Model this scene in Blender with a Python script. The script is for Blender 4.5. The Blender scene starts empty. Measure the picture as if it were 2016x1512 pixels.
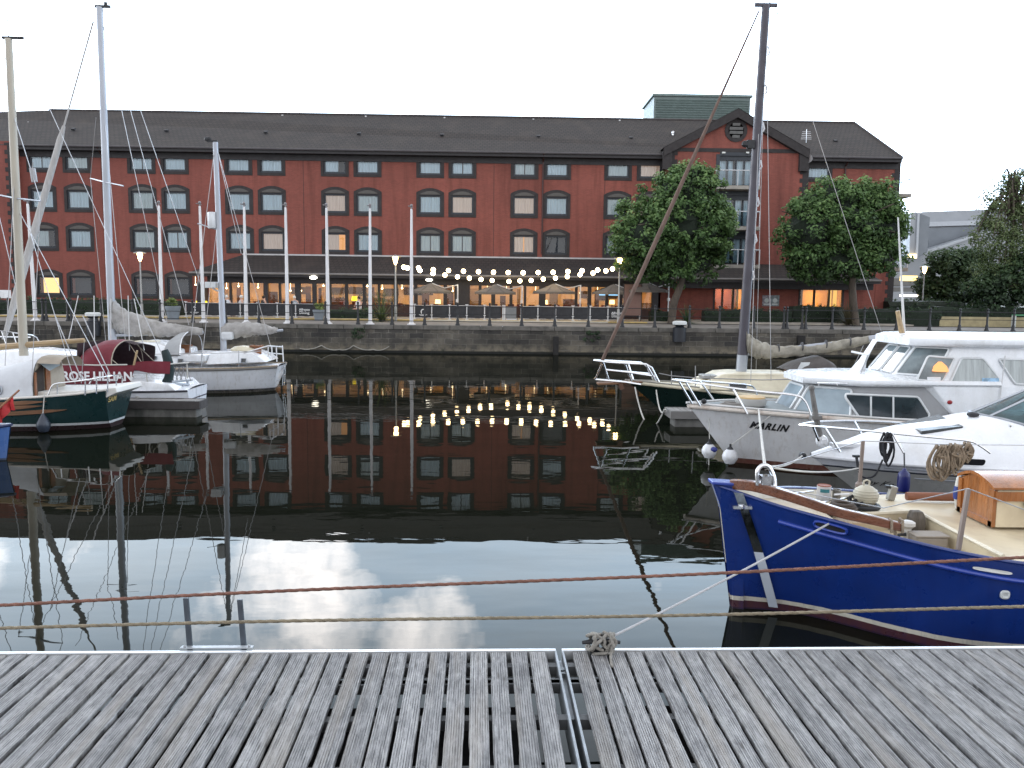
import bpy, bmesh, math, random
from mathutils import Vector, Matrix, noise as mnoise
R = random.Random(7)
sc = bpy.context.scene
C = bpy.data.collections.new('scene_objects'); sc.collection.children.link(C)
PI = math.pi
# ---------------------------------------------------------------- camera
F, CX, CY = 1630.0, 1008.0, 756.0
CAMH = 3.4
PITCH, YAW, ROLL = math.atan(180/F), math.radians(1.2), 0.0115
CAMM = Matrix.Rotation(-YAW,3,'Z') @ Matrix.Rotation(PI/2-PITCH,3,'X') @ Matrix.Rotation(ROLL,3,'Z')
def ray(px,py): return CAMM @ Vector(((px-CX)/F,(CY-py)/F,-1))
def P(px,py,Y):
    d=ray(px,py); t=Y/d.y; return Vector((d.x*t,Y,CAMH+d.z*t))
def G(px,py,z):
    d=ray(px,py); t=(z-CAMH)/d.z; return Vector((d.x*t,d.y*t,z))
cam = bpy.data.objects.new('camera', bpy.data.cameras.new('camera')); C.objects.link(cam)
cam.matrix_world = Matrix.Translation((0,0,CAMH)) @ CAMM.to_4x4()
cam.data.sensor_width=36; cam.data.lens=F*36/2016; cam.data.clip_end=3000; cam.data.clip_start=.1
sc.camera=cam
sc.view_settings.view_transform='Standard'; sc.view_settings.look='None'; sc.view_settings.exposure=0
try:
    sc.cycles.use_denoising=True; sc.cycles.denoiser='OPENIMAGEDENOISE'
    sc.cycles.max_bounces=8; sc.cycles.transparent_max_bounces=12; sc.cycles.sample_clamp_indirect=4
    sc.cycles.caustics_reflective=False; sc.cycles.caustics_refractive=False
except Exception: pass
# ---------------------------------------------------------------- materials
def nt(name):
    m=bpy.data.materials.new(name); m.use_nodes=True
    t=m.node_tree; b=t.nodes['Principled BSDF']; return m,t,b
def nd(t,kind,**kw):
    n=t.nodes.new(kind)
    for k,v in kw.items():
        if k in n.inputs: n.inputs[k].default_value=v
        else: setattr(n,k,v)
    return n
def lk(t,a,b): t.links.new(a,b)
def coords(t,stretch=(1,1,1),kind='Object'):
    tc=nd(t,'ShaderNodeTexCoord'); mp=nd(t,'ShaderNodeMapping'); mp.inputs['Scale'].default_value=stretch
    lk(t,tc.outputs[kind],mp.inputs[0]); return mp.outputs[0]
def noisen(t,vec,scale,detail=5,rough=.55):
    n=nd(t,'ShaderNodeTexNoise'); n.inputs['Scale'].default_value=scale; n.inputs['Detail'].default_value=detail; n.inputs['Roughness'].default_value=rough
    lk(t,vec,n.inputs['Vector']); return n.outputs[0]
def rng(t,v,a,b,c,d):
    n=nd(t,'ShaderNodeMapRange'); n.clamp=True
    for i,x in enumerate((a,b,c,d)): n.inputs[i+1].default_value=x
    lk(t,v,n.inputs[0]); return n.outputs[0]
def math2(t,op,a,b=None):
    n=nd(t,'ShaderNodeMath'); n.operation=op
    for i,x in enumerate((a,b)):
        if x is None: continue
        if isinstance(x,(int,float)): n.inputs[i].default_value=x
        else: lk(t,x,n.inputs[i])
    return n.outputs[0]
def mixc(t,f,a,b,mode='MIX'):
    n=nd(t,'ShaderNodeMix'); n.data_type='RGBA'; n.blend_type=mode
    for s,x in ((n.inputs[0],f),(n.inputs[6],a),(n.inputs[7],b)):
        if isinstance(x,(int,float)): s.default_value=x
        elif isinstance(x,tuple): s.default_value=(x[0],x[1],x[2],1)
        else: lk(t,x,s)
    return n.outputs[2]
def bumpn(t,b,h,strength,dist):
    n=nd(t,'ShaderNodeBump'); n.inputs['Strength'].default_value=strength; n.inputs['Distance'].default_value=dist
    lk(t,h,n.inputs['Height']); lk(t,n.outputs[0],b.inputs['Normal'])
MATS={}
def mat(name,col,rough=.6,metal=0,var=.14,vs=2.5,bump=0,bs=40,stretch=(1,1,1),dirt=None,coat=0,emit=None,es=0,spec=.5):
    if name in MATS: return MATS[name]
    m,t,b=nt(name); v=coords(t,stretch)
    f=rng(t,noisen(t,v,vs,6,.6),.3,.7,1-var,1+var)
    c=mixc(t,1.0,tuple(col),f,'MULTIPLY')
    if dirt:
        dc,amt,ds,dst=dirt
        v2=coords(t,dst); g=rng(t,noisen(t,v2,ds,7,.65),.48,.68,0,amt); c=mixc(t,g,c,tuple(dc))
    lk(t,c,b.inputs['Base Color'])
    r=rng(t,noisen(t,v,vs*3,4),.3,.7,max(.02,rough-.1),min(1,rough+.1)); lk(t,r,b.inputs['Roughness'])
    b.inputs['Metallic'].default_value=metal; b.inputs['Specular IOR Level'].default_value=spec
    if coat: b.inputs['Coat Weight'].default_value=coat; b.inputs['Coat Roughness'].default_value=.12
    if bump: bumpn(t,b,noisen(t,v,bs,5),bump,.02)
    if emit:
        b.inputs['Emission Color'].default_value=(*emit,1); b.inputs['Emission Strength'].default_value=es
    MATS[name]=m; return m
def emission(name,col,s):
    if name in MATS: return MATS[name]
    m=bpy.data.materials.new(name); m.use_nodes=True; t=m.node_tree; t.nodes.clear()
    o=nd(t,'ShaderNodeOutputMaterial'); e=nd(t,'ShaderNodeEmission'); e.inputs[0].default_value=(*col,1); e.inputs[1].default_value=s
    lk(t,e.outputs[0],o.inputs[0]); MATS[name]=m; return m
def glass(name,tint=(.8,.9,.95),clear=.85,ior=1.45,rough=.02):
    """thin pane: clear sheet plus mirror reflection by facing angle"""
    if name in MATS: return MATS[name]
    m=bpy.data.materials.new(name); m.use_nodes=True; t=m.node_tree; t.nodes.clear()
    o=nd(t,'ShaderNodeOutputMaterial'); tr=nd(t,'ShaderNodeBsdfTransparent'); tr.inputs[0].default_value=(*[x*clear for x in tint],1)
    g=nd(t,'ShaderNodeBsdfGlossy'); g.inputs['Roughness'].default_value=rough
    fr=nd(t,'ShaderNodeFresnel'); fr.inputs[0].default_value=ior
    f=math2(t,'MULTIPLY',fr.outputs[0],1.6); mx=nd(t,'ShaderNodeMixShader')
    v=coords(t); h=noisen(t,v,1.5,2); bn=nd(t,'ShaderNodeBump'); bn.inputs['Strength'].default_value=.1; bn.inputs['Distance'].default_value=.01
    lk(t,h,bn.inputs['Height']); lk(t,bn.outputs[0],g.inputs['Normal'])
    lk(t,f,mx.inputs[0]); lk(t,tr.outputs[0],mx.inputs[1]); lk(t,g.outputs[0],mx.inputs[2]); lk(t,mx.outputs[0],o.inputs[0])
    MATS[name]=m; return m
def banded(name,bands,rough=.3,var=.08,coat=.4,dirt=None,zmin=-.5,zmax=2.0):
    """hull paint by height above the water: bands = [(z_from, colour), ...]"""
    m,t,b=nt(name); tc=nd(t,'ShaderNodeTexCoord'); sx=nd(t,'ShaderNodeSeparateXYZ'); lk(t,tc.outputs['Object'],sx.inputs[0])
    wob=rng(t,noisen(t,tc.outputs['Object'],6,3),0,1,-.006,.006)
    z=rng(t,math2(t,'ADD',sx.outputs[2],wob),zmin,zmax,0,1)
    cr=nd(t,'ShaderNodeValToRGB'); cr.color_ramp.interpolation='CONSTANT'; lk(t,z,cr.inputs[0])
    e=cr.color_ramp.elements
    while len(e)<len(bands): e.new(.5)
    for i,(zz,c) in enumerate(bands): e[i].position=max(0,min(1,(zz-zmin)/(zmax-zmin))); e[i].color=(*c,1)
    f=rng(t,noisen(t,tc.outputs['Object'],1.7,6,.6),.3,.7,1-var,1+var)
    c=mixc(t,1.0,cr.outputs[0],f,'MULTIPLY')
    mp=nd(t,'ShaderNodeMapping'); mp.inputs['Scale'].default_value=(5,5,.5); lk(t,tc.outputs['Object'],mp.inputs[0])
    if dirt:
        st=rng(t,noisen(t,mp.outputs[0],2.2,7,.7),.52,.75,0,dirt[1]); c=mixc(t,st,c,dirt[0])
        low=rng(t,sx.outputs[2],0.02,.35,dirt[1]*.7,0); c=mixc(t,math2(t,'MULTIPLY',low,noisen(t,mp.outputs[0],4,5)),c,dirt[0])
    lk(t,c,b.inputs['Base Color']); r=rng(t,noisen(t,tc.outputs['Object'],4,5),.3,.7,rough-.08,rough+.12); lk(t,r,b.inputs['Roughness'])
    b.inputs['Coat Weight'].default_value=coat; b.inputs['Coat Roughness'].default_value=.15
    bumpn(t,b,noisen(t,tc.outputs['Object'],2.2,3),.12,.03)
    MATS[name]=m; return m
# ---------------------------------------------------------------- mesh builder
class MB:
    def __init__(s): s.v=[]; s.f=[]; s.m=[]; s.k=0; s.uv=None
    def add(s,vs,fs):
        o=len(s.v); s.v+= [Vector(x) for x in vs]
        for f in fs: s.f.append([i+o for i in f]); s.m.append(s.k)
    def box(s,x0,y0,z0,x1,y1,z1):
        s.add([(x0,y0,z0),(x1,y0,z0),(x1,y1,z0),(x0,y1,z0),(x0,y0,z1),(x1,y0,z1),(x1,y1,z1),(x0,y1,z1)],
              [(0,3,2,1),(4,5,6,7),(0,1,5,4),(1,2,6,5),(2,3,7,6),(3,0,4,7)])
    def cbox(s,c,sz,rot=None):
        m=rot or Matrix.Identity(3); c=Vector(c); h=[x/2 for x in sz]
        vs=[c+m@Vector((sx*h[0],sy*h[1],sz_*h[2])) for sz_ in(-1,1) for sx,sy in((-1,-1),(1,-1),(1,1),(-1,1))]
        s.add(vs,[(0,3,2,1),(4,5,6,7),(0,1,5,4),(1,2,6,5),(2,3,7,6),(3,0,4,7)])
    def quad(s,*p): s.add(p,[tuple(range(len(p)))])
    def loft(s,rings,closed=True,cap=True):
        n=len(rings[0]); vs=[p for r in rings for p in r]; fs=[]
        for i in range(len(rings)-1):
            for j in range(n if closed else n-1):
                k=(j+1)%n; fs.append((i*n+j,i*n+k,(i+1)*n+k,(i+1)*n+j))
        if cap: fs.append(tuple(range(n-1,-1,-1))); fs.append(tuple((len(rings)-1)*n+j for j in range(n)))
        s.add(vs,fs)
    def tube(s,pts,r,n=6,cap=True,flat=None):
        pts=[Vector(p) for p in pts]; L=len(pts)
        if L<2: return
        rs=r if isinstance(r,(list,tuple)) else [r]*L
        tg=[(pts[min(i+1,L-1)]-pts[max(i-1,0)]).normalized() for i in range(L)]
        u=tg[0].orthogonal().normalized() if flat is None else Vector(flat)
        rings=[]
        for i in range(L):
            u=(u-tg[i]*u.dot(tg[i])); u=u.normalized() if u.length>1e-6 else tg[i].orthogonal().normalized()
            w=tg[i].cross(u)
            rings.append([pts[i]+(u*math.cos(2*PI*j/n)+w*math.sin(2*PI*j/n))*rs[i] for j in range(n)])
        s.loft(rings,True,cap)
    def lathe(s,prof,c=(0,0,0),n=16,axis=None):
        c=Vector(c); q=Matrix.Identity(3) if axis is None else Vector((0,0,1)).rotation_difference(Vector(axis)).to_matrix()
        rings=[[c+q@Vector((r*math.cos(2*PI*j/n),r*math.sin(2*PI*j/n),z)) for j in range(n)] for r,z in prof]
        s.loft(rings,True,True)
    def ball(s,c,r,n=12,sc=(1,1,1)):
        c=Vector(c); k=max(5,n//2)
        rings=[[c+Vector((r*sc[0]*math.sin(PI*i/k)*math.cos(2*PI*j/n),r*sc[1]*math.sin(PI*i/k)*math.sin(2*PI*j/n),-r*sc[2]*math.cos(PI*i/k))) for j in range(n)] for i in range(k+1)]
        rings[0]=[p+Vector((1e-4*math.cos(j),1e-4*math.sin(j),0)) for j,p in enumerate(rings[0])]
        rings[-1]=[p+Vector((1e-4*math.cos(j),1e-4*math.sin(j),0)) for j,p in enumerate(rings[-1])]
        s.loft(rings,True,True)
    def prism(s,poly,fn,w0,w1):
        """poly of (u,v); fn(u,v,w)->point; walls between w0 and w1"""
        n=len(poly); vs=[fn(u,v,w0) for u,v in poly]+[fn(u,v,w1) for u,v in poly]
        s.add(vs,[tuple(range(n-1,-1,-1)),tuple(range(n,2*n))]+[(i,(i+1)%n,n+(i+1)%n,n+i) for i in range(n)])
    def build(s,name,mats,parent=None,smooth=False,origin=(0,0,0),bevel=0,recalc=True,seg=2):
        o3=Vector(origin); me=bpy.data.meshes.new(name)
        me.from_pydata([tuple(v-o3) for v in s.v],[],s.f)
        ms=mats if isinstance(mats,(list,tuple)) else [mats]
        for m in ms: me.materials.append(m)
        if len(ms)>1: me.polygons.foreach_set('material_index',s.m)
        if recalc or bevel:
            bm=bmesh.new(); bm.from_mesh(me)
            if recalc: bmesh.ops.recalc_face_normals(bm,faces=bm.faces)
            if bevel:
                es=[e for e in bm.edges if len(e.link_faces)==2 and e.calc_face_angle(0)>.5]
                bmesh.ops.bevel(bm,geom=es,offset=bevel,segments=seg,affect='EDGES',profile=.5,clamp_overlap=True)
            bm.to_mesh(me); bm.free()
        if smooth:
            me.polygons.foreach_set('use_smooth',[True]*len(me.polygons))
            try: me.set_sharp_from_angle(angle=math.radians(40 if smooth is True else smooth))
            except Exception: pass
        me.update()
        o=bpy.data.objects.new(name,me); C.objects.link(o)
        if parent is not None: o.parent=parent
        else: o.location=origin
        return o
def tag(o,label=None,cat=None,group=None,kind=None):
    if label: o['label']=label
    if cat: o['category']=cat
    if group: o['group']=group
    if kind: o['kind']=kind
    return o
def empty(name,loc,label,cat,group=None,rotz=0):
    o=bpy.data.objects.new(name,None); C.objects.link(o); o.location=loc; o.rotation_euler=(0,0,rotz); o.empty_display_size=.2
    return tag(o,label,cat,group)
def dup(root,loc,rotz=None,label=None,group=None,scale=None):
    r=root.copy(); C.objects.link(r); r.location=loc
    if rotz is not None: r.rotation_euler=(0,0,rotz)
    if scale is not None: r.scale=(scale,)*3
    if label: r['label']=label
    if group: r['group']=group
    for ch in list(root.children):
        c=ch.copy(); C.objects.link(c); c.parent=r
        for g in list(ch.children):
            d=g.copy(); C.objects.link(d); d.parent=c
    return r
def duppart(part,parent,loc):
    c=part.copy(); C.objects.link(c); c.parent=parent; c.location=loc
    for g in list(part.children):
        d=g.copy(); C.objects.link(d); d.parent=c
    return c
def text_mb(s,size,shear=0,bold=0,ext=0,sp=1.0):
    """the outline of a word as flat faces in the x,y plane, starting at 0,0"""
    cu=bpy.data.curves.new('word','FONT'); cu.body=s; cu.size=size; cu.shear=shear; cu.offset=bold; cu.extrude=ext; cu.resolution_u=3; cu.space_character=sp
    ob=bpy.data.objects.new('word',cu); sc.collection.objects.link(ob)
    dg=bpy.context.evaluated_depsgraph_get(); me=bpy.data.meshes.new_from_object(ob.evaluated_get(dg))
    mb=MB(); mb.add([v.co.copy() for v in me.vertices],[tuple(p.vertices) for p in me.polygons])
    bpy.data.objects.remove(ob); bpy.data.curves.remove(cu); bpy.data.meshes.remove(me); return mb
def arc(p0,p1,sag,n=12):
    p0,p1=Vector(p0),Vector(p1); return [p0.lerp(p1,i/n)-Vector((0,0,4*sag*(i/n)*(1-i/n))) for i in range(n+1)]
def smooth_path(pts,k=6):
    pts=[Vector(p) for p in pts]; out=[]
    for i in range(len(pts)-1):
        a=pts[max(i-1,0)];b=pts[i];c=pts[i+1];d=pts[min(i+2,len(pts)-1)]
        for j in range(k):
            t=j/k; out.append(.5*((2*b)+(c-a)*t+(2*a-5*b+4*c-d)*t*t+(3*b-a-3*c+d)*t**3))
    out.append(pts[-1]); return out
ORD=['first','second','third','fourth','fifth','sixth','seventh','eighth','ninth','tenth','eleventh','twelfth','thirteenth','fourteenth','fifteenth','sixteenth']
# ---------------------------------------------------------------- common materials
BRICKRED=None
WHITE=mat('white_gelcoat',(.74,.76,.79),.28,var=.05,coat=.3,dirt=((.42,.40,.36),.25,1.6,(2,2,.6)))
CREAM=mat('cream_gelcoat',(.6,.55,.42),.4,var=.08,dirt=((.3,.24,.15),.3,2.2,(1,1,1)))
CHROME=mat('stainless_steel',(.62,.63,.65),.2,1,.08,8)
ALU=mat('anodised_aluminium',(.38,.41,.45),.42,.75,.1,4,dirt=((.12,.13,.14),.3,2,(3,3,.3)))
BLACK=mat('black_rubber',(.015,.016,.02),.55)
ROPE_W=mat('white_rope',(.5,.49,.46),.9,bump=.5,bs=120)
WIRE=mat('steel_wire',(.35,.35,.36),.4,.8)
DARKG=mat('dark_tinted_window',(.012,.016,.02),.06,var=.3,spec=.7)
TEAK=mat('varnished_wood',(.2,.075,.028),.35,var=.35,vs=3,stretch=(.6,6,6),coat=.4)
WOODL=mat('pale_spar_wood',(.34,.24,.13),.5,var=.25,vs=4,stretch=(.5,5,5))
SAILC=mat('grey_sail_cloth',(.33,.32,.31),.9,var=.22,vs=4,bump=.7,bs=9,dirt=((.16,.15,.13),.5,3,(1,1,1)))
IRON=mat('black_iron',(.02,.021,.024),.5,.3,.3,8)
PAINTW=mat('white_pole_paint',(.72,.72,.74),.4,var=.06,vs=2,dirt=((.4,.36,.33),.3,3,(4,4,.3)))
# ---------------------------------------------------------------- sky and sun
w=bpy.data.worlds.new('World'); sc.world=w; w.use_nodes=True; t=w.node_tree; bg=t.nodes['Background']
sky=nd(t,'ShaderNodeTexSky'); sky.sky_type='NISHITA'; sky.sun_disc=False
SUN_EL,SUN_ROT=math.radians(12),math.radians(-62)
sky.sun_elevation=SUN_EL; sky.sun_rotation=SUN_ROT; sky.air_density=1.2; sky.dust_density=2.0; sky.ozone_density=1.5
tc=nd(t,'ShaderNodeTexCoord'); sx=nd(t,'ShaderNodeSeparateXYZ'); lk(t,tc.outputs['Generated'],sx.inputs[0])
den=math2(t,'ADD',math2(t,'MAXIMUM',sx.outputs[2],0),.12)
cb=nd(t,'ShaderNodeCombineXYZ'); lk(t,math2(t,'DIVIDE',sx.outputs[0],den),cb.inputs[0]); lk(t,math2(t,'DIVIDE',sx.outputs[1],den),cb.inputs[1])
n1=noisen(t,cb.outputs[0],1.15,8,.55)
veil=rng(t,n1,.36,.7,0,1)
n2=noisen(t,cb.outputs[0],.9,9,.5)
nv=nd(t,'ShaderNodeVectorMath'); nv.operation='NORMALIZE'; lk(t,tc.outputs['Generated'],nv.inputs[0])
puff=None      # two sunlit cumulus banks over the harbour, broken up by noise
for px_,py_,r0_,r1_,gain in ((592,1160,.9915,.9995,1.0),(560,1240,.994,.9998,.9),(850,1240,.9960,.9997,.9),(430,1215,.9965,.9995,.5),(1500,1120,.975,.999,.3),(60,1130,.992,.9994,.55)):
    d_=ray(px_,py_).normalized(); d_.z=-d_.z
    dp=nd(t,'ShaderNodeVectorMath'); dp.operation='DOT_PRODUCT'; lk(t,nv.outputs[0],dp.inputs[0]); dp.inputs[1].default_value=d_
    q=math2(t,'MULTIPLY',rng(t,dp.outputs['Value'],r0_,r1_,0,1),gain)
    puff=q if puff is None else math2(t,'MAXIMUM',puff,q)
n3=noisen(t,nv.outputs[0],9,8,.58)
puff=rng(t,math2(t,'ADD',math2(t,'MULTIPLY',puff,1.15),math2(t,'MULTIPLY',math2(t,'SUBTRACT',n3,.56),3.0)),.35,1.05,0,1)
puff=math2(t,'MULTIPLY',puff,rng(t,sx.outputs[1],0,.3,0,1))
SKYS=.125
ahead=rng(t,sx.outputs[1],-.55,.75,0,1)      # dusk glow beyond the hotel, dimmer sky behind the viewer
over=mixc(t,veil,(39,52,67),(50,57.5,66))
glow=math2(t,'MULTIPLY',ahead,rng(t,sx.outputs[2],.34,.62,1,0))
over=mixc(t,glow,(17.0,17.2,18.0),over)
base=mixc(t,.82,sky.outputs[0],over)
col=mixc(t,math2(t,'MULTIPLY',puff,ahead),base,(112,110,112))
up=rng(t,sx.outputs[2],.35,.85,1.0,.62)
cold=mixc(t,1.0,col,up,'MULTIPLY')
lk(t,cold,bg.inputs[0]); bg.inputs[1].default_value=SKYS
sl=bpy.data.lights.new('sun','SUN'); so=bpy.data.objects.new('sun',sl); C.objects.link(so)
sl.energy=.55; sl.angle=math.radians(20); sl.color=(1,.92,.82)
sd=Vector((math.sin(SUN_ROT)*math.cos(SUN_EL),math.cos(SUN_ROT)*math.cos(SUN_EL),math.sin(SUN_EL)))
so.rotation_euler=(-sd).to_track_quat('-Z','Y').to_euler()
# ---------------------------------------------------------------- setting
YQ=46.0
ZQ=P(810,640,YQ).z            # top of the quay
YK=51.6; ZT=P(1000,631,YK).z  # terrace
m,t,b=nt('harbour_water')
t.nodes.remove(b); o_=t.nodes['Material Output']
df=nd(t,'ShaderNodeBsdfDiffuse'); df.inputs[0].default_value=(.0055,.0065,.0042,1)      # murky dock water
b=nd(t,'ShaderNodeBsdfGlossy'); b.inputs['Roughness'].default_value=.012; b.inputs[0].default_value=(1,.985,.95,1)
fr=nd(t,'ShaderNodeFresnel'); fr.inputs[0].default_value=1.333
mirror_scale=rng(t,noisen(t,coords(t,(.5,1.6,1)),.5,6,.6),.3,.7,.50,.62)      # scales the mirror down unevenly so reflected buildings come out darker
mxs=nd(t,'ShaderNodeMixShader'); lk(t,math2(t,'MULTIPLY',fr.outputs[0],mirror_scale),mxs.inputs[0]); lk(t,df.outputs[0],mxs.inputs[1]); lk(t,b.outputs[0],mxs.inputs[2]); lk(t,mxs.outputs[0],o_.inputs[0])
vs=coords(t,(.45,1.0,1)); h1=noisen(t,vs,1.25,2,.45); h2=noisen(t,vs,5.0,2,.5)
patch=rng(t,noisen(t,coords(t,(.12,.3,1)),1.0,2),.42,.68,.1,1.0)
h=math2(t,'ADD',h1,math2(t,'MULTIPLY',math2(t,'MULTIPLY',h2,.30),patch))
bumpn(t,b,h,.5,.0062); lk(t,b.inputs['Normal'].links[0].from_socket,fr.inputs['Normal'])
WATER=m
mb=MB(); mb.quad((-160,-40,0),(200,-40,0),(200,YQ+.4,0),(-160,YQ+.4,0)); tag(mb.build('water',WATER),kind='structure')
GRND=mat('ground_earth',(.09,.085,.06),.9,var=.4,vs=.5)
mb=MB(); mb.quad((-900,YQ+.45,ZQ-.03),(900,YQ+.45,ZQ-.03),(900,1500,ZQ-.03),(-900,1500,ZQ-.03)); tag(mb.build('ground',GRND),kind='structure')
PAVE=mat('promenade_paving',(.2,.185,.17),.85,var=.25,vs=1.2,bump=.3,bs=25,dirt=((.09,.085,.07),.5,.8,(1,1,1)))
mb=MB(); mb.quad((-90,YQ+.55,ZQ-.004),(90,YQ+.55,ZQ-.004),(90,YK,ZQ-.004),(-90,YK,ZQ-.004)); tag(mb.build('pavement',PAVE),kind='structure')
TERR=mat('terrace_paving',(.3,.27,.23),.8,var=.2,vs=1.5)
xk0,xk1=P(-20,630,YK).x,P(1275,630,YK).x
mb=MB(); mb.box(xk0,YK+.32,ZQ-.02,P(1740,630,56).x,61,ZT-.004); tag(mb.build('terrace_ground',TERR),kind='structure')
KERBY=mat('yellow_kerb_paint',(.42,.31,.12),.8,var=.25,vs=4); KERBW=mat('pale_kerb_stone',(.5,.47,.4),.8,var=.15,vs=3)
mb=MB(); xa,xb=P(838,630,YK).x,P(1198,630,YK).x
mb.box(xk0,YK,ZQ-.02,xa,YK+.32,ZT); mb.box(xb,YK,ZQ-.02,xk1,YK+.32,ZT); mb.k=1; mb.box(xa,YK-.01,ZQ-.02,xb,YK+.32,ZT+.01)
tag(mb.build('terrace_kerb',[KERBY,KERBW],bevel=.02),kind='structure')
# quay wall
m,t,b=nt('quay_stone'); tc=nd(t,'ShaderNodeTexCoord'); sx=nd(t,'ShaderNodeSeparateXYZ'); lk(t,tc.outputs['Object'],sx.inputs[0])
cb=nd(t,'ShaderNodeCombineXYZ'); lk(t,sx.outputs[0],cb.inputs[0]); lk(t,sx.outputs[2],cb.inputs[1])
wv=nd(t,'ShaderNodeVectorMath'); wv.operation='ADD'; lk(t,cb.outputs[0],wv.inputs[0])
nz=nd(t,'ShaderNodeTexNoise'); nz.inputs['Scale'].default_value=1.6; lk(t,cb.outputs[0],nz.inputs['Vector'])
sc2=nd(t,'ShaderNodeVectorMath'); sc2.operation='SCALE'; sc2.inputs[3].default_value=.12; lk(t,nz.outputs[1],sc2.inputs[0]); lk(t,sc2.outputs[0],wv.inputs[1])
br=nd(t,'ShaderNodeTexBrick'); lk(t,wv.outputs[0],br.inputs['Vector'])
br.inputs['Scale'].default_value=1; br.inputs['Brick Width'].default_value=.78; br.inputs['Row Height'].default_value=.29; br.inputs['Mortar Size'].default_value=.016
br.inputs['Color1'].default_value=(.125,.112,.092,1); br.inputs['Color2'].default_value=(.048,.045,.043,1); br.inputs['Mortar'].default_value=(.20,.19,.165,1); br.inputs['Bias'].default_value=0; br.inputs['Mortar Smooth'].default_value=.3
big=rng(t,noisen(t,cb.outputs[0],.35,5,.6),.35,.65,.35,1.35)
c=mixc(t,1.0,br.outputs[0],big,'MULTIPLY')
mp=nd(t,'ShaderNodeMapping'); mp.inputs['Scale'].default_value=(2.2,.35,1); lk(t,cb.outputs[0],mp.inputs[0])
st=rng(t,noisen(t,mp.outputs[0],1.3,7,.7),.42,.66,.0,.8)
xfade=rng(t,sx.outputs[0],-14,1,1,.12)
c=mixc(t,math2(t,'MULTIPLY',math2(t,'MULTIPLY',st,xfade),1.15),c,(.014,.016,.016))
c=mixc(t,rng(t,noisen(t,cb.outputs[0],.9,6,.7),.45,.62,0,.5),c,(.03,.028,.027))
low=rng(t,sx.outputs[2],.18,.62,1,0); pale=mixc(t,noisen(t,wv.outputs[0],3.0,3),(.10,.09,.07),(.30,.26,.19))
c=mixc(t,math2(t,'MULTIPLY',low,rng(t,noisen(t,wv.outputs[0],2.4,3),.4,.55,.15,.85)),c,pale)
wet=rng(t,sx.outputs[2],.10,.17,1,0); c=mixc(t,wet,c,(.008,.009,.008))
alg=rng(t,noisen(t,cb.outputs[0],.8,6,.7),.6,.7,0,.5); c=mixc(t,alg,c,(.035,.05,.022))
lk(t,c,b.inputs['Base Color']); b.inputs['Roughness'].default_value=.85
bumpn(t,b,math2(t,'ADD',math2(t,'MULTIPLY',br.outputs[1],-1.0),noisen(t,cb.outputs[0],9,6)),.8,.05)
QUAY=m
COPE=mat('coping_stone',(.13,.122,.11),.85,var=.35,vs=1.4,bump=.4,bs=20,dirt=((.04,.04,.035),.7,1.2,(1,1,1)))
q=empty('quay_wall',(0,YQ,0),'long dark stone quay wall rising from the water across the harbour','wall')
mb=MB()
nx=170; rows=[]
for i in range(nx+1):
    x=-75+i*1.0
    rows.append([(x,YQ+.02*mnoise.noise(Vector((x*.7,z*2,0))),z) for z in (-1,.0,.15,.5,.85,1.2,ZQ-.25)])
mb.loft(rows,False,False); mb.build('stone_face',QUAY,q,origin=(0,YQ,0),smooth=False)
mb=MB(); x=-75
while x<95:
    L=R.uniform(1.1,1.7); mb.box(x,YQ-.04+R.uniform(-.015,.015),ZQ-.25,x+L-.02,YQ+.55,ZQ+R.uniform(-.006,.006)); x+=L
mb.build('coping',COPE,q,origin=(0,YQ,0),bevel=.03)
mb=MB(); mb.box(-75,YQ+.08,-.6,95,YQ+.5,ZQ-.035); mb.build('wall_core',COPE,q,origin=(0,YQ,0))
# grubby timber fender and mooring chains hanging on the wall
mb=MB(); p=P(1094,700,YQ-.15); mb.box(p.x-.14,YQ-.32,-.4,p.x+.14,YQ-.05,P(1094,662,YQ).z); mb.build('timber_fender',mat('tarred_timber',(.012,.011,.011),.8),q,origin=(0,YQ,0),bevel=.02)
p=P(1575,700,YQ-.15); mb=MB(); mb.box(p.x-.2,YQ-.34,-.4,p.x+.2,YQ-.06,P(1575,660,YQ).z); mb.build('timber_fender',MATS['tarred_timber'],q,origin=(0,YQ,0),bevel=.02)
CH=mat('grey_chain',(.32,.31,.28),.7,.2,.3,6)
mb=MB(); pts=[(590,686),(633,680),(668,688),(696,680),(735,688),(766,682)]
for a,bb in zip(pts[:-1],pts[1:]):
    mb.tube(arc(P(a[0],a[1],YQ-.08),P(bb[0],bb[1],YQ-.08),.12,8),.03,5)
mb.build('mooring_chain',CH,q,origin=(0,YQ,0))
# ---------------------------------------------------------------- foliage helper
def leafmat(name,c1,c2,c3):
    m,t,b=nt(name); at=nd(t,'ShaderNodeAttribute'); at.attribute_name='tint'
    cr=nd(t,'ShaderNodeValToRGB'); e=cr.color_ramp.elements; e.new(.5)
    for i,c in enumerate((c1,c2,c3)): e[i].position=i*.5; e[i].color=(*c,1)
    lk(t,at.outputs['Fac'],cr.inputs[0]); lk(t,cr.outputs[0],b.inputs['Base Color'])
    b.inputs['Roughness'].default_value=.55; b.inputs['Specular IOR Level'].default_value=.35
    tr=nd(t,'ShaderNodeBsdfTranslucent'); lk(t,cr.outputs[0],tr.inputs[0]); mx=nd(t,'ShaderNodeMixShader'); mx.inputs[0].default_value=.18
    o=t.nodes['Material Output']; lk(t,b.outputs[0],mx.inputs[1]); lk(t,tr.outputs[0],mx.inputs[2]); lk(t,mx.outputs[0],o.inputs[0])
    MATS[name]=m; return m
LEAF=leafmat('plane_tree_leaf',(.018,.038,.012),(.066,.132,.036),(.21,.31,.11))
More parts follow.
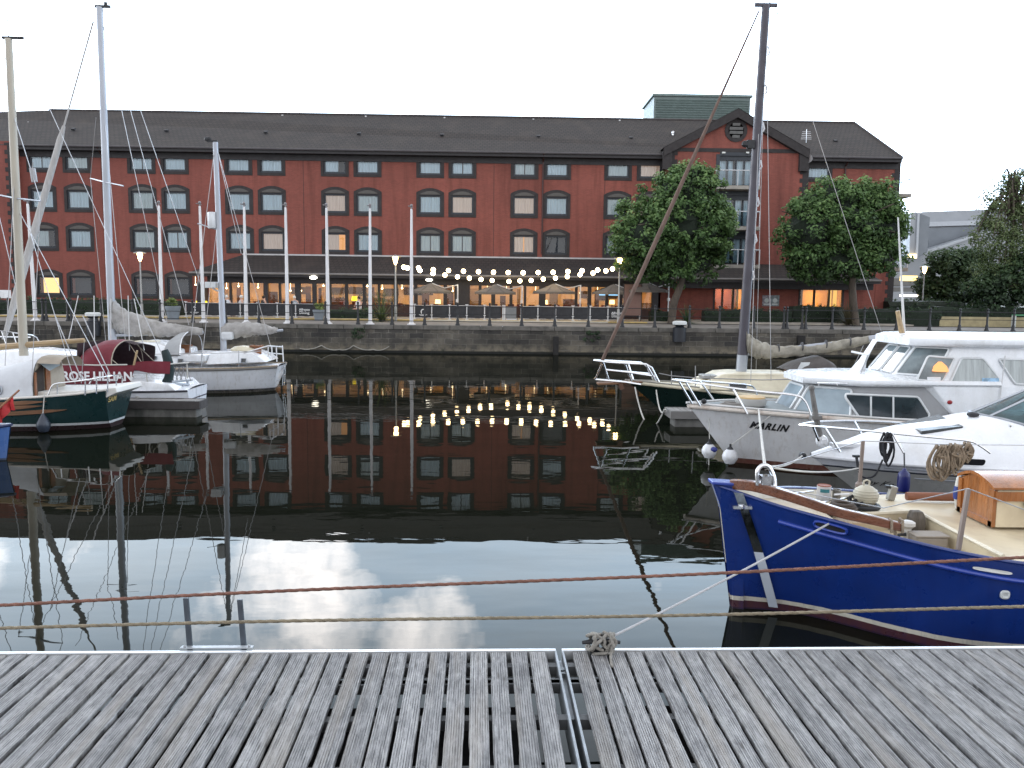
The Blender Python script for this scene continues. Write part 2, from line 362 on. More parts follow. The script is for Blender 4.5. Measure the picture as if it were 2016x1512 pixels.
LEAFW=leafmat('willow_leaf',(.035,.055,.022),(.085,.125,.045),(.18,.22,.10))
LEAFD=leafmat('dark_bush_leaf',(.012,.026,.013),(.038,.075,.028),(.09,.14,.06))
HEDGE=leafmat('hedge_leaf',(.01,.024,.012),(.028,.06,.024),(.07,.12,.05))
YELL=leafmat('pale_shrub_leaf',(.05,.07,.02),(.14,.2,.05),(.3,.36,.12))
BARK=mat('plane_tree_bark',(.075,.06,.047),.9,var=.5,vs=3,bump=.6,bs=12,stretch=(1,1,.4))
def leaves(name,m,parent,origin,clumps,leaf,seed=1,core=None):
    """clumps: (centre, radius, count, brightness); a cloud of small folded leaf faces"""
    r=random.Random(seed); V=[];Fc=[];T=[]
    o=Vector(origin)
    for c,rad,cnt,br in clumps:
        c=Vector(c); bias=r.uniform(-.14,.14)
        for _ in range(cnt):
            d=Vector((r.gauss(0,1),r.gauss(0,1),r.gauss(0,1))).normalized()
            rr=rad*(r.random()**.45); p=c+Vector((d.x*rr,d.y*rr,d.z*rr*.8))
            nrm=(d+Vector((r.uniform(-.7,.7),r.uniform(-.9,.3),r.uniform(0,1.1)))).normalized()
            u=nrm.orthogonal().normalized(); ang=r.uniform(0,2*PI); w=nrm.cross(u)
            u,w=u*math.cos(ang)+w*math.sin(ang),w*math.cos(ang)-u*math.sin(ang)
            s=leaf*r.uniform(.6,1.35); k=len(V)
            V+= [p-u*s-o,p-w*s*.55+nrm*s*.18-o,p+u*s-o,p+w*s*.55+nrm*s*.18-o]; Fc.append((k,k+1,k+2,k+3))
            tn=max(0,min(1,br+bias+.22*d.z+r.uniform(-.2,.2))); T+=[tn]*4  # light from above put into the tint: clump tops lighter, undersides darker
    me=bpy.data.meshes.new(name); me.from_pydata([tuple(v) for v in V],[],Fc); me.materials.append(m)
    a=me.attributes.new('tint','FLOAT','POINT'); a.data.foreach_set('value',T); me.update()
    ob=bpy.data.objects.new(name,me); C.objects.link(ob)
    if parent is not None: ob.parent=parent
    else: ob.location=o
    return ob
def ellipsoid_clumps(list_,density,rad,count,seed,br=.45,shell=.55):
    r=random.Random(seed); out=[]
    for (c,rx,ry,rz) in list_:
        n=int(density*(rx*ry*rz)**(2/3))
        for _ in range(n):
            d=Vector((r.gauss(0,1),r.gauss(0,1),r.gauss(0,1))).normalized(); k=shell+(1-shell)*r.random()
            k*=1+.12*mnoise.noise(Vector((d.x*2.3+c[0],d.y*2.3,d.z*2.3+c[2])))
            p=Vector(c)+Vector((d.x*rx*k,d.y*ry*k,d.z*rz*k))
            out.append((p,rad*r.uniform(.6,1.3),int(count*r.uniform(.7,1.3)),br+.25*(k-.8)+.14*d.z))  # crown shade painted into the tint: inner and lower clumps darker
    return out
# ---------------------------------------------------------------- hotel
YF=61.0; YG=60.1; YR=67.5; YE=60.35
m,t,b=nt('red_brick'); tc=nd(t,'ShaderNodeTexCoord'); sx=nd(t,'ShaderNodeSeparateXYZ'); lk(t,tc.outputs['Object'],sx.inputs[0])
cb=nd(t,'ShaderNodeCombineXYZ'); lk(t,math2(t,'ADD',sx.outputs[0],sx.outputs[1]),cb.inputs[0]); lk(t,sx.outputs[2],cb.inputs[1])
br=nd(t,'ShaderNodeTexBrick'); lk(t,cb.outputs[0],br.inputs['Vector']); br.inputs['Scale'].default_value=1
br.inputs['Brick Width'].default_value=.225; br.inputs['Row Height'].default_value=.075; br.inputs['Mortar Size'].default_value=.008
br.inputs['Color1'].default_value=(.25,.070,.052,1); br.inputs['Color2'].default_value=(.20,.056,.043,1); br.inputs['Mortar'].default_value=(.23,.09,.07,1)
g=rng(t,noisen(t,cb.outputs[0],.16,5,.6),.35,.65,.86,1.12)
c=mixc(t,1.0,br.outputs[0],g,'MULTIPLY')
mp=nd(t,'ShaderNodeMapping'); mp.inputs['Scale'].default_value=(1.4,.12,1); lk(t,cb.outputs[0],mp.inputs[0])
c=mixc(t,rng(t,noisen(t,mp.outputs[0],1.2,6,.65),.47,.72,0,.6),c,(.09,.026,.02))
fx=rng(t,sx.outputs[0],-40,-8,.55,0); c=mixc(t,fx,c,(.17,.05,.042))
lk(t,c,b.inputs['Base Color']); b.inputs['Roughness'].default_value=.85; bumpn(t,b,br.outputs[1],.3,.01)
BRICK=m; MATS['red_brick']=m
DBRICK=mat('charcoal_brick',(.030,.026,.027),.8,var=.25,vs=1.6,bump=.4,bs=30)
m,t,b=nt('slate_tiles'); tc=nd(t,'ShaderNodeTexCoord'); sx=nd(t,'ShaderNodeSeparateXYZ'); lk(t,tc.outputs['Object'],sx.inputs[0])
cb=nd(t,'ShaderNodeCombineXYZ'); lk(t,math2(t,'ADD',sx.outputs[0],0),cb.inputs[0]); lk(t,math2(t,'MULTIPLY',sx.outputs[2],1.9),cb.inputs[1])
br=nd(t,'ShaderNodeTexBrick'); lk(t,cb.outputs[0],br.inputs['Vector']); br.inputs['Scale'].default_value=1
br.inputs['Brick Width'].default_value=.33; br.inputs['Row Height'].default_value=.34; br.inputs['Mortar Size'].default_value=.03
br.inputs['Color1'].default_value=(.038,.030,.027,1); br.inputs['Color2'].default_value=(.026,.021,.020,1); br.inputs['Mortar'].default_value=(.009,.008,.008,1)
c=mixc(t,rng(t,noisen(t,cb.outputs[0],.5,7,.65),.5,.72,0,.5),br.outputs[0],(.06,.047,.038))
c=mixc(t,rng(t,noisen(t,cb.outputs[0],5,4,.7),.62,.75,0,.5),c,(.11,.10,.085))
lk(t,c,b.inputs['Base Color']); b.inputs['Roughness'].default_value=.8; bumpn(t,b,br.outputs[1],.5,.03)
SLATE=m
FASC=mat('black_fascia',(.02,.018,.021),.6,var=.2)
FRAME=mat('navy_window_frame',(.014,.020,.030),.45,var=.1)
PANE=glass('window_glass',(.93,.97,1.0),.97,1.5,.01)
CURT=mat('net_curtain',(.68,.83,.90),.9,var=.12,vs=1.5,stretch=(6,1,.3))
CURTG=mat('grey_net_curtain',(.66,.76,.77),.9,var=.14,vs=1.5,stretch=(6,1,.3))
CURTW=mat('lit_net_curtain',(.62,.57,.52),.9,var=.15,vs=1.5,stretch=(5,1,.3),emit=(1,.60,.38),es=.17)
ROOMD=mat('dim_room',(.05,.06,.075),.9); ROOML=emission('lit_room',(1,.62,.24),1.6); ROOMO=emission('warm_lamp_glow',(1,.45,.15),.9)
HB=P(850,630,YF); HO=(HB.x,YF,ZQ)
hotel=empty('hotel_building',HO,'long four storey red brick hotel with dark slate roof and rows of curtained windows','building')
def hpart(mb,name,mats,parent=hotel,**k): return mb.build(name,mats,parent,origin=HO if parent is hotel else (0,0,0),**k)
xL=P(-260,600,YF).x; xR=P(1764,480,YF).x; zE=P(847,297,YF).z; zRidge=P(900,229.5,YR).z
xg0,xg1=P(1314,400,YG).x,P(1589,400,YG).x
OW,OH=1.60,1.34
cols1=[80,151,278,343.5,469,534,659,723.5,847,910.5,1033,1097,1217,1281]
rowz=[P(847,326,YF).z,P(847,403,YF).z,P(847,479.5,YF).z]
colx=[P(p,326+.013*(p-847),YF).x for p in cols1]
wins=[]  # x, z, row, col
for r_ in range(3):
    for k,x in enumerate(colx):
        wins.append((x,rowz[r_],r_,k))
zgf=P(160,566,YF).z
for px in (97,160,287,352): wins.append((P(px,566,YF).x,zgf+.12,3,px))
wins.append((P(1612,334,YF).x,P(1612,334,YF).z,0,14))
# wall sheet with real openings
def wall_grid(mb,x0,x1,z0,z1,Y,holes):
    xs=sorted({x0,x1,*[h[0] for h in holes],*[h[1] for h in holes]}); zs=sorted({z0,z1,*[h[2] for h in holes],*[h[3] for h in holes]})
    for i in range(len(xs)-1):
        for j in range(len(zs)-1):
            mx_,mz=(xs[i]+xs[i+1])/2,(zs[j]+zs[j+1])/2
            if any(h[0]<mx_<h[1] and h[2]<mz<h[3] for h in holes): continue
            mb.quad((xs[i],Y,zs[j]),(xs[i+1],Y,zs[j]),(xs[i+1],Y,zs[j+1]),(xs[i],Y,zs[j+1]))
def hole(x,z,r_): return (x-OW/2,x+OW/2,z-OH/2,z+OH/2)
mb=MB()
wall_grid(mb,xL,xg0-.01,ZQ-.3,zE+.1,YF,[hole(x,z,r_) for x,z,r_,k in wins if k!=14])
wall_grid(mb,xg1+.01,xR,ZQ-.3,zE+.1,YF,[hole(x,z,r_) for x,z,r_,k in wins if k==14])
mb.quad((xR,YF,ZQ-.3),(xR,75,ZQ-.3),(xR,75,zE+.1),(xR,YF,zE+.1)); mb.quad((xL,75,ZQ-.3),(xR,75,ZQ-.3),(xR,75,zE+.1),(xL,75,zE+.1))
hpart(mb,'brick_wall',BRICK,recalc=False)
# gable block
apex=P(1452,214,YG); zg=P(1452,299,YG).z; zshoulder=P(1320,287,YG).z
mb=MB(); gx=apex.x; zap=apex.z-.55
poly=[(xg0,ZQ-.3),(xg1,ZQ-.3),(xg1,zshoulder-.35),(gx,zap),(xg0,zshoulder-.35)]
doors=[]
dx0,dx1=P(1416,340,YG).x,P(1483,340,YG).x
dz=[(P(1450,366,YG).z,P(1450,307,YG).z),(P(1450,446,YG).z,P(1450,385,YG).z),(P(1450,524,YG).z,P(1450,462,YG).z)]
zcut=zshoulder-.35
wall_grid(mb,xg0,xg1,ZQ-.3,zcut,YG,[(dx0,dx1,a,bb) for a,bb in dz])
mb.quad((xg0,YG,zcut),(xg1,YG,zcut),(gx,YG,zap))
mb.quad((xg0,YG,ZQ-.3),(xg0,YG,zcut),(xg0,YF+.5,zcut),(xg0,YF+.5,ZQ-.3)); mb.quad((xg1,YG,ZQ-.3),(xg1,YG,zcut),(xg1,YF+.5,zcut),(xg1,YF+.5,ZQ-.3))
hpart(mb,'gable_wall',BRICK,recalc=False)
mb=MB()   # charcoal bands, quoins
mb.box(xg0-.02,YG-.04,P(1452,300,YG).z,xg1+.02,YG-.001,P(1452,292.5,YG).z)
hpart(mb,'string_course',DBRICK)
def quoin(x,side,Y,z0,z1,name='quoin_strip'):
    mb=MB(); z=z0; k=0
    while z<z1:
        wq=.62 if k%2 else .42; h=min(.3,z1-z)
        mb.box(min(x,x+side*wq),Y-.03,z,max(x,x+side*wq),Y-.002,z+h-.001); z+=.3; k+=1
    hpart(mb,name,DBRICK)
quoin(xg0,1,YG,ZQ,zcut+.3); quoin(xg1,-1,YG,ZQ,zcut+.3); quoin(xR,-1,YF,ZQ,zE)
xw=P(33,420,60.2).x
quoin(xw,-1,60.2,ZQ,zE)
mb=MB(); mb.quad((xL,60.2,ZQ-.3),(xw,60.2,ZQ-.3),(xw,60.2,zE+.1),(xL,60.2,zE+.1)); mb.quad((xw,60.2,ZQ-.3),(xw,YF+.2,ZQ-.3),(xw,YF+.2,zE+.1),(xw,60.2,zE+.1)); hpart(mb,'brick_wall',BRICK,recalc=False)
mb=MB(); mb.quad((xL,60.18,P(10,587,60).z),(P(19,580,60).x,60.18,P(10,587,60).z),(P(19,580,60).x,60.18,P(10,571,60).z),(xL,60.18,P(10,571,60).z)); hpart(mb,'wall_plaque',WHITE,recalc=False)
# roofs
xe1=P(1777,299,YE).x; xr1=P(1683,237,YR).x; xr0=P(97,213,YR).x; ze=P(847,296,YE).z; YB=2*YR-YE
xe0=P(-300,300,YE).x
def roofz(y): return ze+(zRidge-ze)*(y-YE)/(YR-YE)
mb=MB(); nseg=60
mb.quad((xe0,YE,ze),(xe1,YE,ze),(xr1,YR,zRidge),(xr0,YR,zRidge),(xe0,YR-1.0,roofz(YR-1.0)-.2))
mb.quad((xe1,YE,ze),(xe1,YB,ze),(xr1,YR,zRidge)); mb.quad((xe1,YB,ze),(xe0,YB,ze),(xr0,YR,zRidge),(xr1,YR,zRidge))
hpart(mb,'slate_roof',SLATE,recalc=False)
mb=MB(); mb.tube([(xr0,YR,zRidge),(xr1,YR,zRidge)],.11,6); mb.tube([(xr1,YR,zRidge),(xe1,YE,ze)],.09,6); hpart(mb,'ridge_tiles',mat('ridge_tile',(.05,.042,.042),.8,var=.3,vs=3))
# eaves: fascia, soffit, gutter
mb=MB()
for a,bb in ((xe0,xg0-.25),(xg1+.25,xe1)):
    mb.box(a,YE-.02,ze-.34,bb,YE+.05,ze-.02); mb.quad((a,YE,ze-.33),(bb,YE,ze-.33),(bb,YF,ze-.33),(a,YF,ze-.33)); mb.box(a,YF-.06,ze-.75,min(bb,xR),YF-.003,ze-.34)
mb.box(xR,YF-.05,ze-.34,xe1-.02,75,ze-.05)
hpart(mb,'eave_fascia',FASC)
GUT=mat('grey_gutter',(.06,.055,.06),.5,var=.2)
mb=MB()
for a,bb in ((xe0,xg0-.3),(xg1+.3,xe1)): mb.tube([(a,YE-.09,ze-.08),(bb,YE-.09,ze-.08)],.075,6)
hpart(mb,'gutter',GUT)
for px,y0,y1 in ((205,290,620),(1068,297,500),(1660,300,400)):
    x=P(px,400,YF).x; mb=MB(); mb.tube([(x,YE-.05,ze-.15),(x,YF-.08,ze-.6),(x,YF-.08,P(px,y1,YF).z)],.055,8); hpart(mb,'downpipe',mat('brown_downpipe',(.05,.02,.018),.5))
for px in (32,598,972,1190):   # movement joints
    x=P(px,400,YF).x
    if px>100: mb=MB(); mb.box(x-.015,YF-.006,ZQ+3.9,x+.015,YF-.001,zE-.5); hpart(mb,'movement_joint',DBRICK)
# gable roof and barge
def gpt(px,py,Y): return P(px,py,Y)
bl=P(1307,296,YG-.35); brr=P(1594,288,YG-.35); ap=P(1452,213,YG-.35)
zl=(bl.z+brr.z)/2
mb=MB()
xl_,xr_=bl.x,brr.x; xm=(xl_+xr_)/2; tn=(ap.z-zl)/(xm-xl_)
yb=YR-.2
mb.quad((xl_,YG-.4,zl),(xm,YG-.4,ap.z),(xm,yb,ap.z),(xl_,yb,zl)); mb.quad((xm,YG-.4,ap.z),(xr_,YG-.4,zl),(xr_,yb,zl),(xm,yb,ap.z))
hpart(mb,'gable_roof',SLATE,recalc=False)
mb=MB()
for sgn,xe in ((-1,xl_),(1,xr_)):
    n=22
    for i in range(n):   # stepped courses of dark brick under the verge
        x0=xe+(xm-xe)*i/n; x1=xe+(xm-xe)*(i+1)/n; z0=zl+(ap.z-zl)*i/n; z1=zl+(ap.z-zl)*(i+1)/n
        mb.add([(x0,YG-.38,z0-.62),(x1,YG-.38,z1-.62),(x1,YG-.38,z1-.02),(x0,YG-.38,z0-.02),(x0,YG+.02,z0-.62),(x1,YG+.02,z1-.62),(x1,YG+.02,z1-.02),(x0,YG+.02,z0-.02)],[(0,1,2,3),(4,7,6,5),(0,4,5,1),(3,2,6,7)])
mb.box(xl_-.02,YG-.3,zl-1.5,xl_+.62,YG+.02,zl-.25); mb.box(xr_-.62,YG-.3,zl-1.5,xr_+.02,YG+.02,zl-.25)
hpart(mb,'verge',DBRICK,recalc=False)
# round louvre
cz=P(1449,257,YG); mb=MB()
mb.lathe([(.0,0),(.80,0),(.80,.06),(.55,.06),(.55,.0)],(cz.x,YG-.003,cz.z),28,(0,-1,0)); lou=hpart(mb,'round_louvre',DBRICK,smooth=True)
mb=MB()
for i in range(4):
    z=cz.z-.42+.28*i; hw=math.sqrt(max(.02,.5**2-(z-cz.z)**2)); mb.cbox((cz.x,YG-.06,z),(2*hw,.03,.2),Matrix.Rotation(.5,3,'X'))
mb.build('louvre_blade',mat('grey_louvre',(.2,.2,.2),.5),lou,origin=HO)
# plant room with green louvre cladding
CLAD=mat('green_grey_cladding',(.13,.17,.165),.5,var=.1)
a=P(1288,187,70);bq=P(1478,188,70); mb=MB(); z0=zRidge-2.5
mb.box(a.x,70,z0,bq.x,75,a.z); pr=hpart(mb,'plant_room',CLAD)
mb=MB(); z=z0+2.3
while z<a.z-.3: mb.cbox(((a.x+bq.x)/2,69.96,z),(bq.x-a.x-.3,.05,.13),Matrix.Rotation(.6,3,'X')); z+=.19
mb.box(a.x-.15,69.85,a.z-.08,bq.x+.15,75.1,a.z+.1); mb.build('louvre_panel',mat('green_louvre',(.15,.2,.19),.5),pr,origin=HO)
# roof furniture
for px,py in ((56,243),(367,228),(556,229),(720,231),(875,234),(1050,237),(1220,239),(1600,266)):
    y=YR-.35 if px not in(56,1600) else YR-2.2
    p=P(px,py,y); mb=MB(); mb.tube([(p.x,y,p.z-.5),(p.x,y,p.z+.12)],.075,8); hpart(mb,'vent_pipe',mat('white_vent_pipe',(.55,.54,.54),.5))
for px,py in ((145,263),(328,258),(523,262),(707,264),(870,267),(1060,270),(1242,271),(1645,270)):
    y=YE+.42*(YR-YE); p=P(px,py,y); z=roofz(y); mb=MB(); mb.cbox((p.x,y,z+.04),(.26,.3,.14),Matrix.Rotation(.5,3,'X')); hpart(mb,'tile_vent',BLACK,bevel=.03)
mb=MB(); p=P(1325,268,64.2); mb.tube([(p.x,64.2,p.z-.8),(p.x,64.2,p.z+.15)],.1,10); mb.lathe([(.16,0),(.17,.12),(.05,.2)],(p.x,64.2,p.z+.18),10); hpart(mb,'flue',CHROME,smooth=True)
mb=MB(); p=P(1587,275,63); mb.tube([p-Vector((0,0,.6)),p+Vector((0,0,.75))],.025,5)
for i in range(5): mb.tube([p+Vector((-.4+.02*i,0,.05+.13*i)),p+Vector((.4-.02*i,0,.05+.13*i))],.012,4)
hpart(mb,'roof_aerial',CHROME)
mb=MB(); p=P(1590,314,60.3); mb.lathe([(.02,.02),(.2,.05),(.33,.14),(.32,.15),(.18,.07),(.02,.04)],p,18,(-.3,-1,.35)); mb.tube([p,p+Vector((0,.35,-.1))],.02,5); hpart(mb,'satellite_dish',mat('grey_dish',(.35,.35,.36),.4),smooth=True)
# windows
def win_surround(arched):
    mb=MB(); w,h=OW/2,OH/2; W=w+.2
    zt=h+.08 if not arched else h+.22; zb=-h-.2
    outer=[(-W,zb),(W,zb),(W,zt)]; n=8
    if arched:
        outer=[(-W,zb),(W,zb),(W,h+.2)]
        for i in range(1,n): a=i/n; outer.append((W-2*W*a,h+.2+.34*4*a*(1-a)*.9))
        outer.append((-W,h+.2))
    else: outer+= [(W,h+.45),(-W,h+.45)]; outer=[(-W,zb),(W,zb),(W,h+.45),(-W,h+.45)]
    D=-.035
    def bar(poly):
        mb.prism(poly,lambda u,v,q:(u,q,v),D,.0)
    bar([(-W,zb),(W,zb),(W,-h),(-W,-h)]); bar([(-W,-h),(-w,-h),(-w,h),(-W,h)]); bar([(w,-h),(W,-h),(W,h),(w,h)])
    top=[(-W,h),(W,h)]+outer[2:]; bar(top)
    if arched:   # pale timber panel in the arch head
        mb.k=1; pan=[(-w*.86,h+.05),(w*.86,h+.05)]+[(w*.86-2*w*.86*i/6,h+.10+.2*4*(i/6)*(1-i/6)) for i in range(7)]
        mb.prism(pan,lambda u,v,q:(u,q,v),D-.01,D+.005); mb.k=0
    mb.quad((-w,D,-h),(w,D,-h),(w,.16,-h),(-w,.16,-h)); mb.quad((-w,D,h),(w,D,h),(w,.16,h),(-w,.16,h)); mb.quad((-w,D,-h),(-w,D,h),(-w,.16,h),(-w,.16,-h)); mb.quad((w,D,-h),(w,D,h),(w,.16,h),(w,.16,-h))
    return mb
ARCHP=mat('arch_head_panel',(.085,.08,.075),.7)
def win_frame():
    mb=MB(); w,h=OW/2,OH/2; f=.115
    mb.box(-w,.06,-h,w,.13,-h+f+.03); mb.box(-w,.06,h-f,w,.13,h); mb.box(-w,.06,-h+f+.03,-w+f,.13,h-f); mb.box(w-f,.06,-h+f+.03,w,.13,h-f); mb.box(-w-.02,.0,-h-.02,w+.02,.06,-h+.03); return mb
def curtain(x0,x1,seed,h0=-OH/2+.1,h1=OH/2-.1):
    mb=MB(); r=random.Random(seed); n=int(26*(x1-x0)/1.4)+3; pts=[]
    fr=r.uniform(26,34); ph=r.uniform(0,6)
    for i in range(n+1):
        x=x0+(x1-x0)*i/n; pts.append((x,.17+.022*math.sin(fr*x+ph)+.012*math.sin(fr*2.3*x)))
    mb.loft([[(x,y,h0) for x,y in pts],[(x*1.0+.01*math.sin(9*x),y,(h0+h1)/2) for x,y in pts],[(x,y,h1) for x,y in pts]],False,False); return mb
w_=OW/2-.08
sur_a=win_surround(True).build('window',[DBRICK,ARCHP],hotel,recalc=False); sur_f=win_surround(False).build('window',[DBRICK,ARCHP],hotel,recalc=False)
ME={'a':sur_a.data,'f':sur_f.data}; bpy.data.objects.remove(sur_a); bpy.data.objects.remove(sur_f)
def mesh_of(mb,name,m,**k):
    o=mb.build(name,m,None,**k); d=o.data; bpy.data.objects.remove(o); return d
ME['frame']=mesh_of(win_frame(),'frame',FRAME)
pm=MB(); pm.quad((-w_,.10,-OH/2+.1),(w_,.10,-OH/2+.1),(w_,.10,OH/2-.1),(-w_,.10,OH/2-.1)); ME['pane']=mesh_of(pm,'pane',PANE,recalc=False)
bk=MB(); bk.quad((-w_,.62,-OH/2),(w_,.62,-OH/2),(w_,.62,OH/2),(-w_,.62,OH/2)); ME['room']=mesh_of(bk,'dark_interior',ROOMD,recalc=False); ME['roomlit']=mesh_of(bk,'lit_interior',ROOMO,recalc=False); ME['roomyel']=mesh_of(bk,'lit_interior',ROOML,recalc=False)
for nm,mm in (('blue',CURT),('grey',CURTG),('warm',CURTW)):
    ME['full_'+nm]=mesh_of(curtain(-w_,w_,3),'curtain',mm,smooth=True,recalc=False)
    ME['l_'+nm]=mesh_of(curtain(-w_,-.03,5),'curtain',mm,smooth=True,recalc=False); ME['r_'+nm]=mesh_of(curtain(.04,w_,6),'curtain',mm,smooth=True,recalc=False)
    ME['full2_'+nm]=mesh_of(curtain(-w_,w_,11),'curtain',mm,smooth=True,recalc=False)
    ME['part_'+nm]=mesh_of(curtain(-w_,.22,8),'curtain',mm,smooth=True,recalc=False)
def child(name,me,parent,loc=(0,0,0)):
    o=bpy.data.objects.new(name,me); C.objects.link(o); o.parent=parent; o.location=loc; return o
SPEC={(0,0):'split blue',(0,2):'split blue',(0,6):'part blue',(0,9):'split blue',(0,10):'split grey',(0,13):'full warm',(1,6):'full warm',(1,9):'full warm',(1,10):'full warm',(1,12):'part grey',(1,13):'part warm',
 (2,0):'part grey',(2,3):'split blue',(2,5):'full warm',(2,6):'part warm',(2,8):'split grey',(2,9):'split grey',(2,10):'split warm',(2,11):'open',(2,12):'full grey',(2,2):'full grey',(1,7):'full grey',(0,1):'full grey',(0,12):'full2 grey',(1,2):'full2 grey'}
HOV=Vector(HO)
for x,z,r_,k in wins:
    gf=r_==3
    wn=child('window',ME['f' if r_==0 else 'a'],hotel,Vector((x,YF,z))-HOV)
    child('frame',ME['frame'],wn); child('pane',ME['pane'],wn)
    sp=SPEC.get((r_,k),'full blue' if (k*7+r_*3)%3 else 'full2 blue') if not gf else ('yellow' if k==97 else 'open')
    sp=sp.split(); colr=sp[1] if len(sp)>1 else ''
    if sp[0]=='full': child('curtain',ME['full_'+colr],wn)
    elif sp[0]=='full2': child('curtain',ME['full2_'+colr],wn)
    elif sp[0]=='split': child('curtain',ME['l_'+colr],wn); child('curtain',ME['r_'+colr],wn)
    elif sp[0]=='part': child('curtain',ME['part_'+colr],wn)
    child('interior',ME['roomyel'] if sp[0]=='yellow' else ME['roomlit'] if colr=='warm' and sp[0] in('split','part') else ME['room'],wn)
# french doors and balconies on the gable
BGL=glass('balcony_glass',(.75,.85,.9),.8,1.5,.03)
for (za,zb) in dz:
    mb=MB(); W=dx1-dx0; f=.1
    for i in range(5): x=dx0+W*i/4; mb.box(max(dx0,x-f/2),YG+.12,za,min(dx1,x+f/2),YG+.2,zb)
    mb.box(dx0,YG+.1,zb-.3,dx1,YG+.22,zb); mb.box(dx0,YG+.1,za,dx1,YG+.22,za+.08)
    mb.box(dx0-.25,YG-.03,za,dx0,YG+.3,zb+.1); mb.box(dx1,YG-.03,za,dx1+.25,YG+.3,zb+.1); mb.box(dx0,YG-.03,zb,dx1,YG+.3,zb+.3)
    fd=hpart(mb,'french_door',FRAME)
    mb=MB(); mb.quad((dx0,YG+.16,za),(dx1,YG+.16,za),(dx1,YG+.16,zb),(dx0,YG+.16,zb)); mb.build('pane',PANE,fd,origin=HO,recalc=False)
    mb=MB()
    for a,bb in ((.02,.24),(.30,.44),(.54,.74),(.77,.98)):
        x0,x1=dx0+W*a,dx0+W*bb; n=14; pts=[(x0+(x1-x0)*i/n,YG+.4+.03*math.sin(i*1.9)) for i in range(n+1)]; mb.loft([[(x,y,za+.05) for x,y in pts],[(x,y,zb-.3) for x,y in pts]],False,False)
    mb.build('curtain',CURT,fd,origin=HO,smooth=True,recalc=False)
    mb=MB(); mb.quad((dx0,YG+.8,za),(dx1,YG+.8,za),(dx1,YG+.8,zb),(dx0,YG+.8,zb)); mb.build('interior',ROOMD,fd,origin=HO,recalc=False)
CONC=mat('balcony_concrete',(.3,.28,.25),.8,var=.15)
RAILW=mat('white_rail_paint',(.6,.62,.65),.4,var=.05)
def balcony(x0,x1,y0,y1,zt,right=False):
    mb=MB(); mb.box(x0,y0,zt-.26,x1,y1,zt); bo=hpart(mb,'balcony',CONC,bevel=.02)
    mb=MB(); H=1.05
    cs=[(x0+.06,y0+.06),(x1-.06,y0+.06)]
    ps=[(x0+.06,y0+.06),((x0+x1)/2,y0+.06),(x1-.06,y0+.06),(x0+.06,y1),(x1-.06,y1)]
    for x,y in ps: mb.tube([(x,y,zt),(x,y,zt+H)],.028,6)
    mb.tube([(x0+.06,y1,zt+H),(x0+.06,y0+.06,zt+H),(x1-.06,y0+.06,zt+H),(x1-.06,y1,zt+H)],.035,6)
    mb.build('railing',RAILW,bo,origin=HO)
    mb=MB(); mb.quad((x0+.1,y0+.06,zt+.08),(x1-.1,y0+.06,zt+.08),(x1-.1,y0+.06,zt+H-.06),(x0+.1,y0+.06,zt+H-.06)); mb.quad((x0+.06,y1,zt+.08),(x0+.06,y0+.1,zt+.08),(x0+.06,y0+.1,zt+H-.06),(x0+.06,y1,zt+H-.06)); mb.build('glass_panel',BGL,bo,origin=HO,recalc=False)
for py in (365,445.5,521):
    Yb=YG-1.15; balcony(P(1408,py,Yb).x,P(1497,py,Yb).x,Yb,YG-.001,P(1450,py,Yb).z)
balcony(xR+.002,P(1795,385,62.3).x,62.3,64.5,P(1780,381,62.3).z)
balcony(xR+.002,P(1788,530,62.3).x,62.3,64.5,P(1780,527,62.3).z)
LAMPW=emission('bulkhead_light_glow',(1,.95,.8),9)
for px in (1424,1471):
    mb=MB(); p=P(px,301,YG); mb.box(p.x-.12,YG-.14,p.z-.06,p.x+.12,YG-.041,p.z+.06); hpart(mb,'wall_light',mat('unlit_wall_light',(.6,.62,.6),.4),bevel=.02)
# ---------------------------------------------------------------- restaurant annex
YA,YAE=57.3,56.5
AO=(HB.x,YA,ZT)
annex=empty('restaurant_annex',AO,'single storey restaurant front with tiled lean-to roof and warm lit windows','building')
def apart(mb,name,mats,parent=annex,**k): return mb.build(name,mats,parent,origin=AO,**k)
ae0=P(373,541,YAE); ae1=P(1735,548,YAE); zae=P(1000,543,YAE).z; at0=P(478,503,YF); at1=P(1640,513,YF); zat=P(1000,508,YF).z
ZB=ZT
mb=MB(); mb.quad((ae0.x,YAE,zae),(ae1.x,YAE,zae),(ae1.x-.5,YF-.04,zat),(at0.x,YF-.04,zat)); mb.quad((ae0.x,YAE,zae),(at0.x,YF-.04,zat),(ae0.x,YF-.04,zae)); apart(mb,'lean_to_roof',SLATE,recalc=False)
mb=MB(); mb.box(at0.x,YF-.09,zat-.02,xg0,YF-.045,zat+.09); mb.box(P(1490,535,YG).x,YG-.06,P(1560,533,YG).z,P(1590,535,YG).x,YG-.005,P(1560,530,YG).z); apart(mb,'lead_flashing',mat('pale_lead',(.42,.42,.43),.5,.2))
mb=MB(); zf=P(1000,563,YA).z
mb.box(ae0.x,YAE,zae-.26,ae1.x,YAE+.06,zae-.01); mb.quad((ae0.x,YAE+.02,zae-.25),(ae1.x,YAE+.02,zae-.25),(ae1.x,YF-.1,zae-.25),(ae0.x,YF-.1,zae-.25)); mb.box(ae0.x+.9,YA,zf,P(1720,560,YA).x,YA+.25,zae-.25)
apart(mb,'fascia',FASC)
mb=MB(); mb.tube([(ae0.x,YAE-.08,zae-.04),(ae1.x,YAE-.08,zae-.04)],.07,6); apart(mb,'gutter',mat('pale_gutter',(.18,.17,.165),.5))
WARMW=mat('warm_plaster',(.62,.47,.30),.8,var=.12,vs=.6)
xa0,xa1=ae0.x+1.0,P(1295,600,YA).x
mb=MB(); yb=YF-.12
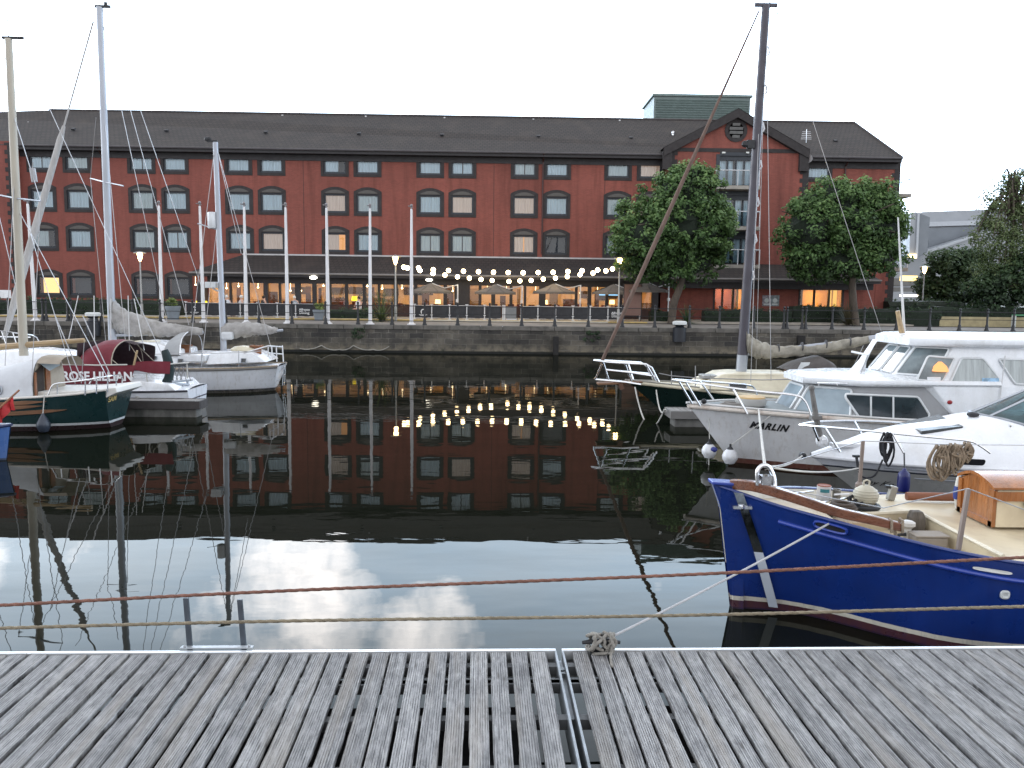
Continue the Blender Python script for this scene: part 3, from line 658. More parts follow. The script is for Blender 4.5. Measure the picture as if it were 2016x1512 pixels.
mb.quad((xa0,yb,ZB),(xa1,yb,ZB),(xa1,yb,zae-.26),(xa0,yb,zae-.26)); mb.quad((xa0,YA,ZB),(xa0,yb,ZB),(xa0,yb,zae-.26),(xa0,YA,zae-.26)); mb.quad((xa1,YA,ZB),(xa1,yb,ZB),(xa1,yb,zae-.26),(xa1,YA,zae-.26)); mb.quad((xa0,YA,ZB+.01),(xa1,YA,ZB+.01),(xa1,yb,ZB+.01),(xa0,yb,ZB+.01)); mb.quad((xa0,YA+.26,zae-.262),(xa1,YA+.26,zae-.262),(xa1,yb,zae-.262),(xa0,yb,zae-.262))
apart(mb,'interior_wall',WARMW,recalc=False)
DADO=mat('dark_dado',(.12,.035,.02),.6)
mb=MB(); mb.box(xa0+.02,yb-.06,ZB,xa1-.02,yb-.01,ZB+.75); apart(mb,'dado_panel',DADO)
posts=[(388,398),(436,441),(452,456),(480,491),(519,528),(549,553),(581,592),(615,623),(643,652),(679,685),(714,720),(744,748),(775,783),(815,822),(873,880),(895,925),(942,948),(967,975),(1003,1009),(1031,1036),(1061,1074),(1132,1137),(1157,1164),(1192,1198),(1220,1226),(1255,1260),(1283,1296)]
for a,bb in posts:
    mb=MB(); mb.box(P(a,590,YA).x,YA-.02,ZB,P(bb,590,YA).x,YA+.22,zf+.02); apart(mb,'window_post',FASC)
mb=MB(); mb.box(xa0,YA+.02,ZB,xa1,YA+.16,P(1000,606,YA).z); apart(mb,'window_sill_wall',mat('dark_sill_wall',(.045,.02,.016),.7))
mb=MB(); mb.quad((xa0,YA+.1,P(1000,606,YA).z),(xa1,YA+.1,P(1000,606,YA).z),(xa1,YA+.1,zf),(xa0,YA+.1,zf)); apart(mb,'glazing',PANE,recalc=False)
CEIL=emission('ceiling_lamp_glow',(1,.55,.19),30)
n=9
for i in range(n):
    x=xa0+(xa1-xa0)*(i+.5)/n; mb=MB(); mb.box(x-.65,YA+1.2,zae-.34,x+.65,YA+1.75,zae-.28); apart(mb,'ceiling_light',CEIL)
# pictures, screens, curtains, table lamps and counters seen through the glass
DARKP=mat('dark_picture',(.05,.03,.02),.5,var=.6,vs=4)
for px,py,w,h in ((590,572,1.2,.5),(660,572,1.3,.45),(700,572,1.6,.5),(770,575,1.1,.5),(815,573,1.5,.55),(838,575,1.1,.45),(1150,580,.5,.5),(1185,583,.5,.6),(1225,580,.4,.5)):
    p=P(px,py,yb); mb=MB(); mb.box(p.x-w/2,yb-.08,p.z-h/2,p.x+w/2,yb-.02,p.z+h/2); apart(mb,'wall_picture',DARKP)
mb=MB(); p=P(1197,579,yb); mb.box(p.x-.75,yb-.2,p.z-.25,p.x+.75,yb-.1,p.z+.25); tv=apart(mb,'television',BLACK)
mb=MB(); mb.quad((p.x-.7,yb-.203,p.z-.1),(p.x+.7,yb-.203,p.z-.1),(p.x+.7,yb-.203,p.z+.14),(p.x-.7,yb-.203,p.z+.14)); mb.build('screen',emission('tv_screen',(.35,.7,1),1.4),tv,origin=AO,recalc=False)
WOODP=mat('dark_wood_partition',(.06,.028,.016),.5,var=.3,vs=3); PEND=emission('pendant_glow',(1,.74,.40),14)
for px,w_i,h_i in ((402,.5,1.9),(470,.25,2.0),(534,.9,1.6),(607,.35,2.0),(630,.2,1.9),(668,1.1,1.2),(733,.3,2.0),(788,1.2,.8),(838,.5,2.0),(885,.5,2.1),(932,.8,2.0),(990,.4,1.5),(1021,.25,2.0),(1090,.6,2.0),(1121,.9,1.3),(1175,.3,2.0),(1240,.5,1.9),(1271,.9,1.1)):
    y=YA+R.uniform(1.8,3.0); x=P(px,590,y).x; mb=MB(); mb.box(x-w_i/2,y,ZB+.02,x+w_i/2,y+.12,ZB+h_i); apart(mb,'partition',WOODP if R.random()<.7 else mat('olive_partition',(.16,.11,.05),.7))
for px in range(395,1290,41):
    y=YA+R.uniform(.9,2.8); x=P(px+R.uniform(-14,14),575,y).x; z=zf-R.uniform(.12,.5); mb=MB(); mb.ball((x,y,z),.06,8,(1,1,.8)); mb.tube([(x,y,z),(x,y,zae-.28)],.008,4); apart(mb,'pendant_lamp',PEND)
for px,z_ in ((720,.95),(745,1.0),(765,.95),(663,1.0)):
    y=YA+3.0; x=P(px,580,y).x
    for k in range(2): mb=MB(); mb.box(x-.5,y,ZB+z_+.4*k,x+.5,y+.2,ZB+z_+.4*k+.03); [mb.tube([(x-.45+.1*i,y+.1,ZB+z_+.4*k+.03),(x-.45+.1*i,y+.1,ZB+z_+.4*k+R.uniform(.18,.3))],.035,6) for i in range(10)]; apart(mb,'bottle_shelf',mat('mixed_bottles',(.10,.09,.05),.15,var=.7,vs=9))
CHB=mat('dark_red_upholstery',(.1,.02,.015),.7)
for i in range(34):
    x=xa0+1+(xa1-xa0-2)*(i+R.uniform(-.3,.3))/34; y=YA+R.uniform(.7,2.2); mb=MB(); mb.box(x-.22,y,ZB+.02,x+.22,y+.45,ZB+.45); mb.box(x-.22,y,ZB+.45,x+.22,y+.08,ZB+R.uniform(.85,1.0)); apart(mb,'dining_chair',CHB,bevel=.03)
SHADE=emission('table_lamp_glow',(1,.72,.3),3.2)
for px,py,sz in ((1073,595,.2),(1205,595,.19),(862,594,.2),(397,597,.42),(700,588,.3)):
    p=P(px,py,YA+.55); mb=MB(); mb.tube([(p.x,YA+.55,ZB+.5),(p.x,YA+.55,p.z)],.03,6); lp=apart(mb,'table_lamp',IRON)
    mb=MB(); mb.lathe([(sz,-.14),(sz*.85,.16)],p,12); mb.build('lamp_shade',SHADE if px>700 else emission('yellow_lamp_glow',(1,.7,.03),2.0),lp,origin=AO)
for px,py in ((617,546.5),(1441,563.5)):
    p=P(px,py,YAE-.1 if px<1000 else YG-.3); mb=MB(); mb.ball(p,.2,12,(1.3,.5,.6)); apart(mb,'bulkhead_light',emission('bulkhead_light_glow',(1,.95,.75),7),smooth=True)
p=P(845,551,YAE-.05); mb=MB(); mb.ball(p,.16,10,(1.5,.5,.6)); apart(mb,'bulkhead_light',MATS['bulkhead_light_glow'],smooth=True)
# the part of the ground floor under the gable
YA0=YA; YA=YA0+1.2
gx0,gx1=P(1300,590,YA).x,P(1722,590,YA).x
def room(pxa,pxb,pya,pyb,glow,name):
    a=P(pxa,pya,YA+1.4);bb=P(pxb,pyb,YA+1.4)
    x0,x1=P(pxa,590,YA).x,P(pxb,590,YA).x; z1,z0=P(1500,pya,YA).z,P(1500,pyb,YA).z
    return x0,x1,z0,z1
bays=[room(1404,1462,567,611,1,''),room(1572,1660,567,602,1,'')]
mb=MB(); wall_grid(mb,gx0,gx1,ZQ-.1,zae-.24,YA+.02,[bays[0],bays[1]]); mb.quad((gx1,YA,ZQ-.1),(gx1,YF,ZQ-.1),(gx1,YF,zae-.24),(gx1,YA,zae-.24)); apart(mb,'brick_wall',BRICK,recalc=False)
for k,(x0,x1,z0,z1) in enumerate(bays):
    mb=MB(); y2=YA+1.8
    mb.quad((x0,y2,z0),(x1,y2,z0),(x1,y2,z1),(x0,y2,z1)); mb.quad((x0,YA+.1,z0),(x0,y2,z0),(x0,y2,z1),(x0,YA+.1,z1)); mb.quad((x1,YA+.1,z0),(x1,y2,z0),(x1,y2,z1),(x1,YA+.1,z1)); mb.quad((x0,YA+.1,z0),(x1,YA+.1,z0),(x1,y2,z0),(x0,y2,z0)); mb.quad((x0,YA+.1,z1),(x1,YA+.1,z1),(x1,y2,z1),(x0,y2,z1))
    apart(mb,'interior_wall',mat('orange_plaster',(.6,.40,.16),.8),recalc=False)
    mb=MB(); mb.box((x0+x1)/2-.5,YA+.6,z1-.08,(x0+x1)/2+.5,YA+1.1,z1-.02); apart(mb,'ceiling_light',emission('hall_lamp_glow',(1,.58,.18),26 if k==0 else 17))
    mb=MB(); 
    for fr in ((0,.03,.28,.31,.62,.66,.97,1) if k==0 else (0,.03,.06,.09,.34,.38,.68,.71,.97,1))[::1]:
        pass
    fs=(0,.28,.64,.97) if k==0 else (0,.33,.66,.97)
    for fr in fs: x=x0+(x1-x0)*fr; mb.box(x,YA-.02,z0,x+.13,YA+.12,z1)
    mb.box(x0,YA-.02,z1-.1,x1,YA+.12,z1+.02); apart(mb,'door_frame' if k==0 else 'window_frame',FASC)
    mb=MB(); mb.quad((x0,YA+.06,z0),(x1,YA+.06,z0),(x1,YA+.06,z1),(x0,YA+.06,z1)); apart(mb,'glazing',PANE,recalc=False)
    mb=MB(); n=12
    for a,bb in ((.7,.78),(.82,.9)): 
        mb.box(x0+(x1-x0)*a,YA+.35,z0,x0+(x1-x0)*bb,YA+.42,z1-.1)
    apart(mb,'curtain',emission('lit_yellow_curtain',(1,.55,.1),1.1) if k else mat('orange_curtain',(.6,.36,.10),.8))
for px,c in ((1509,(.22,.21,.24)),(1525.5,(.2,.24,.26))):
    p=P(px,592,YA); mb=MB(); mb.box(p.x-.3,YA-.03,p.z-.38,p.x+.3,YA+.015,p.z+.38); ps=apart(mb,'poster',mat('poster_grey_%d'%px if False else ('poster_print' if px<1520 else 'poster_print_light'),c,.5,var=.6,vs=6))
    mb=MB(); mb.lathe([(.12,0),(.16,.01)],(p.x,YA-.031,p.z+.02),16,(0,-1,0)); mb.build('poster_roundel',mat('poster_white',(.5,.55,.55),.5),ps,origin=AO)
    mb=MB(); mb.box(p.x-.2,YA-.036,p.z-.3,p.x+.2,YA-.031,p.z-.2); mb.build('poster_caption',MATS['poster_white'],ps,origin=AO)
YA=YA0
# ---------------------------------------------------------------- quayside railing, poles, lamps
rx=[-6,18,85,92,134,141,200,262,316,380,445,510,575,641,705,772,836,901,964,1027,1092,1158,1225,1289,1357,1416,1484,1543,1549,1579,1586,1638,1701,1765,1830,1889,1943,1995,2060]
YRL=YQ+.12; RO=(P(1000,640,YRL).x,YRL,ZQ)
rail=empty('quay_railing',RO,'black iron post and rail fence along the top of the quay wall','railing')
xs_=[]
for px in rx:
    x=P(px,640,YRL).x; xs_.append(x); mb=MB()
    mb.lathe([(.13,0),(.13,.05),(.09,.12),(.085,.3),(.055,.36),(.05,.98),(.075,1.0),(.075,1.08),(.04,1.12),(.07,1.18),(.05,1.25),(.01,1.27)],(x,YRL,ZQ),10)
    mb.build('post',IRON,rail,origin=RO,smooth=True)
for h,r_ in ((1.05,.022),(.62,.016),(.22,.02)):
    mb=MB(); mb.tube([(xs_[0],YRL,ZQ+h),(xs_[-1],YRL,ZQ+h)],r_,6); mb.build('rail',IRON,rail,origin=RO)
# flagpoles
pole_px=[(70,400,628),(319,395,632),(401,396,633),(485,398,634),(566,398,635),(646,399,637),(729,399,638),(810,400,639)]
YP=YQ-.0+.42
H0=P(485,398,YP).z-ZQ
def flagpole():
    r=empty('flagpole',(0,0,0),'x','flagpole','white flagpoles standing along the quay edge')
    mb=MB(); mb.tube([(0,0,.05),(0,0,H0*.5),(0,0,H0-.25)],[.105,.085,.055],10); mb.build('pole',PAINTW,r,smooth=True)
    mb=MB(); mb.lathe([(.24,0),(.24,.05),(.14,.09),(.12,.16)],(0,0,0),14); mb.build('base_plate',PAINTW,r,smooth=True)
    mb=MB(); mb.ball((0,0,H0-.06),.08,10); mb.tube([(0,0,H0-.28),(0,0,H0-.12)],.04,8); mb.tube([(-.2,0,H0-.1),(.1,0,H0-.16)],.025,6); mb.build('finial',mat('grey_finial',(.2,.19,.2),.5),r,smooth=True)
    mb=MB(); mb.tube([(.11,-.02,1.0),(.075,-.02,H0-.3)],.008,4); mb.build('halyard',ROPE_W,r)
    return r
fp=flagpole()
for i,(px,py,pb) in enumerate(pole_px):
    x=P(px,pb,YP).x
    lab=['tall white flagpole standing alone at the far left, beside the first mast','white flagpole next to the potted shrub, left of the row','white flagpole just left of the radar mast and black terrace screens','white flagpole just right of the thin grey mast with the radar','white flagpole midway along the left group of black terrace screens','white flagpole beside the screen lettered Alfresco Dining, near the small lawn hedge','white flagpole just left of the spiky palm plant','rightmost white flagpole, right of the lamp post and palm'][i]
    if i==0: o=fp; o.location=(x,YP,ZQ); o['label']=lab
    else: o=dup(fp,(x,YP,ZQ),label=lab)
    o.rotation_euler=(0,math.radians([-1.0,.3,-.3,.2,0,-.2,.3,.1][i]),R.uniform(0,1))
# lamp posts
YLP=51.2
def lamp_post(px,ptop,pb,label,gl=30,Y=YLP):
    x=P(px,pb,Y).x; zb=ZQ; zt=P(px,ptop,Y).z; H=zt-zb
    r=empty('lamp_post',(x,Y,zb),label,'street lamp','lit lamp posts on the promenade')
    mb=MB(); mb.tube([(0,0,0),(0,0,.9)],.085,10); mb.tube([(0,0,.9),(0,0,H-.25)],[.055,.042],10); mb.build('post',mat('grey_lamp_paint',(.34,.34,.33),.5,.2),r,smooth=True)
    mb=MB(); mb.lathe([(.05,H-.28),(.13,H-.02),(.15,H+.14),(.14,H+.2)],(0,0,0),14); mb.build('lantern',emission('sodium_lamp_glow',(1,.66,.28),gl),r,smooth=True)
    mb=MB(); mb.lathe([(.02,H+.32),(.36,H+.24),(.36,H+.2),(.13,H+.2)],(0,0,0),16); mb.build('cap',mat('grey_lamp_paint',(.34,.34,.33),.5),r,smooth=True)
    return r
lamp_post(280,505,627,'lit lamp post by the dark hedge at the left')
lamp_post(779,512,632,'lit lamp post beside the spiky palm, left end of the string lights')
lamp_post(1217,515,634,'bright lit lamp post next to the round tree, right end of the string lights')
lamp_post(1815,531,610,'distant lit lamp post among trees by the grey arena',40,62)
# string lights
BULB=emission('bulb_glow',(1,.74,.40),22)
def string_lights(pts,label,r=.14):
    o3=pts[0]; s=empty('string_lights',o3,label,'string lights','strings of globe bulbs over the terrace')
    path=smooth_path(pts,3); mb=MB(); mb.tube([p+Vector((0,0,.16)) for p in path],.016,4); mb.build('cable',BLACK,s,origin=o3)
    for p in pts[1:-1]:
        mb=MB(); mb.ball(p,r,10); b_=mb.build('bulb',BULB,s,origin=o3,smooth=True)
        mb=MB(); mb.tube([p+Vector((0,0,r*.9)),p+Vector((0,0,.17))],.03,6); mb.build('bulb_holder',BLACK,b_,origin=o3)
up_=[(779,519),(795,526),(824,527.5),(853,531),(883,532.6),(912.5,534),(942,535),(971.5,536),(1000.6,536.5),(1030,537),(1059.6,536.5),(1089,536),(1118,534.5),(1146,533),(1176.7,531.6),(1205.7,529.5),(1216,522)]
string_lights([P(x,y,YLP) for x,y in up_],'upper string of glowing globe bulbs slung between the two lamp posts')
lo_=[(779,521),(802,527.6),(827,532.6),(852.5,538.3),(876,541.5),(900.6,545),(924,547.5),(947,550),(969,552),(1002,554),(1023.6,553),(1045.7,552),(1069.5,549.5),(1093.6,547.5),(1117,544.5),(1142,540.8),(1167.5,537.5),(1192.8,533.3),(1216,524)]
def yv(x): t_=(x-779)/(1216-779); return YLP+4.3*(1-abs(2*t_-1))
string_lights([P(x,y,yv(x)) for x,y in lo_],'lower sagging string of glowing globe bulbs running back towards the restaurant eaves')
# bollards
def bollard(px,pt,Y,label):
    x=P(px,640,Y).x; zt=P(px,pt,Y).z; h=zt-ZQ; r=empty('bollard',(x,Y,ZQ),label,'bollard','mooring bollards with white caps on the quay')
    mb=MB(); mb.lathe([(.36,-.75),(.36,.02),(.27,.06),(.22,h-.3),(.3,h-.22)],(0,0,0),18); mb.build('body',mat('navy_iron',(.012,.014,.02),.5),r,smooth=True)
    mb=MB(); mb.lathe([(.28,h-.24),(.40,h-.19),(.40,h-.05),(.32,h)],(0,0,0),18); mb.build('cap',mat('white_bollard_paint',(.6,.62,.62),.5,var=.1),r,smooth=True)
bollard(1338,632,YQ-.25,'white capped black bollard between the forestay and the dark mast'); bollard(184,615,YQ-.25,'white capped black bollard behind the burgundy canopy')
# ---------------------------------------------------------------- terrace furniture
SCR=mat('black_canvas',(.022,.024,.03),.8,var=.3,vs=2,bump=.3,bs=6)
POSTW=mat('white_screen_post',(.55,.56,.58),.4,.3)
MARK=mat('white_print',(.6,.62,.64),.6)
def add_text(parent,word,pos,size,m,name='lettering',xf=None,bold=0,shear=0,centre=True):
    tb=text_mb(word,size,shear,bold); xs=[v.x for v in tb.v]; c=(min(xs)+max(xs))/2 if centre else 0
    tb.v=[(xf(v.x-c,v.y) if xf else Vector((pos[0]+v.x-c,pos[1],pos[2]+v.y))) for v in tb.v]
    return tb
def screen(x0,x1,Y,label,mark=None,grp='black canvas screens round the terrace'):
    h=P(1000,601.5,Y).z-ZT; cx=(x0+x1)/2; W=x1-x0
    r=empty('terrace_screen',(cx,Y,ZT),label,'screen',grp)
    mb=MB(); n=8; zz=(.10,.35,.6,h-.05)
    mb.loft([[(-W/2+.04+(W-.08)*i/n,.02*math.sin(i*.9+z*3),z) for i in range(n+1)] for z in zz],False,False); mb.loft([[(-W/2+.04+(W-.08)*i/n,.02*math.sin(i*.9+z*3)+.012,z) for i in range(n+1)] for z in zz],False,False)
    cv=mb.build('canvas',SCR,r,recalc=False,smooth=True)
    mb=MB(); mb.tube([(-W/2,0,0),(-W/2,0,h+.04)],.032,8); mb.lathe([(.12,0),(.12,.03),(.04,.06)],(-W/2,0,0),10); mb.cbox((-W/2,0,h+.02),(.2,.05,.05)); mb.cbox((-W/2,0,.28),(.15,.05,.04)); mb.build('post',POSTW,r)
    mb=MB(); mb.tube([(-W/2,0,h-.04),(W/2,0,h-.04)],.014,5); mb.tube([(-W/2,0,.1),(W/2,0,.1)],.012,5); mb.build('crossbar',POSTW,r)
    if mark=='dining':
        tb=add_text(r,'Alfresco',(0,-.03,.46),.2,MARK,bold=.006); t2=add_text(r,'Dining',(0,-.03,.26),.24,MARK,bold=.008)
        tb.add(t2.v,t2.f); tb.build('lettering',MARK,cv,recalc=False)
    elif mark=='crest':
        mb=MB(); 
        mb.tube([(-.1,-.035,.36),(-.12,-.035,.5),(-.06,-.035,.6),(.04,-.035,.62),(.1,-.035,.56)],[.03,.045,.04,.035,.015],6); mb.tube([(.06,-.035,.36),(.07,-.035,.48)],.03,6); mb.box(-.26,-.036,.27,.26,-.03,.30); mb.box(-.18,-.036,.22,.18,-.03,.245)
        mb.build('printed_crest',MARK,cv)
    return r
YS=YK+.55
xs2=[816,850,885,919,954,987]; k=0
for i,px in enumerate(xs2[:-1]):
    x0,x1=P(px,615,YS).x,P(xs2[i+1],615,YS).x
    screen(x0,x1,YS,['terrace screen with a white printed crest, beside the rightmost flagpole','plain black canvas screen, second in the row under the first parasol','plain black canvas screen, third in the row right of the first parasol','plain black canvas screen, fourth in the row before the middle gap','plain black canvas screen just left of the white gate posts'][i],'crest' if i==0 else None)
xs2=[1026,1059,1094,1128,1162,1197,1231]
for i,px in enumerate(xs2[:-1]):
    x0,x1=P(px,615,YS).x,P(xs2[i+1],615,YS).x
    screen(x0,x1,YS,['plain black canvas screen just right of the grey menu board','plain black canvas screen under the middle parasol, second right of the menu board','plain black canvas screen, third right of the menu board','plain black canvas screen, fourth right of the menu board','plain black canvas screen left of the right hand lettered screen','terrace screen lettered Dining beside the bright lamp post'][i],'dining' if i==5 else None)
xs2=[366,400,436,473,508,546,582,617]
for i,px in enumerate(xs2[:-1]):
    x0,x1=P(px,613,YS).x,P(xs2[i+1],613,YS).x
    screen(x0,x1,YS,['terrace screen with a white printed crest at the left end, near the potted shrub','plain black canvas screen behind the thin grey radar mast','plain black canvas screen below the two white haired diners','plain black canvas screen behind the fourth flagpole from left','plain black canvas screen, fifth in the left hand row','plain black canvas screen just left of the lettered one','terrace screen lettered Alfresco Dining in the left hand row'][i],'crest' if i==0 else 'dining' if i==6 else None)
r=empty('menu_board',(P(1006,615,YS).x,YS+.1,ZT),'grey menu board with white side posts in the terrace opening','board')
mb=MB(); mb.box(-.32,0,.1,.34,.05,.86); mb.build('panel',mat('grey_board',(.14,.15,.16),.5),r); mb=MB()
for x in (-.5,-.39): mb.box(x-.04,-.02,0,x+.04,.06,.95)
mb.build('post',POSTW,r); mb=MB(); mb.box(-.3,-.01,.02,.36,.2,.09); mb.build('base',POSTW,r)
# parasols
PARA=mat('taupe_parasol',(.11,.098,.088),.85,var=.15)
def parasol():
    r=empty('parasol',(0,0,0),'x','parasol','cantilever parasols on the terrace'); H=2.05; a=1.45
    mb=MB(); rim=[(a*math.cos(PI/4*k+PI/8),a*math.sin(PI/4*k+PI/8),H-.02*(k%2)) for k in range(8)]; rim2=[(x,y,z-.14) for x,y,z in rim]
    mb.loft([[(0.01*math.cos(PI/4*k),.01*math.sin(PI/4*k),H+.52) for k in range(8)],[(x*.5,y*.5,H+.22) for x,y,z in rim],rim,rim2],True,False); mb.build('canopy',PARA,r,recalc=False)
    mb=MB(); mb.tube([(1.75,0,0),(1.75,0,H+.45)],.045,8); mb.tube([(1.78,0,H+.43),(.9,0,H+.2),(.1,0,H+.5)],.03,6); mb.lathe([(.4,0),(.4,.07),(.1,.1)],(1.75,0,0),12); mb.cbox((1.72,-.05,1.45),(.16,.12,.2)); mb.build('arm',POSTW,r)
    mb=MB()
    for k in range(8): mb.tube([(0,0,H+.48),rim[k]],.012,4)
    mb.build('rib',IRON,r)
    return r
pr0=parasol()
for i,(px,py,Y,lab) in enumerate(((848,573,54.2,'leftmost taupe parasol with white arm, beside the rightmost flagpole'),(975,575,54.4,'taupe parasol with white arm above the middle gap in the screens'),(1090,574,54.3,'taupe parasol with white arm in the middle of the right hand row'),(1208,575,54.4,'taupe parasol behind the bright lamp post'),(1272,571,53.6,'taupe parasol half hidden by the brown furled sail'))):
    p=P(px,py,Y); o=pr0 if i==0 else dup(pr0,(0,0,0)); o.location=(p.x,Y,p.z-2.05); o['label']=lab
    if i==4: o.rotation_euler=(0,0,.4)
    p2=ZT-(p.z-2.05)
# seated diners
SKIN=mat('skin',(.5,.3,.22),.6); HAIRW=mat('white_hair',(.62,.6,.56),.8,bump=.4,bs=60); HAIRD=mat('dark_hair',(.03,.02,.015),.8)
def diner(px,Y,label,hair,top,turn):
    x=P(px,600,Y).x; r=empty('person',(x,Y,ZT),label,'person','diners seated behind the black screens',rotz=turn)
    me=bpy.data.meshes.new('body'); V=[(0,0,.55),(0,.02,.8),(0,.02,1.02),(0,.0,1.12),(0,-.02,1.22),(0,-.02,1.33),(-.19,.02,1.0),(-.24,-.04,.76),(-.14,-.26,.72),(.19,.02,1.0),(.24,-.04,.76),(.14,-.26,.72),(-.1,-.05,.52),(-.12,-.42,.5),(-.12,-.44,.06),(-.12,-.56,.04),(.1,-.05,.52),(.12,-.42,.5),(.12,-.44,.06),(.12,-.56,.04)]
    E=[(0,1),(1,2),(2,3),(3,4),(4,5),(2,6),(6,7),(7,8),(2,9),(9,10),(10,11),(0,12),(12,13),(13,14),(14,15),(0,16),(16,17),(17,18),(18,19)]
    me.from_pydata(V,E,[]); o=bpy.data.objects.new('body',me); C.objects.link(o); o.parent=r; me.materials.append(SKIN)
    md=o.modifiers.new('s','SKIN'); rad=[.15,.15,.15,.06,.085,.07,.075,.055,.04,.075,.055,.04,.1,.075,.05,.04,.1,.075,.05,.04]
    for v,q in zip(me.skin_vertices[0].data,rad): v.radius=(q,q)
    me.skin_vertices[0].data[0].use_root=True
    o.modifiers.new('d','SUBSURF').levels=1; o.modifiers['d'].render_levels=1
    mb=MB(); mb.loft([[(sx_*math.cos(2*PI*j/12),.02+sy_*math.sin(2*PI*j/12),z) for j in range(12)] for z,sx_,sy_ in ((.5,.2,.17),(.7,.2,.16),(.95,.24,.165),(1.04,.17,.13),(1.09,.08,.08))]); mb.build('shirt',top,r,smooth=True)
    mb=MB(); mb.ball((0,.015,1.27),.115,12,(.85,1.0,1.0)); mb.build('hair',hair,r,smooth=True)
    return x
CHAIRM=mat('dark_chair',(.03,.026,.024),.5)
for px,Y,lab,hair,top,turn in ((447,53.3,'white haired diner in a pale top, seated above the screens by the thin radar mast',HAIRW,mat('pale_shirt',(.5,.53,.56),.8),.9),(475,53.5,'white haired diner facing left, just left of the fourth flagpole',HAIRW,mat('light_blouse',(.45,.42,.42),.8),-1.0),(580,53.3,'grey haired diner seated left of the lettered screen',HAIRW,mat('grey_jacket',(.22,.24,.27),.8),.5),(706,54.6,'dark haired diner in a white shirt beyond the low hedge',HAIRD,mat('white_shirt',(.6,.6,.62),.8),-.6),(520,54.2,'dark silhouetted diner standing out against the lit window',HAIRD,mat('black_jacket',(.02,.02,.022),.8),2.2)):
    x=diner(px,Y,lab,hair,top,turn)
    ch=empty('terrace_chair',(x,Y,ZT),'dark chair under the '+lab.split(',')[0].replace('diner','diner')[:60],'chair','dark chairs of the terrace diners',rotz=turn)
    mb=MB(); mb.box(-.22,-.2,.40,.22,.22,.44); mb.build('seat',CHAIRM,ch); mb=MB(); mb.box(-.22,.2,.44,.22,.24,.88); mb.build('backrest',CHAIRM,ch)
    for sx_ in(-.19,.19):
        for sy_ in (-.17,.2): mb=MB(); mb.tube([(sx_,sy_,0),(sx_,sy_,.4)],.018,5); mb.build('leg',CHAIRM,ch)
# ---------------------------------------------------------------- planting
def planter(px,py,Y,s,label):
    x=P(px,py,Y).x; r=empty('planter',(x,Y,ZQ),label,'planter','round grey planters with shrubs')
    mb=MB(); mb.lathe([(.27*s,0),(.36*s,.5*s),(.40*s,.62*s),(.40*s,.7*s),(.34*s,.7*s),(.32*s,.62*s)],(0,0,0),20); mb.build('pot',mat('grey_planter',(.19,.22,.25),.6),r,smooth=True)
    leaves('shrub',YELL,r,(0,0,0),[((R.uniform(-.18,.18)*s,R.uniform(-.18,.18)*s,.75*s+R.uniform(0,.35)*s),.17*s,40,.5) for _ in range(8)],.06*s,seed=px)
planter(341,622,50.6,1.15,'round grey planter with a yellow green shrub, left of the black screens'); planter(628,624,51.3,.95,'small grey planter with a leafy shrub at the right end of the left screens')
def hedge(pxa,pxb,pyt,Y,depth,label,m=HEDGE,dens=1.0,zb=None,grp=None,bright=.4):
    a,b_=P(pxa,pyt,Y),P(pxb,pyt,Y); z0=ZQ if zb is None else zb; h=a.z-z0; L=b_.x-a.x; cx=(a.x+b_.x)/2; o3=(cx,Y,z0)
    hd=empty('hedge',o3,label,'hedge',grp)
    mb=MB(); n=max(4,int(L/.5)); rings=[]
    for i in range(n+1):
        x=a.x+L*i/n; jj=lambda s_:.08*mnoise.noise(Vector((x*1.7,s_*3.1,Y)))
        hh=h*(1+.10*mnoise.noise(Vector((x*.6,7,Y))))*.93; dd=depth*.92
        rings.append([(x,Y+jj(1),z0),(x,Y-.02+jj(2),z0+hh*.8),(x,Y+dd*.12,z0+hh+jj(3)),(x,Y+dd*.85,z0+hh+jj(4)),(x,Y+dd,z0+hh*.8),(x,Y+dd,z0)])
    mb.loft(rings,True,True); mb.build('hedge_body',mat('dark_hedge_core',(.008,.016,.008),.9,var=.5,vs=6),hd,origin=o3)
    cl=[]
    for i in range(int(L*7*dens*max(1,h))):
        x=R.uniform(a.x,b_.x); q_=R.random()
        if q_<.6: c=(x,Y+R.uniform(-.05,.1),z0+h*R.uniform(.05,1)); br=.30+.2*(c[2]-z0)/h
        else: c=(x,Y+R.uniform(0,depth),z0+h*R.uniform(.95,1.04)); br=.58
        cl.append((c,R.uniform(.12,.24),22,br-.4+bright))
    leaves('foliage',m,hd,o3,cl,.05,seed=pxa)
hedge(-20,352,586,54.5,1.2,'long dark clipped hedge below the ground floor windows at the left')
hedge(645,736,608,52.6,1.5,'low rounded hedge left of the spiky palm',bright=.5)
hedge(1282,1330,612,53.2,1.0,'dark hedge at the foot of the round tree, by the brown sail'); hedge(1388,1560,609,54.0,1.0,'dark hedge in front of the lit doorway and posters'); hedge(1562,1662,602,54.6,1.0,'dark hedge below the right hand lit window')
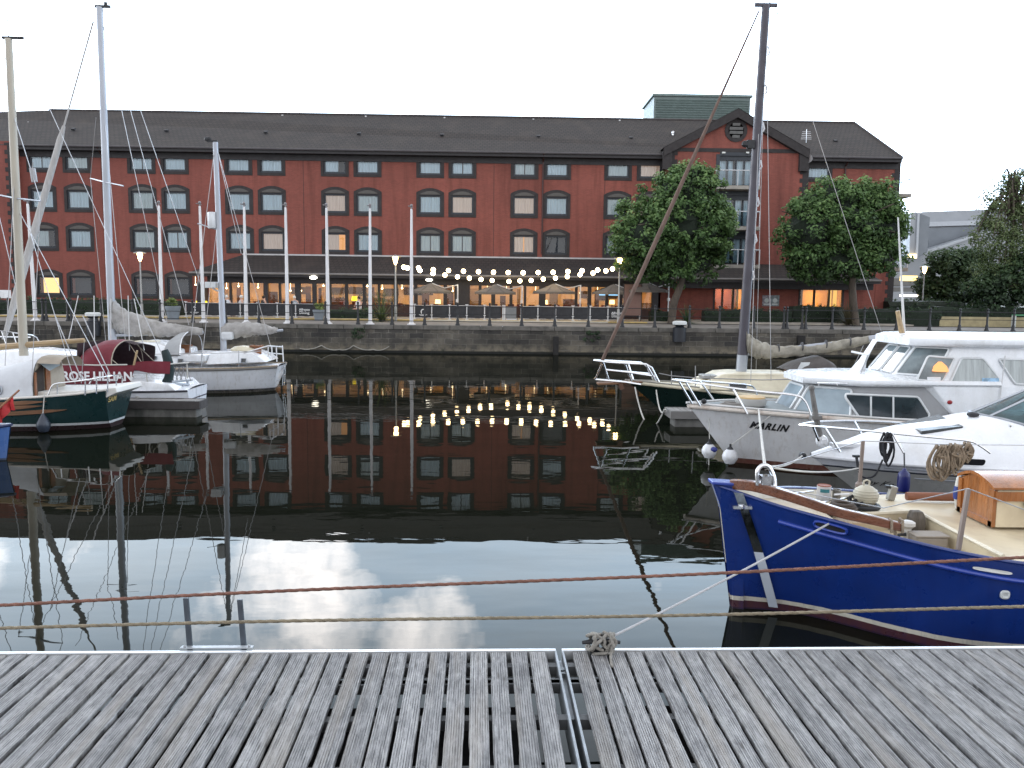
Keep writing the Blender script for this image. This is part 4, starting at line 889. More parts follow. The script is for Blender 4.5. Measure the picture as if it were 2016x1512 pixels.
def spiky(px,pb,Y,h,w,label,n=70,m=None,seed=3,trunk=.0):
    r=random.Random(seed); x=P(px,pb,Y).x; o3=(x,Y,ZQ); s=empty('spiky_plant',o3,label,'plant','spiky strap leaved plants')
    V=[];Fc=[];T=[]
    for i in range(n):
        a=r.uniform(0,2*PI); el=r.uniform(.15,1.5); L=h*r.uniform(.7,1.1); k=6; prev=None
        d=Vector((math.cos(a),math.sin(a),0)); side=Vector((-d.y,d.x,0)); pos=Vector((0,0,trunk)); e=el; wd=.035
        for j in range(k+1):
            ww=wd*(1-j/k)+.002; V+= [pos-side*ww,pos+side*ww]; T+=[max(0,min(1,.35+.5*j/k+r.uniform(-.15,.15)))]*2
            if j: b0=len(V)-4; Fc.append((b0,b0+1,b0+3,b0+2))
            pos=pos+(d*math.cos(e)*w+Vector((0,0,math.sin(e))))*L/k; e-=.20*(1.7-el)
    me=bpy.data.meshes.new('fronds'); me.from_pydata([tuple(v) for v in V],[],Fc); me.materials.append(m or HEDGE); at=me.attributes.new('tint','FLOAT','POINT'); at.data.foreach_set('value',T)
    o=bpy.data.objects.new('fronds',me); C.objects.link(o); o.parent=s
    mb=MB(); mb.tube([(0,0,0),(0,0,.3+trunk)],[.16,.1],8); mb.build('trunk',BARK,s)
LEAFS=leafmat('strap_leaf',(.02,.03,.012),(.06,.09,.03),(.16,.2,.09))
LEAFT=leafmat('dry_strap_leaf',(.02,.018,.01),(.06,.055,.03),(.14,.12,.07))
spiky(752,628,50.5,2.3,1.0,'bright green spiky palm between the last two flagpoles',110,LEAFS,3)
spiky(1352,634,52.0,1.5,.8,'dark spiky plant at the foot of the left round tree',90,LEAFD,4)
spiky(1668,636,52.0,1.9,.8,'large dry brown spiky plant at the foot of the right round tree',130,LEAFT,5)
spiky(1582,634,53.0,.8,.9,'small spiky plant right of the mast and posters',40,LEAFS,6)
# round pollarded trees
def tree(name,px,pb,Y,ells,trunk,label,leafm,leaf,dens,rad,count,seed,br=.42,grp='pollarded round crowned trees on the quay',r0=.2,zb=None,core=False):
    """ells in picture measure at depth Y: (px,py,rx_px,ry_px,dy)"""
    base=P(px,pb,Y); zb=ZQ if zb is None else zb; o3=(base.x,Y,zb); s=Y/F
    tr=empty(name,o3,label,'tree',grp)
    E=[]
    for (ex,ey,rx_,ry_,dy) in ells:
        c=P(ex,ey,Y+dy); E.append(((c.x,Y+dy,c.z),rx_*s,min(rx_,ry_*1.2)*s*.85,ry_*s))
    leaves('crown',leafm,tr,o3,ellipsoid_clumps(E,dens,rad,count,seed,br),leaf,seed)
    mb=MB()
    tp=[P(x,y,Y) for x,y in trunk]; tp[0].z=zb-.1
    path=smooth_path(tp,4); n=len(path); mb.tube(path,[r0*(1.25 if i==0 else 1)*(1-.45*i/n) for i in range(n)],10)
    top=tp[-1]
    rr=random.Random(seed)
    for e in E:
        for _ in range(6):
            d=Vector((rr.uniform(-1,1)*e[1],rr.uniform(-1,1)*e[2],rr.uniform(-.5,.9)*e[3]))*.75; q_=Vector(e[0])+d
            mb.tube(smooth_path([path[int(n*.75)],top.lerp(q_,.45)+Vector((0,0,.25)),q_],3),[r0*.4*(1-.12*i) for i in range(7)],6)
    mb.build('trunk',BARK,tr,origin=o3,smooth=True)
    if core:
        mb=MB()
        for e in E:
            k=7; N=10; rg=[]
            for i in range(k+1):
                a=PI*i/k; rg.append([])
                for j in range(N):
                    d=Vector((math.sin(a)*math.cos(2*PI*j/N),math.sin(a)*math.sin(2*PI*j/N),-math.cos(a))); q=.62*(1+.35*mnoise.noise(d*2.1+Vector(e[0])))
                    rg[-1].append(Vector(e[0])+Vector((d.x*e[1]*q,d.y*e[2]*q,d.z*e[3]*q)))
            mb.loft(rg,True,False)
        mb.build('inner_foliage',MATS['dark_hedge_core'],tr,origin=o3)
    return tr
tree('plane_tree',1322,640,51.5,[(1332,450,118,84,0),(1348,388,84,58,0),(1272,475,70,66,-.5),(1396,452,54,70,.3),(1325,512,108,50,0),(1362,352,48,32,0)],[(1322,636),(1326,600),(1340,560),(1345,520),(1340,470)],'leaning round crowned tree in front of the gable, left of the dark mast',LEAF,.12,27,.5,50,11,r0=.27,core=True)
tree('plane_tree',1672,640,52.0,[(1660,440,124,70,0),(1594,455,68,66,-.5),(1726,445,66,74,.3),(1650,392,88,40,0),(1705,392,64,42,.2),(1640,510,98,48,0),(1590,508,56,42,0),(1720,500,60,46,.2)],[(1685,636),(1680,600),(1678,560),(1680,520),(1668,470)],'wide round crowned tree at the right end of the hotel',LEAF,.12,27,.5,50,12,r0=.27,core=True)
# ---------------------------------------------------------------- beyond the hotel, right
YW=140
ARM=mat('arena_metal',(.30,.32,.35),.5,.3,.08,.2); ARD=mat('arena_dark_panel',(.17,.19,.215),.5,.3,.1,.3); ARL=mat('arena_light_trim',(.42,.45,.49),.5,.2,.05)
oa=P(1860,590,YW); oa=(oa.x,YW,ZQ)
ar=empty('arena_building',oa,'large grey metal clad arena hall beyond the trees at the right','building')
def A(px,py,dy=0): return P(px,py,YW+dy)
def flat(pts,dy,dy2): 
    mb=MB(); f=[A(x,y,dy) for x,y in pts]; b_=[v+Vector((0,dy2,0)) for v in f]; n=len(f)
    mb.add(f+b_,[tuple(range(n)),tuple(range(2*n-1,n-1,-1))]+[(i,n+i,n+(i+1)%n,(i+1)%n) for i in range(n)]); return mb
flat([(1742,600),(1742,478),(1800,430),(1816,417),(2060,408),(2200,430),(2200,600)],6,40).build('hall',ARM,ar,origin=oa)
flat([(1828,500),(1828,449),(1918,446),(1918,455)],5.5,.4).build('wall_panel',ARD,ar,origin=oa)
flat([(1826,446),(1826,437),(2060,430),(2060,439)],5.2,.6).build('roof_trim',ARL,ar,origin=oa)
flat([(1742,600),(1742,540),(1786,505),(1990,440),(2200,440),(2200,600)],2,3).build('lower_roof',ARM,ar,origin=oa)
flat([(1786,506),(1984,441),(1984,445),(1786,512)],1.6,.3).build('roof_trim',ARL,ar,origin=oa)
flat([(1790,508),(1793,422),(1803,417),(1810,420),(1806,508)],-2,3).build('tower_face',ARM,ar,origin=oa)
flat([(1806,508),(1811,420),(1831,428),(1826,497)],-1.9,3).build('tower_side',ARD,ar,origin=oa)
flat([(1803,509),(1807,418),(1811,418),(1807,509)],-2.3,.3).build('tower_trim',ARL,ar,origin=oa)
mb=MB(); c=A(1796,506,-2.6); mb.box(c.x-.7,c.y,c.z-.2,c.x+.7,c.y+.3,c.z+.5); mb.build('floodlight',emission('floodlight_glow',(1,.75,.4),5),ar,origin=oa)
# block behind the trees with a lit soffit
ob=P(1800,560,100); ob=(ob.x,100,ZQ)
bk=empty('car_park_block',ob,'low grey building with lit openings glimpsed between hotel and trees','building')
mb=MB(); a=P(1752,0,100).x; b_=P(1850,0,100).x; mb.box(a,100,P(1800,563,100).z,b_,110,P(1800,548,100).z); mb.box(a,100.2,P(1800,574,100).z,b_,110,P(1800,566,100).z); mb.box(a,101,ZQ,b_,110,P(1800,600,100).z); mb.build('wall',mat('car_park_concrete',(.16,.165,.17),.8),bk,origin=ob)
mb=MB(); p=P(1790,582,101); mb.box(p.x-1.2,100.5,p.z-.12,p.x+1.2,101,p.z+.12); mb.build('strip_light',emission('strip_light_glow',(1,.9,.7),4),bk,origin=ob)
mb=MB(); p=P(1788,548,97); mb.box(p.x-1,96.8,p.z-.3,p.x+1,97,p.z+.3); mb.build('shop_light',emission('shop_light_glow',(1,.72,.25),3),bk,origin=ob)
tree('bushy_tree',1880,600,66,[(1870,545,62,52,0),(1905,520,48,32,0),(1850,575,44,34,0),(1930,565,52,46,0)],[(1885,625),(1885,590),(1880,550)],'bushy green tree right of the lit lamp post',LEAFD,.16,30,.6,44,21,.45,'trees to the right of the hotel',.18)
tree('birch_tree',1960,630,58,[(1985,430,52,46,0),(2010,380,38,45,0),(1960,480,46,52,-.5),(2010,500,56,66,0),(1990,355,22,26,0),(1962,385,30,30,-.2),(2035,365,50,46,.2),(1965,420,36,30,-.3),(1945,470,34,40,-.4),(2035,440,50,60,0),(1975,540,60,50,0)],[(1955,640),(1965,600),(1985,540),(1995,440),(1992,350)],'tall feathery weeping tree at the right edge of the picture',LEAFW,.085,24,.6,30,22,.58,'trees to the right of the hotel',.2)
tree('dark_tree',1990,630,57,[(1990,560,58,46,0),(1945,575,45,40,0),(2030,540,50,60,0)],[(1935,640),(1950,600),(1970,570)],'dark low tree under the feathery tree at the right edge',LEAFD,.14,26,.55,40,23,.28,'trees to the right of the hotel',.2)
hedge(1752,1900,590,60,3,'pale rounded hedge beyond the right end of the hotel',bright=.52)
hedge(1655,1855,606,53.5,1.2,'dark clipped hedge behind the railing right of the spiky plant',bright=.36)
hedge(1850,2060,603,56,1.6,'dark clipped hedge under the right hand trees',bright=.36)
mb=MB(); a,b_=P(1850,632,53.5),P(2100,632,53.5); mb.box(a.x,53.5,ZQ-.02,b_.x,53.9,P(1900,624,53.5).z); tag(mb.build('garden_wall',mat('pale_low_wall',(.34,.29,.17),.8,var=.2),None,origin=((a.x+b_.x)/2,53.5,ZQ)),'low pale yellow garden wall below the hedge at the right','wall')
r=empty('bench',(P(2010,625,52.5).x,52.5,ZQ),'green framed bench end by the low wall at the right edge','bench')
mb=MB(); mb.box(-.35,0,.75,.6,.4,.82); mb.build('seat',mat('green_paint',(.06,.25,.12),.5),r)
for x in (-.33,.55): mb=MB(); mb.box(x-.03,0,0,x+.03,.4,.75); mb.build('leg',mat('white_frame',(.5,.52,.5),.5),r)
# ivy on the wall
for px,py,lab in ((705,655,'green weed growing from the quay wall below the palm'),(1165,660,'green weed growing from the quay wall left of the bollard')):
    p=P(px,py,YQ-.05); leaves('wall_plant',HEDGE,None,p,[(p+Vector((R.uniform(-.45,.45),R.uniform(-.1,.02),R.uniform(-.3,.25))),.14,16,.45) for _ in range(14)],.05,seed=px); o=C.objects[-1]; tag(o,lab,'plant','weeds growing from the quay wall')
# ---------------------------------------------------------------- boat helpers
def interp(keys,i):
    xs=[k[0] for k in keys]; ys=[k[i] for k in keys]; n=len(xs)
    d=[0]*n
    for j in range(n):
        if j==0: d[j]=(ys[1]-ys[0])/(xs[1]-xs[0])
        elif j==n-1: d[j]=(ys[-1]-ys[-2])/(xs[-1]-xs[-2])
        else: d[j]=(ys[j+1]-ys[j-1])/(xs[j+1]-xs[j-1])
    def f(x):
        x=max(xs[0],min(xs[-1],x)); j=0
        while j<n-2 and x>xs[j+1]: j+=1
        h=xs[j+1]-xs[j]; t_=(x-xs[j])/h; a=ys[j];b_=ys[j+1]
        return (2*t_**3-3*t_**2+1)*a+(t_**3-2*t_**2+t_)*h*d[j]+(-2*t_**3+3*t_**2)*b_+(t_**3-t_**2)*h*d[j+1]
    return f
class Boat:
    """local frame: x towards the bow, +y the side facing the pontoon, z up from the water"""
    def __init__(s,name,X0,Y0,keys,label,cat,rake=0,p=1.0,group=None,bow=1,rk=3.0,srake=0):
        keys=sorted(keys); s.keys=keys; s.X0,s.Y0=X0,Y0; s.rake=rake; s.p=p; s.rk=rk; s.srake=srake
        s.hs,s.zs,s.hw,s.zk=[interp(keys,i) for i in (1,2,3,4)]
        s.x0,s.x1=keys[0][0],keys[-1][0]
        s.e=empty(name,(X0,Y0,0),label,cat,group,rotz=PI if bow==1 else 0); s.bow=bow
    def L(s,px,py,yl=0):
        v=P(px,py,s.Y0-yl*s.bow); return Vector(((s.X0-v.x)*s.bow,yl,v.z))
    def shift(s,x,z):
        zz=max(z,-.35); a=max(0,1-(s.x1-x)/s.rk)**2; b=max(0,1-(x-s.x0)/1.5)**2
        return s.rake*a*zz/s.zs(s.x1)+s.srake*b*zz/s.zs(s.x0)
    def S(s,x,z,side=1,off=0):
        zs=max(.05,s.zs(x)); u=max(0,min(1.2,z/zs)); y=s.hw(x)+(s.hs(x)-s.hw(x))*(u**s.p)
        return Vector((x+s.shift(x,z),side*(y+off),z))
    def SX(s,xa,z,side=1,off=0):
        x=xa
        for _ in range(8): x=xa-s.shift(x,z)
        v=s.S(x,z,side,off); v.x=xa; return v
    def hull(s,m,n=34,name='hull',smooth=35,extra=None):
        mb=MB(); rings=[]
        for i in range(n+1):
            t_=i/n; x=s.x0+(s.x1-s.x0)*t_; zs=s.zs(x); half=[]
            for j in range(9): half.append(s.S(x,zs*(1-j/8)))
            hw=s.hw(x); zk=s.zk(x)
            for j in range(1,5): a=PI/2*j/4; half.append(Vector((x+s.shift(x,zk*math.sin(a)),hw*math.cos(a),zk*math.sin(a))))
            rings.append(half+[Vector((v.x,-v.y,v.z)) for v in half[-2::-1]])
        mb.loft(rings,False,False)
        mb.add(rings[0],[tuple(range(len(rings[0])))])
        return mb.build(name,m,s.e,smooth=smooth)
    def deck(s,m,drop=.0,inset=.03,camber=.05,name='deck',n=30,xa=None,xb=None,wall=True):
        mb=MB(); xa=s.x0 if xa is None else xa; xb=s.x1 if xb is None else xb; rings=[]
        for i in range(n+1):
            x=xa+(xb-xa)*i/n; z=s.zs(x)-drop; v=s.S(x,z); w=max(.003,v.y-inset); r_=[]
            top=s.S(x,s.zs(x)); wt=max(.003,top.y-inset)
            if wall and drop>0: r_.append(Vector((top.x,wt,s.zs(x)-.005)))
            for k in range(7): u=1-2*k/6; r_.append(Vector((v.x,w*u,z+camber*(1-u*u))))
            if wall and drop>0: r_.append(Vector((top.x,-wt,s.zs(x)-.005)))
            rings.append(r_)
        mb.loft(rings,False,False); return mb.build(name,m,s.e,recalc=False,smooth=40)
    def rail(s,m,dz=0,r=.03,name='gunwale',off=0,xa=None,xb=None,n=40,sides=(1,-1),flatten=None):
        xa=s.x0 if xa is None else xa; xb=s.x1 if xb is None else xb; mb=MB()
        for sd in sides: mb.tube([s.S(xa+(xb-xa)*i/n,s.zs(xa+(xb-xa)*i/n)+dz,sd,off) for i in range(n+1)],r,8)
        return mb.build(name,m,s.e,smooth=True)
    def tubes(s,name,m,paths,r,n=6,parent=None):
        mb=MB()
        for p in paths: mb.tube(p,r,n)
        return mb.build(name,m,parent or s.e,smooth=True)
    def hulltext(s,word,xa,z,size,m,shear=0,bold=.0,side=1,name='name_lettering',dz=0.0):
        """letters lie on the skin of the hull; reading direction runs aft from xa for a bow that points left"""
        tb=text_mb(word,size,shear,bold); tb.v=[s.SX(xa-v.x,z+v.y-dz*v.x,side,.006) for v in tb.v]
        return tb.build(name,m,s.e,recalc=False)
def house(prof,wf,m,name,parent,smooth=None,bevel=0):
    """deckhouse: side profile (x,z) with half width wf(x,z)"""
    mb=MB(); n=len(prof)
    a=[Vector((x,wf(x,z),z)) for x,z in prof]; b=[Vector((x,-wf(x,z),z)) for x,z in prof]
    mb.add(a+b,[tuple(range(n)),tuple(range(2*n-1,n-1,-1))]+[(i,n+i,n+(i+1)%n,(i+1)%n) for i in range(n)])
    return mb.build(name,m,parent,bevel=bevel,smooth=smooth)
def roundpoly(pts,r=.06,k=4):
    out=[]; n=len(pts)
    for i in range(n):
        a,b,c=Vector(pts[i-1]),Vector(pts[i]),Vector(pts[(i+1)%n]); ra=min(r,(a-b).length*.45,(c-b).length*.45)
        p0=b+(a-b).normalized()*ra; p1=b+(c-b).normalized()*ra
        for j in range(k+1): t_=j/k; out.append((1-t_)**2*p0+2*t_*(1-t_)*b+t_*t_*p1)
    return out
def pane(poly,name,m,parent,frame=None,fr=.02,fname='window_frame',off=(0,0,0)):
    mb=MB(); mb.quad(*[Vector(p)+Vector(off) for p in poly]); o=mb.build(name,m,parent,recalc=False)
    if frame:
        mb=MB(); pts=[Vector(p)+Vector(off) for p in poly]; mb.tube(pts+[pts[0],pts[1]],fr,6,cap=False); mb.build(fname,frame,o,smooth=True)
    return o
def sail_bundle(path,rad,m,name,parent,seed=1,drop=1.5,n=26):
    """a lowered sail stowed along a boom: lumpy folded cloth"""
    mb=MB(); path=smooth_path(path,18); rr=random.Random(seed); N=len(path); rings=[]
    for i,c in enumerate(path):
        t_=i/(N-1); j_=t_*(len(rad)-1); k=min(int(j_),len(rad)-2); r_=rad[k]+(rad[k+1]-rad[k])*(j_-k)
        ring=[]
        for j in range(n):
            a=2*PI*j/n; i_=i*7/18; q=1+.24*mnoise.noise(Vector((i_*.55,math.cos(a)*1.3,math.sin(a)*1.3+seed)))+.17*mnoise.noise(Vector((i_*.8,math.cos(a)*3.4+i_*.4,math.sin(a)*3.4+seed)))-.16*abs(mnoise.noise(Vector((i_*1.1+math.sin(a)*1.5,math.cos(a)*2.2,seed+9))))
            ring.append(c+Vector((0,math.cos(a)*r_*.62*q,math.sin(a)*r_*q*(drop if math.sin(a)<0 else 1)*.9)))
        rings.append(ring)
    mb.loft(rings,True,True); o=mb.build(name,m,parent,smooth=60)
    return o
STRAP=mat('dark_sail_tie',(.06,.06,.065),.8)
BURG=mat('burgundy_canvas',(.13,.011,.022),.8,var=.2,vs=2,bump=.5,bs=7,dirt=((.2,.03,.05),.4,1.2,(1,1,1)))
TANC=mat('tan_canvas',(.30,.26,.21),.9,var=.15,vs=3,bump=.4,bs=8)
WHITEC=mat('white_canvas',(.55,.57,.60),.85,var=.1,vs=2,bump=.5,bs=6,dirt=((.3,.3,.3),.4,2,(1,1,1)))
LETW=mat('white_lettering',(.75,.75,.77),.5,var=.03); LETB=mat('black_lettering',(.012,.012,.014),.4)
GREYD=mat('grey_deck_paint',(.20,.225,.23),.7,var=.1,vs=3,dirt=((.1,.1,.1),.4,2,(1,1,1)))
# ---------------------------------------------------------------- white ketch with two masts (left, rear)
X0=P(541,730,28.2).x
K=[(0,.62,.86,.04,-.05),(.35,.82,.84,.42,-.2),(1.2,1.15,.81,.85,-.4),(3,1.4,.80,1.2,-.5),(5.5,1.45,.86,1.25,-.5),(8,.9,1.02,.7,-.45),(10,.03,1.25,.02,-.2)]
kt=Boat('ketch',X0,28.2,K,'white two masted sailing yacht with grey sail covers and reversed transom, stern towards the harbour','sailing boat',rake=.6,p=.8,srake=-.25)
HW=banded('ketch_hull_paint',[(-.5,(.012,.012,.016)),(.085,(.012,.02,.05)),(.115,(.68,.70,.74))],dirt=((.36,.33,.27),.5))
kt.hull(HW); kt.deck(WHITE,.0,.02,.06); kt.rail(mat('grey_rub_rail',(.12,.115,.11),.5),-.02,.035,'rubbing_strake')
kt.rail(mat('teak_toe_rail',(.3,.24,.17),.7,var=.2,vs=6),.03,.025,'toe_rail',-.03)
wf=lambda b_,t_:(lambda x,z:(b_ if z<1.0 else t_))
def lz(px,py,yl=.95): v=kt.L(px,py,yl); return (v.x,v.z)
house([lz(522,714),lz(508,703),lz(492,696),lz(470,693),lz(442,694),lz(412,694),lz(405,718)],wf(.98,.82),WHITE,'aft_cabin',kt.e,bevel=.04,smooth=50)
house([lz(352,716),lz(350,689),lz(300,676),lz(262,674),lz(210,690),lz(205,716)],wf(1.05,.85),WHITE,'coachroof',kt.e,bevel=.05,smooth=50)
house([lz(405,712),lz(405,699),lz(350,697),lz(350,712)],wf(1.05,1.0),WHITE,'cockpit_coaming',kt.e,bevel=.03,smooth=50)
a,b_=kt.L(276,709,1.06),kt.L(308,701,1.06); pane(roundpoly([(a.x,1.0,a.z),(b_.x,1.0,a.z),(b_.x,.96,b_.z),(a.x,.96,b_.z)],.06),'cabin_window',DARKG,kt.e,ALU,.012,off=(0,.03,0))
for px,py in ((356,711),(480,710)):
    a,b_=kt.L(px-5,py+4,1.0),kt.L(px+5,py-4,1.0); pane([(a.x,1.02,a.z),(b_.x,1.02,a.z),(b_.x,.985,b_.z),(a.x,.985,b_.z)],'cabin_window',DARKG,kt.e,ALU,.014,off=(0,.03,0))
for px,py,w in ((366,692,.3),(505,693,.32)):
    c=kt.L(px,py,.3); mb=MB(); mb.cbox(c,(w,.06,.42)); mb.cbox(c+Vector((0,0,.2)),(w+.1,.2,.06)); mb.build('companionway_board',TEAK,kt.e,bevel=.01)
mb=MB(); c=kt.L(478,690,.3); mb.lathe([(.42,0),(.42,.06),(.3,.13),(.05,.16)],(c.x,.2,c.z),16); mb.build('deck_hatch',CREAM,kt.e,smooth=True)
for px in (283,302): c=kt.L(px,676,0); mb=MB(); mb.cbox((c.x,.1,c.z+.05),(.4,.5,.1)); mb.build('deck_hatch',CREAM,kt.e,bevel=.03)
# sprayhood, open aft
SPG=mat('grey_sprayhood',(.33,.34,.35),.85,var=.12,vs=2,bump=.4,bs=7)
mb=MB(); rings=[]; nA=12
for px,pt,pb,f in ((338,686,700,.8),(346,664,700,.95),(360,654,699,1.0),(376,652,699,1.0)):
    top=kt.L(px,pt,0); bot=kt.L(px,pb,1); h=top.z-bot.z
    rings.append([Vector((top.x,1.05*f*math.cos(PI*i/nA)*(1-.12*math.sin(PI*i/nA)),bot.z+h*math.sin(PI*i/nA)**.6)) for i in range(nA+1)])
mb.loft(rings,False,False); sh=mb.build('sprayhood',SPG,kt.e,recalc=False,smooth=60)
mb=MB(); mb.loft([[Vector((q.x,q.y*.96,q.z-.025)) for q in r_] for r_ in rings],False,False); mb.add([Vector((q.x-.05,q.y*.95,q.z-.03)) for q in rings[1]],[tuple(range(nA+1))]); mb.build('hood_lining',mat('brown_hood_lining',(.13,.105,.085),.9),sh,recalc=False,smooth=60)
mb=MB(); mb.tube(rings[-1],.02,6); mb.build('hood_frame',CHROME,sh)
# rig
def mast(bt,name,pts,r,m,yl=0):
    mb=MB(); p=[bt.L(x,y,yl) for x,y in pts]; path=[p[0].lerp(p[-1],i/8) for i in range(9)]
    mb.tube(path,[r*(1-.22*(i/8)) for i in range(9)],10); o=mb.build(name,m,bt.e,smooth=True); return o,p[0],p[-1]
MASTA=mat('grey_mast_alloy',(.36,.38,.42),.45,.45,.1,1,stretch=(1,1,.2))
mm,mb0,mtop=mast(kt,'mast',[(223,700),(196,14)],.135,MASTA)
mb=MB(); t0=mtop; mb.cbox(t0+Vector((-.1,0,.02)),(.5,.08,.08)); mb.tube([t0,t0+Vector((0,0,.35))],.012,5); mb.cbox(t0+Vector((-.2,0,.1)),(.1,.05,.12)); mb.build('masthead_fitting',IRON,mm)
mb=MB(); 
a,b_=kt.L(204,358,0),kt.L(178,351,-.9); mb.tube([a,b_],.022,6); mb.tube([a,kt.L(243,366,.9)],.022,6); mb.build('spreader',MASTA,mm)
mz,z0,ztop=mast(kt,'mizzen_mast',[(441,702),(424,280)],.105,MASTA)
mb=MB(); mb.cbox(ztop+Vector((.1,0,.03)),(.35,.06,.06)); mb.ball(ztop+Vector((.25,0,.1)),.09,8,(1.4,.6,.8)); mb.build('masthead_fitting',IRON,mz)
rd=kt.L(418,434,0); mb=MB(); mb.tube([(rd.x,0,rd.z-.27),(rd.x,0,rd.z+.27)],.15,14); mb.build('radar_reflector',mat('white_radar_plastic',(.6,.62,.64),.4),mz,smooth=True,bevel=.03)
mb=MB(); mb.tube([kt.L(389,440,0),kt.L(430,453,0)],.02,6); mb.build('spreader',MASTA,mz)
rd=kt.L(417,561,0); mb=MB(); mb.box(rd.x-.17,-.2,rd.z-.1,rd.x+.17,.2,rd.z+.1); mb.tube([kt.L(417,567,0),kt.L(433,575,0)],.03,6); mb.build('radar_scanner',MATS['white_radar_plastic'],mz,bevel=.04)
rd=kt.L(448,661,.2); mb=MB(); mb.cbox(rd,(.38,.25,.26)); mb.build('outboard_engine',mat('white_engine_cowl',(.5,.52,.54),.4),kt.e,bevel=.06)
sail_bundle([kt.L(223,612,0),kt.L(245,628,0),kt.L(300,643,0),kt.L(350,648,0),kt.L(399,651,0)],[.50,.40,.25,.18,.09],SAILC,'stowed_mainsail',kt.e,2)
mb=MB(); mb.tube([kt.L(222,660,0),kt.L(400,654,0)],.05,8); mb.build('boom',MASTA,kt.e)
sail_bundle([kt.L(437,652,0),kt.L(460,648,0),kt.L(500,645,0),kt.L(530,648,0),kt.L(547,649,0)],[.26,.25,.20,.13,.06],SAILC,'stowed_mizzen_sail',kt.e,5)
mb=MB(); mb.tube([kt.L(437,662,0),kt.L(557,650,0)],.045,8); mb.build('mizzen_boom',MASTA,kt.e)
st=mtop+Vector((.22,0,-.45)); en=kt.L(8,668,0); q_=st.lerp(en,.32)
mb=MB(); mb.tube([st,q_],.03,6); mb.tube([q_,st.lerp(en,.36),st.lerp(en,.85),en],[.05,.10,.13,.07],10); mb.build('furled_jib',mat('furled_sail_cloth',(.40,.39,.38),.85,var=.15,vs=6,stretch=(2,2,.4)),kt.e,smooth=True)
rig=[[mtop,kt.L(330,640,.0)],[mtop+Vector((-.1,0,-.05)),kt.L(372,640,0)],[kt.L(178,351,-.9),kt.L(210,690,-1.2)],[kt.L(178,351,-.9),kt.L(189,232,-.4)],[kt.L(97,213,0),kt.L(320,700,1.3)],[mtop.lerp(mb0,.28),kt.L(250,705,1.35)],[kt.L(275,213,.3),kt.L(395,560,.3)],[ztop,kt.L(475,500,0)],[ztop,kt.L(535,690,.4)],[ztop,kt.L(372,700,1.2)],[kt.L(426,455,0),kt.L(398,705,1.1)]]
kt.tubes('rigging',WIRE,rig,.011,4)
# pushpit, stanchions and pulpit
ps=[kt.L(528,703,.75),kt.L(528,681,.75),kt.L(556,681,-.6),kt.L(558,712,-.6)]
kt.tubes('pushpit',PAINTW,[[ps[0],ps[1],kt.L(556,683,.0),ps[2],ps[3]],[kt.L(528,695,.75),kt.L(556,697,-.6)],[kt.L(544,682,.1),kt.L(545,712,.1)],[ps[1],kt.L(480,695,1.1)],[kt.L(535,682,.6),kt.L(536,708,.6)]],.022)
stn=[]
for px in (470,397,326,250): stn.append([kt.L(px,722,1.2),kt.L(px,690,1.2)])
kt.tubes('guard_rail',WIRE,stn+[[kt.L(528,690,1.0),kt.L(470,694,1.2),kt.L(397,696,1.2),kt.L(326,697,1.2),kt.L(250,698,1.2)]],.013,5)
bp=[kt.L(-30,672,.7),kt.L(-20,652,.6),kt.L(35,656,.2),kt.L(72,664,-.5),kt.L(80,690,-.6)]
kt.tubes('pulpit',CHROME,[smooth_path(bp,3),[kt.L(3,653,.5),kt.L(14,685,.5)],[kt.L(25,655,.3),kt.L(36,688,.3)],[kt.L(-30,662,.6),kt.L(60,664,-.3)]],.022)
tb=text_mb('LADYBIRD',.155,.1,.004); a=kt.L(523,747,.55)
tr0=kt.S(0,.5); 
tb.v=[Vector((-.17*(.55+v.y/.86) -.012-.0*v.x,.50-v.x*.92,.50+v.y+.10*v.x)) for v in tb.v]
tb.build('name_lettering',mat('blue_lettering',(.03,.07,.16),.5),kt.e,recalc=False)
c=kt.L(561,740,-.2); kt.tubes('boarding_ladder',CHROME,[[Vector((-.3,-.05,.95)),Vector((-.24,-.05,.15))],[Vector((-.3,-.3,.95)),Vector((-.24,-.3,.15))]]+[[Vector((-.27,-.05,z)),Vector((-.27,-.3,z))] for z in (.25,.5,.75)],.018)
# ---------------------------------------------------------------- burgundy canopied cruiser
X0=P(372,780,23.0).x; Y0=23.7
K=[(0,.8,.62,.55,-.1),(.6,1.0,.62,.85,-.3),(2,1.15,.62,1.0,-.35),(4,1.15,.66,1.0,-.4),(6,.8,.8,.55,-.35),(7.3,.03,.95,.02,-.2)]
cr=Boat('cabin_cruiser',X0,Y0,K,'white cabin cruiser with burgundy cockpit tent and name in white capitals on its weather cloth','boat',rake=.5,p=.8)
HC=banded('cruiser_hull_paint',[(-.5,(.02,.02,.03)),(.05,(.64,.67,.72)),(.31,(.015,.02,.05)),(.345,(.68,.70,.75))],dirt=((.3,.3,.3),.3))
cr.hull(HC); cr.deck(WHITE,0,.02,.05); cr.rail(mat('navy_rub_rail',(.02,.02,.03),.5),-.03,.03,'rubbing_strake')
def lc(px,py,yl=1.0): v=cr.L(px,py,yl); return (v.x,v.z)
house([lc(345,770),lc(330,757),lc(262,750),lc(120,752),lc(120,770)],lambda x,z:.95,WHITE,'cockpit_moulding',cr.e,bevel=.03,smooth=50)
house([lc(118,752,.8),lc(116,712,.8),lc(100,696,.8),lc(40,690,.8),lc(-40,694,.8),lc(-80,712,.8),lc(-110,752,.8)],lambda x,z:.95 if z<1.0 else .75,WHITE,'cabin',cr.e,bevel=.08,smooth=60)
